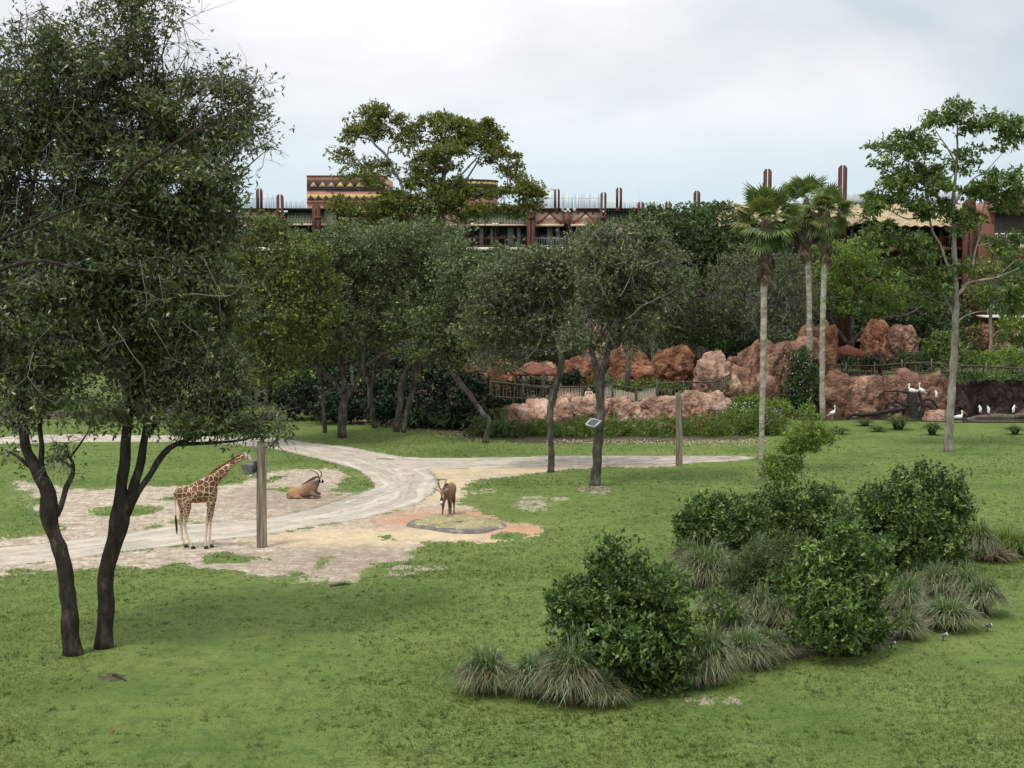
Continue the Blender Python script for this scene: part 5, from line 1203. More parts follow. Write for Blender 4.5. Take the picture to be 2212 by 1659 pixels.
def palm(label, d, path, crown_v, R, ng, nd, skirt, seed):
    r = np.random.default_rng(seed)
    b = P(path[0][0], path[0][1], d); b[2] = max(b[2], 0)
    t = thing('fan_palm', label, 'palm tree', b, 'tall fan palms')
    q = px_path(path, d, .4, .02); q[0, 2] = b[2] - .15; mb = MB(); add_path(mb, q, 10); build_mb('trunk', mb, bark_palm, t, smooth=True)
    c = P(path[-1][0], crown_v, d)
    # brown fibre below the crown
    mb = MB(); mb.tube([c - (0, 0, skirt * .75), c - (0, 0, skirt * .4), c - (0,0,.1), c + (0, 0, .35)], [.15, .26, .3, .1], 9)
    build_mb('leaf_base_fibre', mb, noise_mat('palm_fibre', [(.3, (.07, .04, .025)), (.7, (.20, .13, .09))], 6, 6, .95, .8, 20, .05, (1, 1, .2)), t)
    wl_ = world_loc(t)
    def frond(me, az, el, sc, off):
        o = bpy.data.objects.new('frond' if me not in fans[2:4] else 'dead_frond', me); COL.objects.link(o); o.parent = t
        o.location = Vector((c + off - wl_)); o.rotation_euler = Euler((r.normal(0, .25), -el, az), 'XYZ'); o.scale = (sc,) * 3
    for i in range(ng):
        el = math.radians(-72 + 150 * r.random() ** .9); az = i * 2.4 + r.normal(0, .3)
        frond(fans[r.integers(0, 2)] if r.random() > .12 else fans[4], az, el, R * r.uniform(.85, 1.1), np.array((0, 0, r.uniform(-.1, .25))))
    for i in range(nd):
        el = math.radians(r.uniform(-86, -62)); az = i * 2.4 + r.normal(0, .3)
        frond(fans[2 + r.integers(0, 2)], az, el, R * r.uniform(.6, .95), np.array((0, 0, -r.uniform(.1, skirt * .6))))
palm('nearest fan palm with a tall straight pale trunk, base on the lawn', G(1643, 1040)[1], [(1643,1041,14),(1645,1000,12),(1646,900,12),(1649,750,13),(1650,640,14),(1655,560,15),(1656,500,14)], 476, 1.22, 60, 64, 3.0, 3)
palm('left of the two far fan palms beside the pond, slightly taller', 112, [(1752,897,13),(1749,800,12),(1748,650,12),(1745,560,12),(1742,500,13),(1742,450,12)], 438, 1.45, 50, 90, 4.6, 5)
palm('right of the two far fan palms beside the pond, gently curved', 109, [(1777,901,13),(1776,800,12),(1777,700,12),(1780,600,12),(1783,540,12),(1785,470,12)], 457, 1.42, 50, 60, 3.6, 8)
# ------------------------------------------------------------------ rocks
def rock_mat(name, stops, second=(0.5, .62, 1.1)):
    return noise_mat(name, stops, 1.1, 9, 0.93, 1.0, 4.5, 0.22, spec=.12, second=second, rough2=.68)
rk_pink = rock_mat('rock_pink', [(.30, (.10, .055, .038)), (.40, (.30, .175, .12)), (.52, (.45, .285, .205)), (.66, (.60, .44, .35))])
rk_red = rock_mat('rock_red', [(.30, (.06, .024, .016)), (.42, (.20, .085, .050)), (.56, (.31, .150, .090)), (.70, (.45, .28, .19))])
rk_brown = rock_mat('rock_brown', [(.30, (.055, .033, .024)), (.42, (.20, .108, .075)), (.56, (.32, .185, .130)), (.70, (.47, .33, .25))])
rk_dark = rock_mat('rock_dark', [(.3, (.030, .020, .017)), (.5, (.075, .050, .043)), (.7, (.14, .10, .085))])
_ico = {}
def ico(sub):
    if sub not in _ico:
        bm = bmesh.new(); bmesh.ops.create_icosphere(bm, subdivisions=sub, radius=1)
        V = np.array([v.co[:] for v in bm.verts]); F = np.array([[v.index for v in f.verts] for f in bm.faces]); bm.free()
        _ico[sub] = (V, F)
    return _ico[sub]
def rock_arrays(c, r, seed, sub=4, p=3.2, rough=.12, crag=.10, planes=26):
    """a faceted, fissured boulder: random cut planes worn round, then vertical cracks and grit"""
    V, F = ico(sub); rr = np.random.default_rng(seed * 13 + 5)
    N = rr.normal(0, 1, (planes, 3)); N /= np.linalg.norm(N, axis=1)[:, None]; dd = rr.uniform(.72, 1.0, planes)
    dots = V @ N.T; t = dd[None] / np.maximum(dots, .08)
    rad = -np.log(np.exp(-t * 16).sum(1)) / 16; sup = (np.abs(V) ** p).sum(1) ** (-1 / p)
    rad = np.minimum(rad + .10, 1.25) * (.45 + .55 * sup)
    W = V * rad[:, None] * np.asarray(r, float); s = float(np.min(r)) * .6 + float(np.mean(r)) * .4
    q = W / s; off = np.array((seed * 3.7, seed * 1.3, seed * .7))
    n1 = fbm(q * 1.3 + off, 3, seed % 97)
    w = fbm(q * 2 + off, 2, 7) * .5
    cr = np.abs(vnoise(np.stack([q[:, 0] * 1.9 + w, q[:, 1] * 1.9, q[:, 2] * .45 + w], -1) + off, 3))          # long vertical cracks
    cr2 = np.abs(vnoise(np.stack([q[:, 0] * 3.2 + w, q[:, 1] * 3.2, q[:, 2] * 2.0 + w], -1) + off, 9))
    n3 = fbm(q * 5.5 + off, 3, 11)
    dsp = n1 * rough - np.clip(.17 - cr, 0, 1) * crag * 13 - np.clip(.12 - cr2, 0, 1) * crag * 8 + n3 * rough * .6
    nrm = V / np.linalg.norm(V, axis=1)[:, None]
    return W + nrm * dsp[:, None] * s + c, F
def rock_px(name, u0, v0, u1, v1, d, mat, seed, parent=None, thick=.8, label=None, cat='rock', group=None, sub=None, sink=.25, **kw):
    sub = 5 if (u1 - u0) * (v1 - v0) > 3600 else 4
    a = P(u0, v1, d); b = P(u1, v0, d)
    cx_, w, h = (a[0] + b[0]) / 2, (b[0] - a[0]), b[2] - a[2]
    z0 = a[2] - sink * h
    c = np.array((cx_, d + w * .1, (z0 + b[2]) / 2)); r = (w / 2 * 1.02, min(w, h * 1.5) * thick / 2, (b[2] - z0) / 2)
    V, F = rock_arrays(c, r, seed, sub, **kw)
    if parent is not None: return build(name, V, F, mat, parent, smooth=False, label=label)
    o = bpy.data.objects.new(name, mesh_np(name, V - c, F)); o.location = Vector(c); COL.objects.link(o); o.data.materials.append(mat)
    return tag(o, label, cat, group)
def smooth_some(o): o.data.polygons.foreach_set('use_smooth', np.ones(len(o.data.polygons), bool))
wall = thing('boulder_wall', 'low wall of pinkish boulders below the bamboo fence, behind the feathery hedge', 'rock wall', (P(1330, 900, 105)[0], 105, 0))
for k, (u0, v0, u1, v1) in enumerate(((1105,869,1150,915),(1140,866,1180,915),(1168,868,1205,918),(1188,860,1252,920),(1240,860,1300,922),(1285,862,1330,922),(1312,856,1362,922),(1350,865,1402,925),(1388,858,1425,890),(1396,874,1430,925),
        (1415,855,1470,885),(1425,875,1475,928),(1462,855,1512,925),(1496,850,1545,915),(1520,845,1562,912),(1545,864,1572,905))):
    rock_px('rock', u0 - 9, v0, u1 + 9, v1, 105 + (.25 if k % 2 else 0) + (.6 if u0 > 1480 else 0), rk_pink, 100 + k, wall, thick=.9, p=5, planes=16)
rock_px('boulder', 1502, 769, 1607, 870, 109.5, rk_pink, 140, label='big pale pink dome-shaped boulder at the right end of the low fence', sub=5, p=2.2)
rock_px('boulder', 1568, 795, 1640, 880, 110.4, rk_brown, 141, label='brown boulder wedged right of the pale dome boulder', sub=4)
rock_px('boulder', 1535, 856, 1582, 872, 108.3, rk_pink, 142, label='small flat boulder at the foot of the dome boulder', sub=3)
arch = thing('rock_arch', 'tall red-brown cliff with an arch filled by a flowering vine', 'cliff', (P(1690, 900, 112)[0], 112, 0))
for k, (u0, v0, u1, v1, dd) in enumerate(((1592,745,1665,905,1.5),(1640,738,1705,905,.5),(1672,740,1745,800,1.5),(1715,722,1785,775,1.5),(1762,706,1808,840,1.5),(1600,820,1690,905,0),(1752,800,1800,905,2.5),(1560,775,1620,905,2.5),(1725,700,1775,760,3))):
    rock_px('rock', u0, v0, u1, v1, 112 + dd, rk_brown if k != 4 else rk_red, 150 + k, arch, thick=.8, p=4.5, planes=16)
mb = MB(); mb.box((xu(1640, 114.5), 114.8, 0), (xu(1790, 114.5), 117, 4.6)); build_mb('recess_shade', mb, rk_dark, arch)  # solid dark block, shade inside the arch put into its colour
shrub('dense dark vine sprinkled with pale blue flowers hanging inside the rock arch', 110.6, (1728, 880), [(1736,800,36,44),(1722,840,30,34),(1745,835,24,42),(1732,772,22,18)], 6500, 0.17, 0.10, L_dark, name='flowering_vine', cat='vine', clump=.45, stems=3)
q = np.array([P(rng.normal(1728, 19), rng.uniform(762, 865), 109.4 + rng.uniform(0, .3)) for _ in range(90)]); V, F = leaf_quads(q, np.full(90, .085), np.full(90, .08), -1)
tag(build('vine_flowers', V, F, MATS['flower_blue'], None), 'pale blue flowers dotting the vine in the rock arch', 'flowers', kind='stuff')
rwall = thing('rock_wall', 'tall red-brown rock wall behind the pond at the right, below the railing', 'rock wall', (P(1900, 900, 111.5)[0], 111.5, 0))
for k, (u0, v0, u1, v1) in enumerate(((1778,812,1822,908),(1808,813,1852,908),(1840,810,1900,908),(1885,822,1930,908),(1915,815,1965,908),(1948,805,1990,908),(1978,804,2020,908),(2005,812,2050,910))):
    rock_px('rock', u0 - 12, v0, u1 + 12, v1, 111.5 + .3 * (k % 2), rk_brown, 170 + k, rwall, thick=.8, p=5, planes=16)
dwall = thing('dark_rock_wall', 'blackish rock wall at the far right behind the white birds', 'rock wall', (P(2130, 900, 112)[0], 112, 0))
for k, (u0, v0, u1, v1) in enumerate(((2030,820,2090,912),(2075,826,2130,912),(2118,822,2180,912),(2165,825,2230,912),(2215,822,2280,912))):
    rock_px('rock', u0 - 14, v0, u1 + 14, v1, 112.2 + .3 * (k % 2), rk_dark, 190 + k, dwall, thick=.8, p=5)
rock_px('boulder', 1990, 884, 2049, 912, 109.6, rk_pink, 200, label='small flat-topped pink rock at the pond edge by the black stump', sub=4, p=4, sink=.1)
rock_px('boulder', 1700, 893, 1768, 903, 111.4, rk_red, 201, label='low red stone ledge at the left end of the pond', sub=3)
rock_px('boulder', 1800, 897, 1960, 905, 112.2, rk_red, 202, label='long low red stone ledge along the pond foot', sub=4)
for k, (u0, v0, u1, v1, d, mt, lab) in enumerate(((1855,695,1922,796,122,rk_red,'left of the twin tall boulders behind the right railing'),(1908,697,1992,796,121.5,rk_brown,'right of the twin tall boulders, taller and browner'),
        (2078,697,2156,758,128,rk_red,'orange-red cleft boulder on the upper right terrace'),(2150,738,2190,765,124,rk_pink,'small pale boulder below the upper right terrace'),(2155,712,2212,742,131,rk_pink,'pale flat boulder at the upper right edge'),(2120,690,2212,705,137,rk_pink,'pale ledge under the white deck rail'),
        (1255,678,1328,790,119,rk_pink,'tall pale pink rock spire half hidden by the stout oak'),(1318,752,1412,835,116.5,rk_red,'bright orange-red cliff block right of the stout oak'),(1400,752,1512,836,120,rk_red,'shaded dark red cliff behind the lantern'),
        (1205,770,1285,835,117.5,rk_red,'shaded red rock between the pavilion and the stout oak'),(1135,777,1210,836,121,rk_pink,'pale rock heap just behind the red pavilion roof'),(1000,755,1082,890,110.5,rk_red,'dark red cliff left of the pavilion'),(1060,770,1130,860,116,rk_red,'dark red cliff behind the left half of the pavilion'),(1745,700,1800,790,119,rk_red,'red spur behind the two far palms'),(1455,740,1560,800,121,rk_dark,'dark overhang above the lantern'))):
    rock_px('boulder', u0, v0, u1, v1, d, mt, 210 + k, label=lab)
# ------------------------------------------------------------------ fences on the terraces
bamboo_dark = noise_mat('fence_pole_grey', [(.3, (.040, .040, .030)), (.7, (.115, .11, .085))], 5, 5, .85, .3)
bamboo_pale = noise_mat('bamboo_pale', [(.3, (.46, .38, .28)), (.7, (.70, .61, .49))], 4, 5, .8, .2)
bamboo_mid = noise_mat('bamboo_weathered', [(.3, (.10, .085, .06)), (.7, (.23, .19, .145))], 4, 5, .85, .2)
def pole(name, a, b, w, mat, par, n=6):
    m = MB(); m.tube([a, (np.array(a) + np.array(b)) / 2, b], [w/2, w/2*1.05, w/2*.95], n); return build_mb(name, m, mat, par)
fl = thing('bamboo_fence', 'zigzag bamboo picket fence with grey pole rails above the low boulder wall', 'fence', (P(1330, 860, 106.2)[0], 106.2, 1.0))
FT = [(1060,824),(1130,832),(1190,836),(1258,836),(1323,830),(1374,841),(1419,829),(1476,825),(1541,826),(1577,808)]
FB = [(1060,857),(1130,860),(1190,860),(1258,862),(1323,859),(1374,868),(1419,857),(1476,853),(1541,849),(1577,834)]
FY = [106.6,106.4,106.2,106.2,106.2,106.0,106.2,106.4,106.6,108.6]
pts_t = [P(u, v, y) for (u, v), y in zip(FT, FY)]; pts_b = [P(u, v, y) for (u, v), y in zip(FB, FY)]
for i in range(len(FT) - 1):
    pole('top_rail', pts_t[i] - (0.1, 0, 0), pts_t[i+1] + (.1, 0, 0), .12, bamboo_dark, fl); pole('bottom_rail', pts_b[i] - (0, .05, 0), pts_b[i+1] - (0, .05, 0), .10, bamboo_dark, fl)
for a, b in zip(pts_t, pts_b): pole('post', b - (0, .02, .45), a + (0, -.02, .12), .13, bamboo_dark, fl)
pk = mesh_np('picket', *(lambda r: (r[0], r[1]))(tube_np([(0, 0, 0), (0, 0, 1)], [.5, .46], 5)))
def pickets(par, a_t, a_b, b_t, b_b, n, mat, w, ext, seed, y_off=.1, jit=.06, gap=(9, 9)):
    r = np.random.default_rng(seed); me = pk.copy(); me.materials.append(mat); wl = world_loc(par)
    for i in range(n):
        t = (i + .5) / n
        if gap[0] < t < gap[1]: continue      # the opening where the visitor looks through
        lo = a_b * (1 - t) + b_b * t - (0, 0, ext); hi = a_t * (1 - t) + b_t * t + (0, 0, r.uniform(-jit, jit))
        o = bpy.data.objects.new('picket', me); COL.objects.link(o); o.parent = par
        o.location = Vector(lo + (0, y_off, 0) - wl); o.scale = (w, w, hi[2] - lo[2]); o.rotation_euler = (r.normal(0, .02), r.normal(0, .02), 0)
dens = (9, 9, 24, 24, 24, 22, 8, 8, 16)
for i in range(len(FT) - 1):
    mt = (bamboo_mid, bamboo_mid, bamboo_pale, bamboo_pale, bamboo_pale, bamboo_pale, bamboo_mid, bamboo_mid, bamboo_mid)[i]
    low = np.array((0, 0, .30)) if i in (4, 5) else np.zeros(3)
    if i == 5: low = np.array((0, 0, .25))
    pickets(fl, pts_t[i] - low, pts_b[i], pts_t[i+1] - low, pts_b[i+1], dens[i], mt, 0.066 if dens[i] > 12 else .05, .22 if i < 6 else .02, i, jit=.04, gap=(.06, .46) if i == 3 else (9, 9))
fr_ = thing('bamboo_railing', 'long open bamboo railing with dark poles above the tall rock wall at the right', 'fence', (P(1990, 810, 112.8)[0], 112.8, 2.9))
RT = [(1776,785),(1827,790),(1889,790),(1948,785),(2012,782.5),(2051,789.5),(2130,791),(2215,796.6),(2290,798)]
RB = [(1776,811),(1827,811),(1889,809),(1948,806),(2012,805),(2051,811),(2130,816),(2215,819),(2290,822)]
rt = [P(u, v, 112.8) for u, v in RT]; rb = [P(u, v, 112.8) for u, v in RB]
for i in range(len(RT) - 1):
    pole('top_rail', rt[i] - (.1, 0, 0), rt[i+1] + (.1, 0, 0), .11, bamboo_dark, fr_); pole('bottom_rail', rb[i] - (0, .05, 0), rb[i+1] - (0, .05, 0), .09, bamboo_dark, fr_)
    pickets(fr_, rt[i], rb[i], rt[i+1], rb[i+1], 5, bamboo_mid, .05, .05, 30 + i, jit=.09)
for a, b in zip(rt, rb): pole('post', b - (0, .02, .1), a + (0, -.02, .3), .10, bamboo_mid, fr_)
scr = thing('bamboo_screen', 'short stretch of pale bamboo pickets behind the open railing at the right', 'fence', (P(1940, 815, 113.6)[0], 113.6, 2.9))
for i, (u0, u1, v0, v1) in enumerate(((1897, 1960, 808, 822), (2030, 2062, 812, 822))):
    pickets(scr, P(u0, v0, 113.6), P(u0, v1, 113.6), P(u1, v0, 113.6), P(u1, v1, 113.6), 15 if i == 0 else 8, bamboo_pale, .06, .03, 50 + i)
# pale walk behind the low fence
slab('walkway', [(xu(1150, 107), 107), (xu(1470, 107), 107), (xu(1440, 109.6), 109.6), (xu(1180, 109.6), 109.6)], .9, 1.02, noise_mat('walk_concrete', [(.3, (.38, .32, .26)), (.7, (.5, .44, .37))], 2, 5, .9, .1), 'pale walkway behind the bamboo fence')
# posts, pavilion, parasol, lantern
weath = noise_mat('weathered_wood', [(.28, (.10, .085, .068)), (.5, (.24, .20, .155)), (.68, (.38, .33, .265))], 2.2, 8, .9, .8, 9, .03, (4, 4, .25), .1, second=(1.1, .7, 1.08))
def utility_post(label, u, v0, v1, w, cut):
    b = G(u, v0); t = thing('wooden_post', label, 'post', b, 'tall wooden posts')
    top = P(u - 1, v1, b[1]); r = M(w, b[1]) / 2
    q = resample(np.array([(b[0], b[1], -.2, r * 1.04), (b[0], b[1], 1.5, r), (top[0], b[1], top[2] - .25, r * .95), (top[0], b[1], top[2], r * .94)]), .3)
    q[:, 3] *= 1 + .03 * vnoise(q[:, :3] * 2, 4); V, F = tube_np(q[:, :3], q[:, 3], 16)
    V[:, 2] += np.where(V[:, 2] > top[2] - .01, (V[:, 0] - b[0]) * cut, 0)
    build('pole', V, F, weath, t, smooth=False); return b, top, r
p1b, p1t, p1r = utility_post('weathered grey wooden post beside the giraffe, with a feeder bucket', 566, 1181, 956, 22, .3)
p2b, p2t, p2r = utility_post('weathered wooden post standing alone by the road, before the boulder wall', 1467, 1006, 849, 15, .1)
# bucket feeder on the first post
metal = noise_mat('galvanised_metal', [(.3, (.13, .13, .14)), (.5, (.20, .20, .215)), (.7, (.28, .28, .30))], 6, 5, .5, .1, spec=.4)
dark_metal = noise_mat('dark_metal', [(.3, (.03, .03, .032)), (.7, (.07, .07, .075))], 6, 4, .6, .05)
KG = 0.1719 * p1b[1] / FPX
bc = np.array((p1b[0] - p1r - .27, p1b[1] - .02, P(540, 1013, p1b[1])[2]))
bk = thing('feeder_bucket', 'grey metal feeder bucket fixed to the left side of the post', 'feeder', bc)
m = MB(); N = 18; prof = [(.20, -.20), (.24, -.12), (.27, .16), (.285, .17), (.285, .19), (.255, .19), (.25, .15), (.22, -.10), (.0, -.12)]
ang = np.arange(N) * 2 * PI / N; V = []
for rr, zz in prof: V += [(bc[0] + rr * math.cos(a), bc[1] + rr * math.sin(a) * .9, bc[2] + zz) for a in ang]
F = [(i*N + j, i*N + (j+1) % N, (i+1)*N + (j+1) % N, (i+1)*N + j) for i in range(len(prof)-1) for j in range(N)]
m.add(V, [np.array(F), np.array([tuple(range(N))[::-1]])]); build_mb('bucket', m, metal, bk, smooth=False)
m = MB(); m.box((bc[0] + .20, bc[1] - .2, bc[2] - .12), (bc[0] + .275, bc[1] + .2, bc[2] + .30)); build_mb('back_plate', m, dark_metal, bk)
m = MB(); m.tube([bc + (-.27, -.05, .17), bc + (-.31, -.05, .1), bc + (-.25, -.05, .0)], [.012] * 3, 5); build_mb('handle', m, dark_metal, bk)
# mesh feeder box on the stout oak
oy = G(1284, 1050)[1]
fc = P(1278, 917, oy - .35); fb = thing('mesh_feeder', 'tilted grey mesh feeder box strapped to the stout oak', 'feeder', fc)
A = [P(u, v, oy - dd) for u, v, dd in ((1265.5, 917, .75), (1278, 904.5, .55), (1298, 909, .40), (1284, 922.5, .75))]
B = [P(u, v, oy - dd) for u, v, dd in ((1268, 922, .45), (1278, 910, .3), (1297, 927, .25), (1287, 930, .5))]
for i in range(4):
    m = MB(); m.bar(A[i], A[(i+1) % 4], .07); build_mb('frame', m, noise_mat('pale_metal', [(.3, (.42, .43, .44)), (.7, (.58, .59, .6))], 4, 3, .5, 0), fb)
Q = np.array(A + B); build('box', Q, [np.array([(0,1,5,4),(1,2,6,5),(2,3,7,6),(3,0,4,7),(4,5,6,7)])], metal, fb)
cn = sum(A) / 4; m = MB()
for i in range(7):
    t = (i + .5) / 7; m.bar(A[0]*(1-t) + A[3]*t, A[1]*(1-t) + A[2]*t, .022); m.bar(A[0]*(1-t) + A[1]*t, A[3]*(1-t) + A[2]*t, .022)
build_mb('mesh', m, metal, fb, kind='stuff')
build('floor', np.array([cn*.05 + p*.95 - (0,0,.06) for p in A]), [np.array([(0,1,2,3)])], metal, fb)
m = MB(); m.bar(cn - (0,0,.04), cn + (0, .25, -.2), .04); build_mb('bracket', m, dark_metal, fb)
# pavilion with red-brown roof
roof_rb = noise_mat('roof_red_brown', [(.3, (.10, .038, .028)), (.5, (.19, .075, .052)), (.7, (.27, .125, .09))], 3, 7, .9, .6, 14, .04, (1, 1, 1), .1)
def hip(par, u0, u1, vp, ve, y, dep, name='roof', z_=None, over=.0):
    a, b, c = P(u0, ve, y), P(u1, ve, y), P((u0 + u1) / 2, vp, y + dep / 2); w = b[0] - a[0]
    V = [(a[0], y, a[2]), (b[0], y, a[2]), (b[0], y + dep, a[2]), (a[0], y + dep, a[2]), (c[0] - w * .04, y + dep / 2, c[2]), (c[0] + w * .04, y + dep / 2, c[2])]
    V += [(x, yy, zz - .16) for x, yy, zz in V[:4]]
    return build(name, V, [np.array([(0,1,5,4),(2,3,4,5),(0,6,7,1),(1,7,8,2),(2,8,9,3),(3,9,6,0),(6,9,8,7)]), np.array([(1,2,5),(3,0,4)])], roof_rb, par)
pv = thing('pavilion', 'open pavilion with red-brown hipped roof behind the left part of the fence', 'pavilion', (P(1158, 860, 108.6)[0], 109.6, 1.0))
hip(pv, 1108, 1210, 783, 806, 107.9, 4.4)
for u, y, w in ((1124, 108.4, 5), (1146, 108.4, 4), (1173.5, 107.8, 9), (1200, 108.4, 5), (1124, 111.6, 4), (1200, 111.6, 4)):
    a, b = P(u, 870, y), P(u, 802, y); a[2] = .95; m = MB(); m.bar(a, b, M(w, y)); build_mb('post', m, noise_mat('post_charred', [(.3, (.03, .022, .02)), (.7, (.08, .06, .05))], 4, 4, .9, .2), pv)
m = MB(); a, b = P(1112, 812, 108.0), P(1206, 807, 108.0); m.box((a[0], 108.0, a[2]), (b[0], 108.2, b[2])); build_mb('beam', m, wood_red, pv)
ps = thing('thatched_parasol', 'red-brown thatched parasol beside the twin tall boulders', 'parasol', (P(1830, 790, 116.5)[0], 116.5, 2.9))
cpt = P(1830, 744, 116.5); ev = P(1830, 762, 116.5); Rr = M(41, 116.5); V = [cpt]; N = 40; rr_ = np.random.default_rng(4)
for k in range(N):
    a = 2 * PI * k / N; V.append((ev[0] + Rr * math.cos(a), ev[1] + Rr * math.sin(a), ev[2] + rr_.uniform(-.07, .05)))
for k in range(N):
    a = 2 * PI * k / N; V.append((ev[0] + Rr * .93 * math.cos(a), ev[1] + Rr * .93 * math.sin(a), ev[2] - .22 + rr_.uniform(-.06, .05)))
build('canopy', V, [np.array([(0, 1 + k, 1 + (k + 1) % N) for k in range(N)]), np.array([(1 + k, 1 + N + k, 1 + N + (k + 1) % N, 1 + (k + 1) % N) for k in range(N)])], roof_rb, ps)
m = MB(); m.tube([(ev[0], ev[1], 2.85), cpt - (0, 0, .1)], [.09, .07], 8); build_mb('pole', m, bamboo_mid, ps)
la = thing('path_lantern', 'orange lantern on a thin rusty pole in front of the shaded cliff', 'lantern', (P(1474, 850, 110)[0], 110, 1.0))
lc = P(1478, 776, 110); m = MB(); m.tube([(lc[0] - .12, 110, .98), (lc[0] - .12, 110, lc[2] - .5), (lc[0] - .05, 110, lc[2] - .25)], [.05, .04, .05], 6); build_mb('pole', m, wood_red, la)
m = MB(); V, F = tube_np([lc - (0, 0, .16), lc + (0, 0, .12)], [.13, .22], 8); m.add(V, F); build_mb('shade', m, noise_mat('lantern_orange', [(.3, (.42, .11, .04)), (.7, (.62, .22, .08))], 3, 3, .6, 0), la)
m = MB(); m.tube([lc + (0, 0, .12), lc + (0, 0, .17)], [.27, .22], 8); build_mb('cap', m, wood_red, la)
m = MB(); m.tube([lc - (0, 0, .36), lc - (0, 0, .26), lc - (0, 0, .2)], [.12, .26, .16], 9); build_mb('collar', m, bamboo_dark, la)
# dark poles behind the fence
for k, (u, v0, v1, w, y) in enumerate(((1355.5, 783, 872, 12, 106.9), (1902, 753, 818, 7, 113.4))):
    a, b = P(u, v1, y), P(u, v0, y); a[2] = .95 if k == 0 else 2.85; t = thing('dark_post', ['thick charred post rising behind the dip of the low fence', 'slim dark post behind the open railing at the right'][k], 'post', a)
    m = MB(); m.tube([a, b], [M(w, y) / 2, M(w, y) / 2 * .9], 9); build_mb('pole', m, MATS['post_charred'], t)
# small peach flower-like lamp on the right terrace
c = P(1905 + 278, 798, 114); 
# ------------------------------------------------------------------ low rock slab with the fodder, in front of the standing antelope
mc = G(985, 1136); t = thing('feeding_mound', 'flat grey rock slab strewn with yellow-green fodder before the standing antelope', 'rock slab', (mc[0], mc[1], 0))
ol = [(879,1136),(884,1130),(900,1124),(925,1118),(955,1116),(990,1116),(1020,1119),(1050,1122),(1075,1127),(1090,1133),(1093,1138),(1082,1141),(1070,1145),(1055,1149),(1040,1152),(1005,1152.5),(980,1152),(950,1148),(920,1143),(895,1140)]
pl = np.array([G(u, v)[:2] for u, v in ol]); cen = pl.mean(0); K = len(pl); pl = np.array([resample(np.column_stack([np.vstack([pl, pl[:1]]), np.zeros((K+1, 2))]), .3)])[0][:-1, :2]; K = len(pl)
V = []; prof = ((1.02, -.06), (1.005, .03), (.975, .08), (.93, .11), (.8, .12), (.55, .13), (.25, .12))
for s, z in prof:
    for p in pl: q = cen + (p - cen) * s; V.append((q[0], q[1], z + .03 * float(vnoise(np.array((q[0] * 2.5, q[1] * 2.5, z)), 3))))
V.append((cen[0], cen[1], .12)); L_ = len(prof)
F = [(i*K + j, i*K + (j+1) % K, (i+1)*K + (j+1) % K, (i+1)*K + j) for i in range(L_-1) for j in range(K)]
build('slab', V, [np.array(F), np.array([((L_-1)*K + j, (L_-1)*K + (j+1) % K, L_*K) for j in range(K)])], noise_mat('slab_grey', [(.3, (.10, .088, .080)), (.5, (.17, .15, .138)), (.7, (.27, .25, .23))], 2, 7, .95, .6, 8, .05), t)
V = []; pr2 = ((1.0, .02), (.90, .135), (.5, .155), (.2, .15)); off = np.array((.16, .30)); fl2 = fbm(np.column_stack([pl * 1.2, np.zeros(K)]), 3, 8)
for s, z in pr2:
    for jn, p in enumerate(pl): q = cen + off * (.35 + .65 * (1 - s)) + (p - cen) * (s - .04 + .22 * fl2[jn] * (s > .8)); V.append((q[0], q[1], z + .02 * float(vnoise(np.array((q[0] * 4, q[1] * 4, z)), 5))))
V.append((cen[0], cen[1], .15)); L_ = len(pr2); F = [(i*K + j, i*K + (j+1) % K, (i+1)*K + (j+1) % K, (i+1)*K + j) for i in range(L_-1) for j in range(K)]
build('fodder_layer', V, [np.array(F), np.array([((L_-1)*K + j, (L_-1)*K + (j+1) % K, L_*K) for j in range(K)])], noise_mat('fodder', [(.3, (.22, .195, .10)), (.5, (.33, .30, .155)), (.7, (.42, .38, .23))], 3, 8, .95, .8, 16, .04), t)
nn_ = 900; rad = np.sqrt(rng.random(nn_)); jj = rng.integers(0, K, nn_); q = cen + (pl[jj] - cen) * (rad * .9)[:, None]; q3 = np.column_stack([q, np.full(nn_, .15) + rng.random(nn_) * .03])
V, F = leaf_quads(q3, np.full(nn_, .14), np.full(nn_, .02), 6); build('hay', V, F, leaf_mat('hay', (.30, .27, .12), (.42, .39, .19), (.55, .51, .30), .1, .8, .1), t, kind='stuff', attrs={'var': np.repeat(rng.random(nn_), 4)})
# fallen bits
def stick(label, u0, v0, u1, v1, w, cat='branch', mat=None, name='fallen_branch', bend=.06, z=.04):
    a, b = G(u0, v0), G(u1, v1); a[2] = b[2] = z; mid = (a + b) / 2 + (0, bend, .03); q = resample(np.array([(*a, w * .4), (*mid, w * .5), (*b, w * .15)]), .15)
    q[:, :3] += np.stack([vnoise(q[:, :3] * 6 + s, s) for s in range(3)], -1) * .02
    m = MB(); add_path(m, q, 6); V, F, _ = m.arrays(); o = build(name, V, F, mat or bark_oak); tag(o, label, cat); return o
stick('broken branch lying in the grass below the bare sandy patch', 713, 1268, 757, 1264, .11); stick('thin dark stick lying on the road bend', 812, 993, 852, 995, .05); stick('dark rotten log in the hollow under the large oaks', 244, 1460, 272, 1474, .10)
lf = rock_arrays(np.array(G(242, 1583)) + (0, 0, .04), (.06, .05, .04), 3, 2)
tag(build('dead_leaf', lf[0], lf[1], noise_mat('leaf_russet', [(.3, (.20, .07, .04)), (.7, (.34, .15, .09))], 9, 3, .8, 0)), 'curled russet dead leaf on the grass near the bottom left', 'leaf')
st = thing('mulch_ring', 'ring of pale wood chips round the foot of the stout oak', 'mulch', G(1284, 1055)); cc_ = G(1284, 1056); n = 700
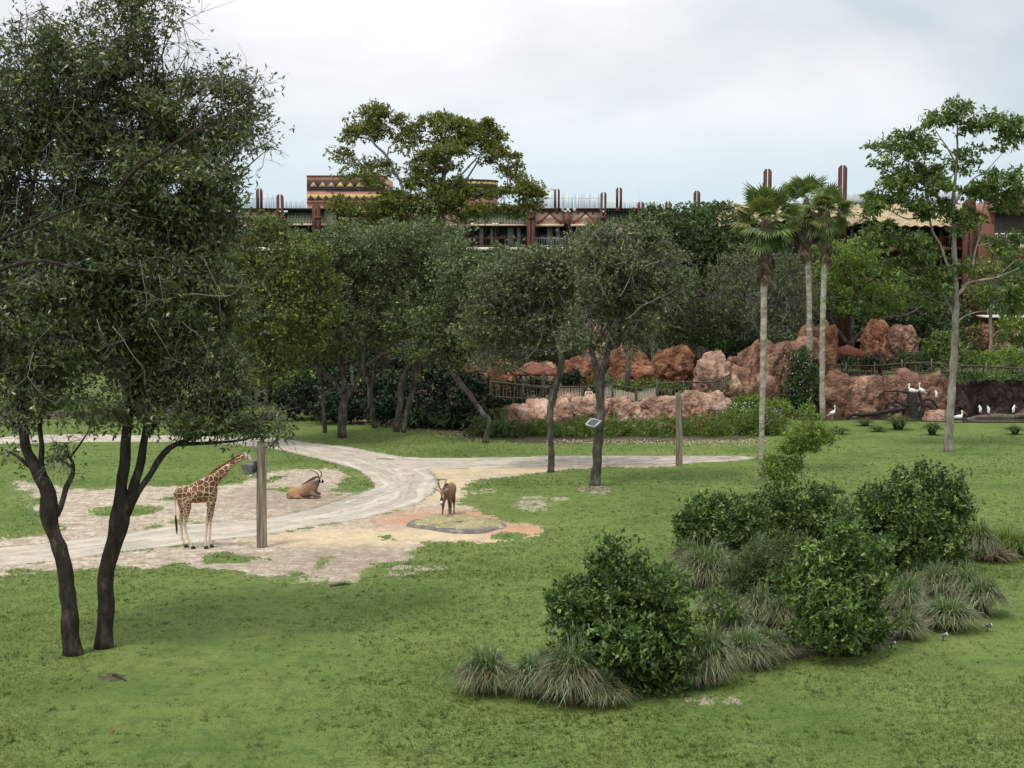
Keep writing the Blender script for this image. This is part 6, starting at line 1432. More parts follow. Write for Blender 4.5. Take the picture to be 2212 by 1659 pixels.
aa = rng.uniform(0, 2*PI, n); rr2 = np.sqrt(rng.random(n)) * .85; q = np.stack([cc_[0] + np.cos(aa)*rr2, cc_[1] + np.sin(aa)*rr2, .03 + rng.random(n)*.10*(1-rr2/.9)], -1)
V, F = leaf_quads(q, np.full(n, .09), np.full(n, .04), 2); build('wood_chips', V, F, leaf_mat('chips', (.22, .16, .11), (.36, .28, .20), (.48, .40, .31), 0, .9, .1), st, kind='stuff', attrs={'var': np.repeat(rng.random(n), 4)})
n = 1500; 
q = np.array([G(rng.uniform(1180, 1660), 0 + rng.normal(955.5, 2.4)) for _ in range(n)]); q[:, 2] = .03
V, F = leaf_quads(q, np.full(n, .14), np.full(n, .08), 3); tag(build('litter_strip', V, F, MATS['chips'], None, attrs={'var': np.repeat(rng.random(n), 4)}), 'strip of pale leaf litter along the foot of the feathery hedge', 'leaf litter', kind='stuff')
n = 2200; q = np.array([G(u, v) for u, v in zip(rng.uniform(580, 1050, n), rng.uniform(0, 1, n))]) if False else None
uu = rng.uniform(580, 1040, n); q = np.array([G(u, 876 + (u - 580) * .155 + rng.normal(0, 6)) for u in uu]); q[:, 2] = .03
V, F = leaf_quads(q, np.full(n, .16), np.full(n, .08), 3); tag(build('leaf_litter', V, F, MATS['chips'], None, attrs={'var': np.repeat(rng.random(n) * .8, 4)}), 'fallen leaves scattered on the mulch under the shady row', 'leaf litter', kind='stuff')
# ground spotlights at the island edge
for k, (u, v, s) in enumerate(((1842, 1420, 1), (2037, 1386, .9), (2133, 1366, .9), (1926, 1401, .7), (2085, 1246, .8))):
    b = G(u, v); t = thing('ground_spotlight', ['small grey spotlight on a spike before the pale-topped shrub', 'small spotlight with a white lens below the round blue-grey tussock', 'dark little spotlight at the foot of the rightmost tussock', 'flat grey spotlight left of the small neat tussock', 'small spotlight under the big domed shrub'][k], 'garden light', b, 'ground spotlights')
    m = MB(); m.tube([b - (0, 0, .05), b + (0, 0, .16 * s)], [.018, .018], 5); build_mb('spike', m, dark_metal, t)
    m = MB(); h = b + (0, 0, .20 * s); m.tube([h + (-.09 * s, 0, 0), h + (.04 * s, -.03, .02), h + (.11 * s, -.05, .05)], [.045 * s, .06 * s, .075 * s], 8); build_mb('lamp_head', m, metal if k != 2 else dark_metal, t)
    m = MB(); m.tube([h + (.11 * s, -.05, .05), h + (.118 * s, -.055, .054)], [.06 * s, .06 * s], 8); build_mb('lens', m, tip_white, t)
# dead wood in the pond
dead_b = noise_mat('dead_wood_black', [(.3, (.012, .012, .012)), (.6, (.04, .037, .034)), (.8, (.10, .09, .08))], 5, 6, .9, .5)
dead_g = noise_mat('dead_wood_grey', [(.3, (.06, .045, .037)), (.7, (.19, .155, .13))], 5, 6, .9, .5)
sy = 109.9
sp_ = thing('black_stump', 'black burnt stump with jagged branches where two pelicans perch', 'tree stump', (P(1968, 905, sy)[0], sy, 0))
for tr in ([(1965,880,7),(1940,868,5),(1925,858,3)],[(1985,870,8),(2010,880,6),(2022,896,4),(2030,910,3)],[(1975,900,8),(1950,905,6),(1920,912,4)],[(1972,915,34),(1972,890,26),(1970,865,24),(1973,848,18)],[(1960,905,16),(1952,880,10),(1950,865,5)],[(1985,905,14),(1993,880,8),(1990,858,7)],[(1978,880,8),(2005,862,6),(2030,884,5)],[(1968,850,8),(1945,846,5),(1915,845,3),(1905,850,2)],[(1955,890,8),(1925,872,4),(1905,858,2)],[(1990,858,6),(1984,846,5),(1975,842,4)]):
    q = px_path(tr, sy, .25, .06); m = MB(); add_path(m, q, 7); build_mb('stump' if tr[0][2] == 34 else 'branch', m, dead_b, sp_)
lg = thing('fallen_log', 'thin dark log slanting over the water left of the black stump', 'log', (P(1890, 900, sy)[0], sy - .3, 0))
for tr in ([(1830,904,5),(1842,896,8),(1880,895,10),(1920,888,9),(1955,882,7)],[(1842,896,6),(1822,908,3)],[(1910,905,3),(1935,892,5),(1950,888,5)]): q = px_path(tr, sy - .3, .3, .04); m = MB(); add_path(m, q, 7); build_mb('log', m, dead_b, lg)
lg = thing('fallen_log', 'thick brown log lying along the pond edge at the far right', 'log', (P(2160, 905, 109.7)[0], 109.7, 0))
for tr in ([(2085,906,4),(2110,902,9),(2150,900,13),(2190,900,14),(2240,890,12)],[(2120,908,6),(2160,908,8),(2200,907,6)],[(2200,893,5),(2225,880,3)]): q = px_path(tr, 109.7, .3, .05); m = MB(); add_path(m, q, 8); build_mb('log', m, dead_g, lg)
# ------------------------------------------------------------------ animals and the visitor
def body_mesh(name, shapes, voxel, smooth_it=6, sub=False):
    """one continuous skin grown over overlapping tapered volumes.
    shapes: list of chains [(x, y, z, r) or (x, y, z, rx, ry, rz), ...]"""
    bm = bmesh.new()
    sph, sf = ico(2)
    for ch in shapes:
        balls = []
        for p in ch:
            c = np.array(p[:3], float); r = np.array(p[3:6] if len(p) >= 6 else (p[3],) * 3, float); balls.append(sph * r + c)
        prs = [(balls[0],)] if len(balls) == 1 else [(balls[i], balls[i+1]) for i in range(len(balls) - 1)]
        for pr in prs:
            b2 = bmesh.new()
            for B in pr:
                for v in B: b2.verts.new(v)
            bmesh.ops.convex_hull(b2, input=b2.verts)
            bmesh.ops.delete(b2, geom=[v for v in b2.verts if not v.link_faces], context='VERTS')
            tmp = bpy.data.meshes.new('t'); b2.to_mesh(tmp); b2.free(); bm.from_mesh(tmp); bpy.data.meshes.remove(tmp)
    me = bpy.data.meshes.new(name); bm.to_mesh(me); bm.free()
    o = bpy.data.objects.new('tmp', me); COL.objects.link(o)
    r = o.modifiers.new('r', 'REMESH'); r.mode = 'VOXEL'; r.voxel_size = voxel; r.use_smooth_shade = True
    s = o.modifiers.new('s', 'SMOOTH'); s.iterations = smooth_it; s.factor = .5
    dg = bpy.context.evaluated_depsgraph_get(); dg.update()
    out = bpy.data.meshes.new_from_object(o.evaluated_get(dg)); out.name = name
    bpy.data.objects.remove(o); bpy.data.meshes.remove(me)
    out.polygons.foreach_set('use_smooth', np.ones(len(out.polygons), bool))
    return out
def coords(me):
    V = np.empty(len(me.vertices) * 3, dtype=np.float32); me.vertices.foreach_get('co', V); return V.reshape(-1, 3).astype(float)
def paint(me, fn):
    V = coords(me); c = np.ones((len(V), 4), dtype=np.float32); c[:, :3] = fn(V)
    at = me.attributes.new('coat', 'FLOAT_COLOR', 'POINT'); at.data.foreach_set('color', c.ravel())
def lerp_col(a, b, t): return np.asarray(a)[None] * (1 - t[:, None]) + np.asarray(b)[None] * t[:, None]
def near(V, p, r, soft=.3):
    d = np.linalg.norm((V - np.asarray(p[:3])) / np.broadcast_to(np.asarray(r, float), (3,)), axis=1); return np.clip((1 - d) / soft + .5, 0, 1)
def small(name, chain, mat, par, n=6):
    m = MB(); q = resample(np.array(chain, float), .05); add_path(m, q, n); V, F, _ = m.arrays(); return put(name, mesh_np(name, V, F, True), mat, par)

hoof = noise_mat('hoof_dark', [(.3, (.018, .014, .012)), (.7, (.045, .038, .034))], 8, 3, .6, .1)
# giraffe coat: brown patches split by cream lines
def giraffe_mat():
    m, nt, lk, b = _nodes('giraffe_coat')
    tc = nt.new('ShaderNodeTexCoord'); sp = nt.new('ShaderNodeSeparateXYZ'); lk.new(tc.outputs['Object'], sp.inputs[0])
    def mth(op, a, c=None, cl=False):
        n = nt.new('ShaderNodeMath'); n.operation = op; n.use_clamp = cl
        for i, x in enumerate((a, c)):
            if x is None: continue
            if isinstance(x, (int, float)): n.inputs[i].default_value = x
            else: lk.new(x, n.inputs[i])
        return n.outputs[0]
    mp = nt.new('ShaderNodeMapping'); mp.inputs['Scale'].default_value = (1, .8, 1); lk.new(tc.outputs['Object'], mp.inputs[0])
    def vor(scale, w):
        v = nt.new('ShaderNodeTexVoronoi'); v.feature = 'DISTANCE_TO_EDGE'; v.inputs['Scale'].default_value = scale; v.inputs['Randomness'].default_value = .72; lk.new(mp.outputs[0], v.inputs['Vector'])
        r = ramp(nt, [(w * .75, (0,)*3), (w * 1.25, (1,)*3)]); lk.new(v.outputs['Distance'], r.inputs[0]); return r.outputs[0]
    big, sml = vor(4.9, .042), vor(9.0, .075)
    rsel = ramp(nt, [(.40, (1,)*3), (.46, (0,)*3)]); lk.new(mth('DIVIDE', sp.outputs[2], 4.0), rsel.inputs[0])   # small spots on the legs
    mxv = nt.new('ShaderNodeMix'); mxv.data_type = 'RGBA'; lk.new(rsel.outputs[0], mxv.inputs[0]); lk.new(big, mxv.inputs[6]); lk.new(sml, mxv.inputs[7])
    nz = nt.new('ShaderNodeTexNoise'); nz.inputs['Scale'].default_value = 3; lk.new(tc.outputs['Object'], nz.inputs[0])
    br = ramp(nt, [(.3, (.085, .037, .018)), (.5, (.15, .066, .032)), (.7, (.22, .108, .057))]); lk.new(nz.outputs['Fac'], br.inputs[0])
    leg = ramp(nt, [(.19, (0,)*3), (.31, (1,)*3)]); lk.new(mth('DIVIDE', sp.outputs[2], 4.0), leg.inputs[0])
    k = nt.new('ShaderNodeMix'); k.data_type = 'RGBA'; k.inputs[6].default_value = (.62, .50, .36, 1); lk.new(br.outputs[0], k.inputs[7])
    lk.new(mth('MULTIPLY', mxv.outputs[2], leg.outputs[0]), k.inputs[0])
    # the head is pale: patches fade beyond the poll
    hd = ramp(nt, [(.0, (0,)*3), (.06, (1,)*3)]); a = nt.new('ShaderNodeAttribute'); a.attribute_name = 'head'
    k2 = nt.new('ShaderNodeMix'); k2.data_type = 'RGBA'; lk.new(a.outputs['Fac'], k2.inputs[0]); lk.new(k.outputs[2], k2.inputs[6])
    n2 = nt.new('ShaderNodeTexNoise'); n2.inputs['Scale'].default_value = 14; lk.new(tc.outputs['Object'], n2.inputs[0])
    r2 = ramp(nt, [(.42, (.66, .60, .52)), (.56, (.50, .42, .34)), (.62, (.16, .10, .07))]); lk.new(n2.outputs['Fac'], r2.inputs[0]); lk.new(r2.outputs[0], k2.inputs[7])
    lk.new(k2.outputs[2], b.inputs['Base Color']); b.inputs['Roughness'].default_value = .75; b.inputs['Specular IOR Level'].default_value = .2
    return m
gy = G(450, 1183)[1]
k_ = 0.1719 * math.hypot(gy, EYE) / FPX * 1.0
gx0 = P((640 + 480 / 3.191) / 1.8228, 1183, gy)[0]
gr = thing('giraffe', 'reticulated giraffe standing in profile with its head at the feeder bucket', 'giraffe', (gx0, gy, 0))
def g(x, y, dy=0.0, *r): return ((x - 480) * k_, dy, (1475 - y) * k_ * 1.012, *r)
gs = [[g(250,790,0,.26,.26,.27), g(420,808,0,.34,.31,.37), g(600,772,0,.33,.30,.43)],
      [g(600,730,0,.30,.24,.36), g(655,640,0,.20,.17,.25), g(740,560,0,.19,.14,.21), g(820,490,0,.15,.12,.17), g(930,405,0,.11,.10,.125), g(1005,355,0,.095,.09,.10)],
      [g(400,770,0,.28,.2,.30), g(540,668,0,.20,.14,.20), g(680,580,0,.14,.11,.13)],
      [g(1005,355,0,.095), g(1060,342,0,.115,.105,.115), g(1100,370,0,.09,.075,.08), g(1130,408,0,.06,.06,.055)],
      [g(1085,310,0,.06), g(1100,340,0,.07)],
      # near legs (towards the camera) and far legs
      [g(618,860,-.14,.17,.11,.22), g(604,1000,-.15,.10), g(594,1090,-.15,.088), g(578,1130,-.15,.068), g(560,1300,-.15,.050), g(548,1395,-.15,.058), g(550,1450,-.15,.05)],
      [g(632,860,.14,.16,.11,.2), g(618,1000,.15,.10), g(610,1090,.15,.085), g(598,1130,.15,.066), g(588,1290,.15,.048), g(582,1388,.15,.056), g(596,1440,.15,.048)],
      [g(300,870,-.14,.27,.13,.30), g(330,985,-.15,.16,.10,.16), g(315,1080,-.15,.095), g(292,1170,-.15,.075), g(312,1290,-.15,.048), g(345,1385,-.15,.056), g(385,1462,-.15,.048)],
      [g(245,860,.14,.22,.13,.28), g(250,985,.15,.15,.1,.14), g(238,1080,.15,.09), g(225,1170,.15,.072), g(234,1290,.15,.047), g(240,1375,.15,.055), g(276,1440,.15,.047)],
      [g(190,800,0,.12), g(178,850,0,.05)]]
me = body_mesh('body', gs, .027, 4)
V = coords(me); hp = np.array(g(1035, 350)[:3]); hm = np.clip(((V[:, 0] - hp[0]) + (V[:, 2] - hp[2]) * .2) / .06 + .5, 0, 1)
at = me.attributes.new('head', 'FLOAT', 'POINT'); at.data.foreach_set('value', hm.astype(np.float32))
put('body', me, giraffe_mat(), gr)
gbrown = noise_mat('giraffe_mane', [(.3, (.12, .05, .025)), (.7, (.22, .10, .05))], 8, 4, .9, .4)
mm = MB(); qs = resample(np.array([(*g(570, 594)[:3], .03), (*g(660, 518)[:3], .045), (*g(800, 428)[:3], .045), (*g(930, 350)[:3], .04), (*g(1010, 306)[:3], .03)]), .08); q2 = qs.copy(); 
V, F = tube_np(q2[:, :3], q2[:, 3], 6); V[:, 1] *= .5; mm.add(V, F); V, F, _ = mm.arrays(); put('mane', mesh_np('mane', V, F), gbrown, gr)
for dy in (-.06, .06): small('horn', [g(1082, 308, dy, .03), g(1096, 285, dy, .028), g(1103, 268, dy, .036), g(1104, 262, dy, .03)], hoof if dy < 0 else gbrown, gr)
for dy in (-.12, .11):
    V, F = leaf_quads(np.array([g(1040, 308, dy)[:3]]), np.array([.2]), np.array([.09]));
    small('ear', [g(1050, 318, dy * .6, .02), g(1042, 305, dy, .045), g(1032, 290, dy * 1.3, .012)], noise_mat('ear_pale', [(.3, (.6, .55, .5)), (.7, (.75, .72, .68))], 9, 2, .8, 0), gr)
small('tail', [g(182, 815, 0, .04), g(174, 880, 0, .022), g(176, 980, 0, .016), g(176, 1080, 0, .016)], noise_mat('tail_tan', [(.3, (.35, .24, .15)), (.7, (.5, .37, .25))], 5, 3, .9, 0), gr)
small('tail_tuft', [g(176, 1065, 0, .02), g(174, 1120, 0, .045), g(182, 1210, 0, .05), g(184, 1270, 0, .035), g(186, 1312, 0, .012)], hoof, gr)
eye_m = noise_mat('eye_black', [(.3, (.01, .008, .008)), (.7, (.02, .018, .016))], 3, 1, .15, 0, spec=.6)
for dy in (-.10, .10): small('eye', [g(1082, 338, dy, .018), g(1084, 339, dy, .018)], eye_m, gr)
for x, y, dy in ((553, 1466, -.15), (603, 1466, .15), (392, 1472, -.15), (284, 1466, .15)):
    c = g(x, y, dy); m = MB(); z = .0; X, Y = c[0], c[1]
    V = [(X-.07,Y-.055,z),(X+.12,Y-.05,z),(X+.12,Y+.05,z),(X-.07,Y+.055,z),(X-.05,Y-.045,.085),(X+.04,Y-.04,.10),(X+.04,Y+.04,.10),(X-.05,Y+.045,.085)]
    m.add(V, np.array([(3,2,1,0),(4,5,6,7),(0,1,5,4),(1,2,6,5),(2,3,7,6),(3,0,4,7)])); V, F, _ = m.arrays(); put('hoof', mesh_np('hoof', V, F), hoof, gr)

# lying roan antelope
coat = coat_mat('antelope_coat', .2, .8, 18, .15)
ly = G(660, 1076)[1]; kl = .0992 * math.hypot(ly, EYE) / FPX; lx0 = P((1050 + 750 / 5.531) / 1.8228, 1076, ly)[0]
la_ = thing('lying_antelope', 'tan horned antelope with a black and white face lying on the sand', 'antelope', (lx0, ly, 0))
def a(x, y, dy=0.0, *r): return ((x - 750) * kl, dy, (1155 - y) * kl, *r)
ls = [[a(555,1040,0,.24,.22,.245), a(750,1035,0,.27,.25,.27), a(950,965,.0,.26,.22,.36), a(1030,930,0,.20,.17,.28)],
      [a(960,890,0,.20,.15,.2), a(1060,820,0,.19,.13,.21), a(1120,770,0,.13,.10,.14)], [a(900,850,0,.10,.09,.1), a(1080,750,0,.10,.08,.09)],
      [a(1040,930,0,.16,.12,.2), a(1090,850,0,.14,.1,.16)],
      [a(1140,745,0,.115,.09,.125), a(1190,775,0,.10,.075,.09), a(1245,815,0,.062,.058,.055), a(1290,832,0,.05,.05,.042)],
      [a(600,1060,-.20,.25,.09,.2), a(690,1100,-.24,.12,.08,.11), a(640,1130,-.27,.06)], [a(690,1110,-.26,.08), a(820,1148,-.28,.045), a(890,1152,-.28,.04)],
      [a(990,1040,-.16,.13,.08,.13), a(1080,1075,-.2,.07), a(1180,1100,-.2,.05), a(1110,1135,-.2,.04), a(950,1135,-.2,.04)],
      [a(1000,1040,.16,.12,.08,.13), a(1100,1050,.18,.06), a(1160,1070,.2,.045), a(1080,1120,.2,.04)]]
me = body_mesh('body', ls, .022, 4)
def roan_lying(V):
    X = V[:, 0] / kl + 750; Y = 1155 - V[:, 2] / kl
    c = lerp_col((.34, .190, .105), (.20, .120, .08), np.clip((X - 640) / 300, 0, 1))
    c = lerp_col((.0, .0, .0), (1., 1., 1.), np.ones(len(V))) * c
    bel = np.clip((Y - 1105) / 40, 0, 1)[:, None]; c = c * (1 - .45 * bel) + np.array((.10, .05, .03)) * .45 * bel
    th = near(V, a(600, 1080, -.27), (.2, .12, .12))[:, None]; c = c * (1 - .6 * th) + np.array((.42, .25, .13)) * .6 * th
    f = ((X > 1140) & (Y < 880) & (X - 1140 > (Y - 830) * .2)); 
    for p, r, col in (((1190, 775, 0), (.14, .2, .14), (.018, .014, .012)), ((1190, 760, 0), (.030, .2, .09), (.72, .66, .56)), ((1110, 740, 0), (.09, .2, .055), (.5, .36, .23)), ((1265, 828, 0), (.085, .2, .06), (.72, .69, .64)), ((1312, 836, 0), (.032, .2, .03), (.03, .02, .02))):
        w = near(V, a(*p), r, .35)[:, None]; c = c * (1 - w) + np.array(col) * w
    return c
paint(me, roan_lying); put('body', me, coat, la_)
horn_m = noise_mat('horn_dark', [(.3, (.045, .035, .03)), (.7, (.15, .12, .10))], 12, 3, .6, .5, 60, .01, (1, 1, 1))
small('horn', [a(1150,700,-.05,.035), a(1120,630,-.05,.030), a(1060,575,-.06,.024), a(985,548,-.07,.018), (a(910,578,-.08,.006))], horn_m, la_)
small('horn', [a(1180,690,.05,.035), a(1192,620,.05,.030), a(1160,560,.06,.024), a(1110,532,.07,.018), a(1060,532,.08,.006)], horn_m, la_)
ear_m = noise_mat('ear_tan', [(.3, (.30, .19, .12)), (.7, (.48, .34, .24))], 9, 3, .8, 0)
small('ear', [a(1130,735,-.08,.02), a(1085,760,-.14,.045), a(1040,775,-.18,.012)], ear_m, la_); small('ear', [a(1130,730,.08,.02), a(1095,725,.16,.045), a(1060,720,.22,.012)], ear_m, la_)
small('eye', [a(1175,752,-.088,.016), a(1178,753,-.088,.016)], eye_m, la_)
mm_ = noise_mat('mane_dark', [(.3, (.05, .03, .02)), (.7, (.12, .07, .05))], 9, 4, .9, .4)
small('mane', [a(765,868,0,.02), a(860,812,0,.04), a(960,748,0,.045), (a(1060,700,0,.045)), a(1130,692,0,.03)], mm_, la_)
small('tail', [a(470,1040,-.05,.03), a(448,1100,-.10,.022), a(480,1140,-.16,.03), a(560,1150,-.24,.02)], hoof, la_)
for x, y, dy in ((905, 1150, -.28), (930, 1138, -.2), (1065, 1125, .2)): small('hoof', [a(x - 12, y, dy, .038), a(x + 18, y + 3, dy, .03), a(x + 30, y + 6, dy, .015)], hoof, la_)

# standing roan antelope facing the camera, head lowered
sy_ = G(962, 1120)[1]; sx0 = P((1600 + 575 / 4.022) / 1.8228, 1120, sy_)[0]
ra = thing('standing_antelope', 'brown horned antelope standing head-on with lowered black and white face', 'antelope', (sx0, sy_, 0.0))
GZ = 0.12
ss_ = [[(.20, .18, 1.12, .22, .26, .31), (.27, .68, 1.07, .27, .34, .34), (.34, 1.15, 1.13, .235, .28, .31)],
      [(.20, .12, 1.22, .17, .18, .24), (.12, -.12, 1.25, .14, .15, .20), (.02, -.40, 1.22, .105, .12, .14)],
      [(.0, -.46, 1.20, .10, .11, .13), (-.01, -.58, 1.03, .082, .09, .10), (-.015, -.70, .84, .058, .07, .07), (-.01, -.74, .74, .05, .055, .05)],
      [(.10, .10, 1.0, .11, .13, .2), (.04, .04, .72, .075), (.015, .0, .50, .060), (.01, .02, .44, .045), (.0, .01, .20, .034), (.0, -.02, .13, .040), (.0, -.05, .06, .036)],
      [(.30, .14, 1.0, .11, .13, .2), (.335, .12, .72, .072), (.345, .10, .50, .058), (.35, .12, .44, .044), (.355, .11, .20, .034), (.36, .08, .13, .040), (.36, .05, .06, .036)],
      [(.26, 1.12, .95, .11, .17, .25), (.22, 1.14, .70, .085), (.22, 1.20, .55, .055), (.23, 1.12, .28, .036), (.24, 1.07, .13, .042), (.24, 1.03, .06, .036)],
      [(.42, 1.05, .95, .11, .17, .25), (.45, 1.02, .70, .085), (.46, 1.06, .55, .055), (.46, .96, .28, .036), (.46, .90, .13, .042), (.46, .87, .06, .036)]]
me = body_mesh('body', ss_, .022, 3)
def roan_stand(V):
    c = lerp_col((.145, .080, .052), (.215, .125, .085), np.clip((V[:, 2] - .55) / .6, 0, 1))
    lg = np.clip((.75 - V[:, 2]) / .1, 0, 1) * (V[:, 1] > -.35); c = c * (1 - .45 * lg[:, None]) + np.array((.035, .02, .014)) * .45 * lg[:, None]
    for p, r, col in (((-.01, -.62, .92), (.14, .2, .17), (.015, .012, .010)), ((-.075, -.58, 1.02), (.034, .12, .13), (.72, .68, .60)), ((.065, -.58, 1.02), (.034, .12, .13), (.72, .68, .60)), ((0, -.60, 1.14), (.055, .14, .10), (.20, .10, .06)),
                      ((-.012, -.76, .84), (.09, .10, .050), (.78, .75, .70)), ((-.012, -.8, .73), (.08, .12, .045), (.16, .15, .15)), ((0, -.05, .13), (.06, .1, .035), (.6, .55, .48)), ((.36, .05, .13), (.06, .1, .035), (.6, .55, .48))):
        w = near(V, p, r, .35)[:, None]; c = c * (1 - w) + np.array(col) * w
    return c
paint(me, roan_stand); put('body', me, coat, ra)
small('horn', [(-.06,-.43,1.32,.036), (-.12,-.36,1.46,.032), (-.175,-.22,1.62,.026), (-.17,-.02,1.72,.018), (-.11,.14,1.72,.007)], horn_m, ra)
small('horn', [(.06,-.43,1.32,.036), (.09,-.36,1.46,.032), (.14,-.22,1.62,.026), (.18,-.02,1.72,.018), (.20,.14,1.72,.007)], horn_m, ra)
small('ear', [(-.10,-.42,1.26,.022), (-.24,-.40,1.34,.050), (-.34,-.38,1.38,.035), (-.42,-.36,1.39,.010)], ear_m, ra)
small('ear', [(.10,-.42,1.26,.022), (.20,-.34,1.32,.045), (.28,-.22,1.33,.012)], ear_m, ra)
for s in (-1, 1): small('eye', [(s*.082,-.53,1.10,.018), (s*.085,-.53,1.10,.018)], eye_m, ra)
small('mane', [(.02,-.40,1.36,.025), (.12,-.12,1.47,.04), (.20,.15,1.50,.04), (.24,.4,1.45,.02)], mm_, ra)
small('tail', [(.36,1.42,1.2,.03), (.38,1.48,.9,.02), (.38,1.46,.6,.035), (.38,1.44,.45,.01)], hoof, ra)
for x, y in ((0, -.06), (.36, .04), (.24, 1.02), (.46, .86)): small('hoof', [(x, y, .075, .038), (x, y - .03, .03, .044), (x, y - .06, .01, .04)], hoof, ra)
ra.location.z = .0

# birds
feather = coat_mat('feather', .1, .7, 25, .06)
bill_m = noise_mat('bill_yellow', [(.3, (.55, .38, .16)), (.7, (.68, .50, .25))], 9, 2, .5, 0)
def bird(label, u, v, y, z, kind, face=1, group='white water birds by the pond', sc=1.0, cat=None):
    w = P(u, v, y); t = thing({'stork': 'white_stork', 'pelican': 'pelican', 'sit': 'pelican', 'ibis': 'white_bird'}[kind], label, cat or ('pelican' if kind in ('pelican', 'sit') else 'bird'), (w[0], y, z), group)
    f = face * sc * .88; s_ = sc * .88
    if kind == 'stork':      # hunched, neck drawn in
        sh = [[(0, 0, .42*s_, .10*s_, .10*s_, .12*s_), (.02*f, 0, .62*s_, .13*s_, .12*s_, .15*s_), (-.03*f, 0, .78*s_, .10*s_, .09*s_, .11*s_)], [(-.04*f, 0, .82*s_, .06*s_), (-.08*f, 0, .92*s_, .055*s_)], [(.05*f, 0, .45*s_, .06*s_), (.10*f, 0, .28*s_, .03*s_)]]
        grey = lambda V: lerp_col((.80, .79, .77), (.70, .69, .68), near(V, (.1*f, 0, .35*s_), .15))
        neckb = (-.10*f, 0, .91*s_)
    elif kind == 'pelican':  # standing, S neck, long bill on the breast
        sh = [[(.16*f*-1, 0, .34*s_, .08*s_), (-.05*f, 0, .42*s_, .19*s_, .14*s_, .14*s_), (.12*f, 0, .52*s_, .15*s_, .12*s_, .14*s_)], [(.16*f, 0, .60*s_, .07*s_), (.24*f, 0, .74*s_, .045*s_), (.20*f, 0, .90*s_, .045*s_), (.19*f, 0, 1.0*s_, .06*s_)], [(-.18*f, 0, .34*s_, .07*s_), (-.34*f, 0, .26*s_, .03*s_)]]
        grey = lambda V: lerp_col((.78, .76, .73), (.34, .33, .32), near(V, (-.16*f, 0, .40*s_), (.22, .3, .10), .5) * .75)
        neckb = (.22*f, 0, 1.0*s_)
    else:                    # sitting low
        sh = [[(-.18*s_*f, 0, .16*s_, .12*s_, .11*s_, .10*s_), (.08*f, 0, .18*s_, .19*s_, .14*s_, .14*s_)], [(.18*f, 0, .22*s_, .08*s_), (.26*f, 0, .36*s_, .05*s_), (.22*f, 0, .50*s_, .045*s_), (.23*f, 0, .56*s_, .055*s_)], [(-.2*f, 0, .16*s_, .08*s_), (-.36*f, 0, .17*s_, .03*s_)]]
        grey = lambda V: lerp_col((.82, .81, .79), (.42, .41, .40), near(V, (-.2*f, 0, .22*s_), (.2, .3, .06), .5) * .8)
        neckb = (.26*f, 0, .56*s_)
    me = body_mesh('body', sh, .026, 2); paint(me, grey); put('body', me, feather, t)
    nx, ny, nz = neckb
    small('bill', [(nx + .03*f, 0, nz, .022*s_), (nx + .13*f, -.02, nz - .10*s_, .020*s_), (nx + (.30 if kind != 'stork' else .18)*f, -.04, nz - .26*s_, .005)] if kind != 'stork' else [(nx, -.04, nz, .02*s_), (nx - .10*f, -.07, nz - .10*s_, .012*s_), (nx - .14*f, -.08, nz - .2*s_, .004)], bill_m, t)
    small('eye', [(nx - .01*f, -.052*s_, nz + .01, .010), (nx - .012*f, -.052*s_, nz + .01, .010)], eye_m, t)
    if kind in ('stork', 'pelican'):
        for dx in (-.05, .05): small('leg', [(dx + .0, 0, .38*s_, .016), (dx + .01, .0, .2*s_, .013), (dx, 0, .01, .013), (dx + .05*f, -.03, .005, .012)], bill_m if kind == 'pelican' else horn_m, t)
    return t
bird('pelican standing tall with raised neck between the near and far palms and the rock wall', 1797, 905, 109.2, .08, 'pelican', 1, sc=1.1)
bird('pelican resting low on the water left of the slanting log', 1846, 898, 110.0, .06, 'sit', 1, sc=.9)
bird('left pelican on the black stump, bending with its body level', 1972, 850, 109.9, P(1972, 850, 109.9)[2], 'sit', -1, sc=1.4)
bird('right pelican on the black stump, upright with grey wings', 1992, 857, 109.9, P(1992, 857, 109.9)[2], 'pelican', -1, sc=1.15)
bird('white bird perched alone on the dark branch right of the stump', 2022, 868, 109.8, P(2022, 866, 109.8)[2], 'stork', 1, sc=.95)
bird('pelican sitting just right of the pale-barked trunk with its long bill lowered', 2070, 908, 109.0, .05, 'sit', 1, sc=1.3)
bird('left of two close white storks on the thick log', 2117, 899, 109.7, P(2117, 899, 109.7)[2], 'stork', 1, sc=1.0)
bird('right of two close white storks on the thick log', 2135, 901, 109.6, P(2135, 901, 109.6)[2], 'stork', 1, sc=1.0)
bird('lone white stork near the right end of the thick log', 2189, 900, 109.6, P(2189, 899, 109.6)[2], 'stork', -1, sc=1.0)
bw = G(41, 975); bird('tiny white bird on the grass between the oak trunk and the left edge', 41, 975, bw[1], 0, 'sit', -1, sc=.55, cat='bird')
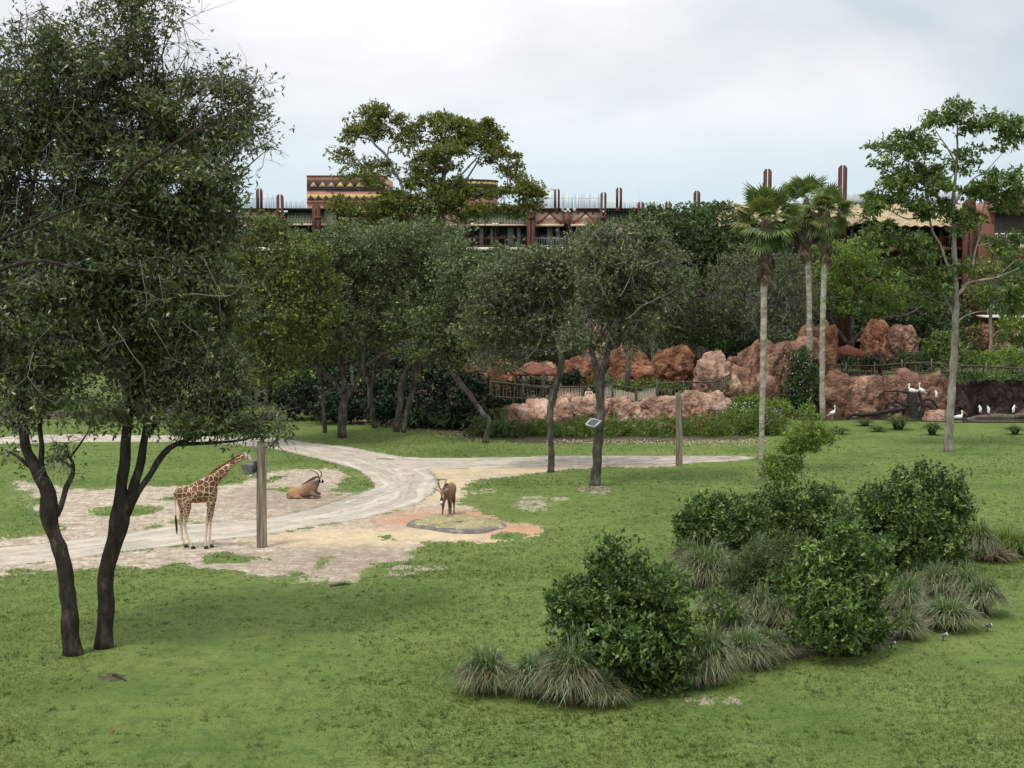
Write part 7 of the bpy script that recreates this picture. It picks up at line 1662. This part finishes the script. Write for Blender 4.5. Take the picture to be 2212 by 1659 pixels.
# dark crane-like bird resting in the island grass
bb = G(1573, 1330); t = thing('dark_bird', 'black and white bird with a tan head half hidden in the island grass', 'bird', (bb[0], bb[1], .15))
me = body_mesh('body', [[(-.12, 0, .16, .13, .12, .10), (.12, 0, .20, .14, .12, .11)], [(-.2, 0, .14, .06), (-.30, -.05, .02, .05), (-.36, -.08, -.03, .05)], [(.2, 0, .18, .07), (.34, 0, .12, .03)]], .018, 3)
paint(me, lambda V: np.where((V[:, 0] > -.2)[:, None] & (V[:, 2] > .13)[:, None], np.array((.035, .035, .042)), np.where((V[:, 0] < -.2)[:, None], np.array((.55, .36, .22)), np.array((.7, .66, .6))))); put('body', me, feather, t)
small('bill', [(-.38, -.09, -.03, .018), (-.46, -.12, -.06, .012), (-.52, -.14, -.08, .004)], eye_m, t); small('eye', [(-.37, -.125, -.01, .009), (-.371, -.125, -.01, .009)], eye_m, t)

# visitor behind the low fence
vis = P(1272, 838, 106.75); t = thing('person', 'visitor in white shirt at the bamboo fence, hands raised to the face', 'person', (vis[0], 106.75, 1.02))
H = vis[2] - 1.02 + .02; s = H / 1.5
skin, shirt, shorts, shoe = (.42, .24, .16), (.74, .75, .78), (.14, .10, .08), (.10, .10, .10)
bs = [[(0, 0, .80, .15, .11, .10), (0, -.02, 1.0, .14, .10, .12), (0, -.05, 1.18, .17, .11, .10)], [(0, -.06, 1.24, .06), (0, -.07, 1.30, .055)], [(0, -.08, 1.36, .075, .09, .09), (0, -.085, 1.40, .078, .092, .085)],
      [(-.17, -.05, 1.20, .06), (-.26, -.16, 1.02, .048), (-.24, -.22, 1.0, .045)], [(-.25, -.2, 1.0, .044), (-.13, -.26, 1.20, .034), (-.09, -.25, 1.27, .030)], [(.17, -.05, 1.20, .06), (.26, -.16, 1.02, .048)], [(.26, -.18, 1.01, .044), (.13, -.26, 1.20, .034), (.09, -.25, 1.27, .030)],
      [(-.09, 0, .78, .10), (-.10, -.02, .45, .065), (-.10, .02, .12, .042), (-.10, -.08, .04, .04)], [(.09, 0, .78, .10), (.10, -.02, .45, .065), (.10, .02, .12, .042), (.10, -.08, .04, .04)]]
for sx in (-1, 1):
    h0 = np.array((sx * .085, -.255, 1.30))
    bs.append([(*h0, .034), (*(h0 + (0, -.01, .05)), .034)])
    for q in range(4): b0 = h0 + np.array((sx * (-.02 + q * .014), -.01, .06)); L_ = (.055, .065, .06, .048)[q]; bs.append([(*b0, .0105), (*(b0 + (0, -.015, L_ * .6)), .010), (*(b0 + (-sx * .004, -.002, L_)), .009)])
    bs.append([(*(h0 + (-sx * .025, -.01, .01)), .012), (*(h0 + (-sx * .05, -.02, .045)), .010)])
bs = [[tuple(np.array(p) * s) for p in ch] for ch in bs]
me = body_mesh('body', bs, .0095, 2)
def pcol(V):
    z = V[:, 2] / s; c = np.tile(np.array(skin), (len(V), 1)); x = np.abs(V[:, 0] / s); y = V[:, 1] / s
    c[(z > .84) & (z < 1.26) & ~((y < -.19) & (x < .22) & (z > 1.03))] = shirt; c[(z <= .84) & (z > .5)] = shorts; c[z < .08] = shoe; return c
paint(me, pcol); put('body', me, coat_mat('cloth_and_skin', .05, .85, 20, .08), t)
me = body_mesh('hair', [[tuple(np.array((0, -.055, 1.41, .088, .085, .07)) * s), tuple(np.array((0, -.02, 1.36, .08, .06, .08)) * s)]], .012, 2); put('hair', me, noise_mat('hair_dark', [(.3, (.02, .014, .012)), (.7, (.05, .035, .03))], 9, 3, .6, .1), t)
for sx in (-1, 1): small('eye', [(sx*.03*s, -.172*s, 1.385*s, .009), (sx*.03*s, -.174*s, 1.385*s, .009)], eye_m, t)
small('nose', [(0, -.17*s, 1.375*s, .010), (0, -.185*s, 1.35*s, .014)], noise_mat('skin', [(.3, skin), (.7, tuple(x*1.1 for x in skin))], 5, 2, .6, 0), t)
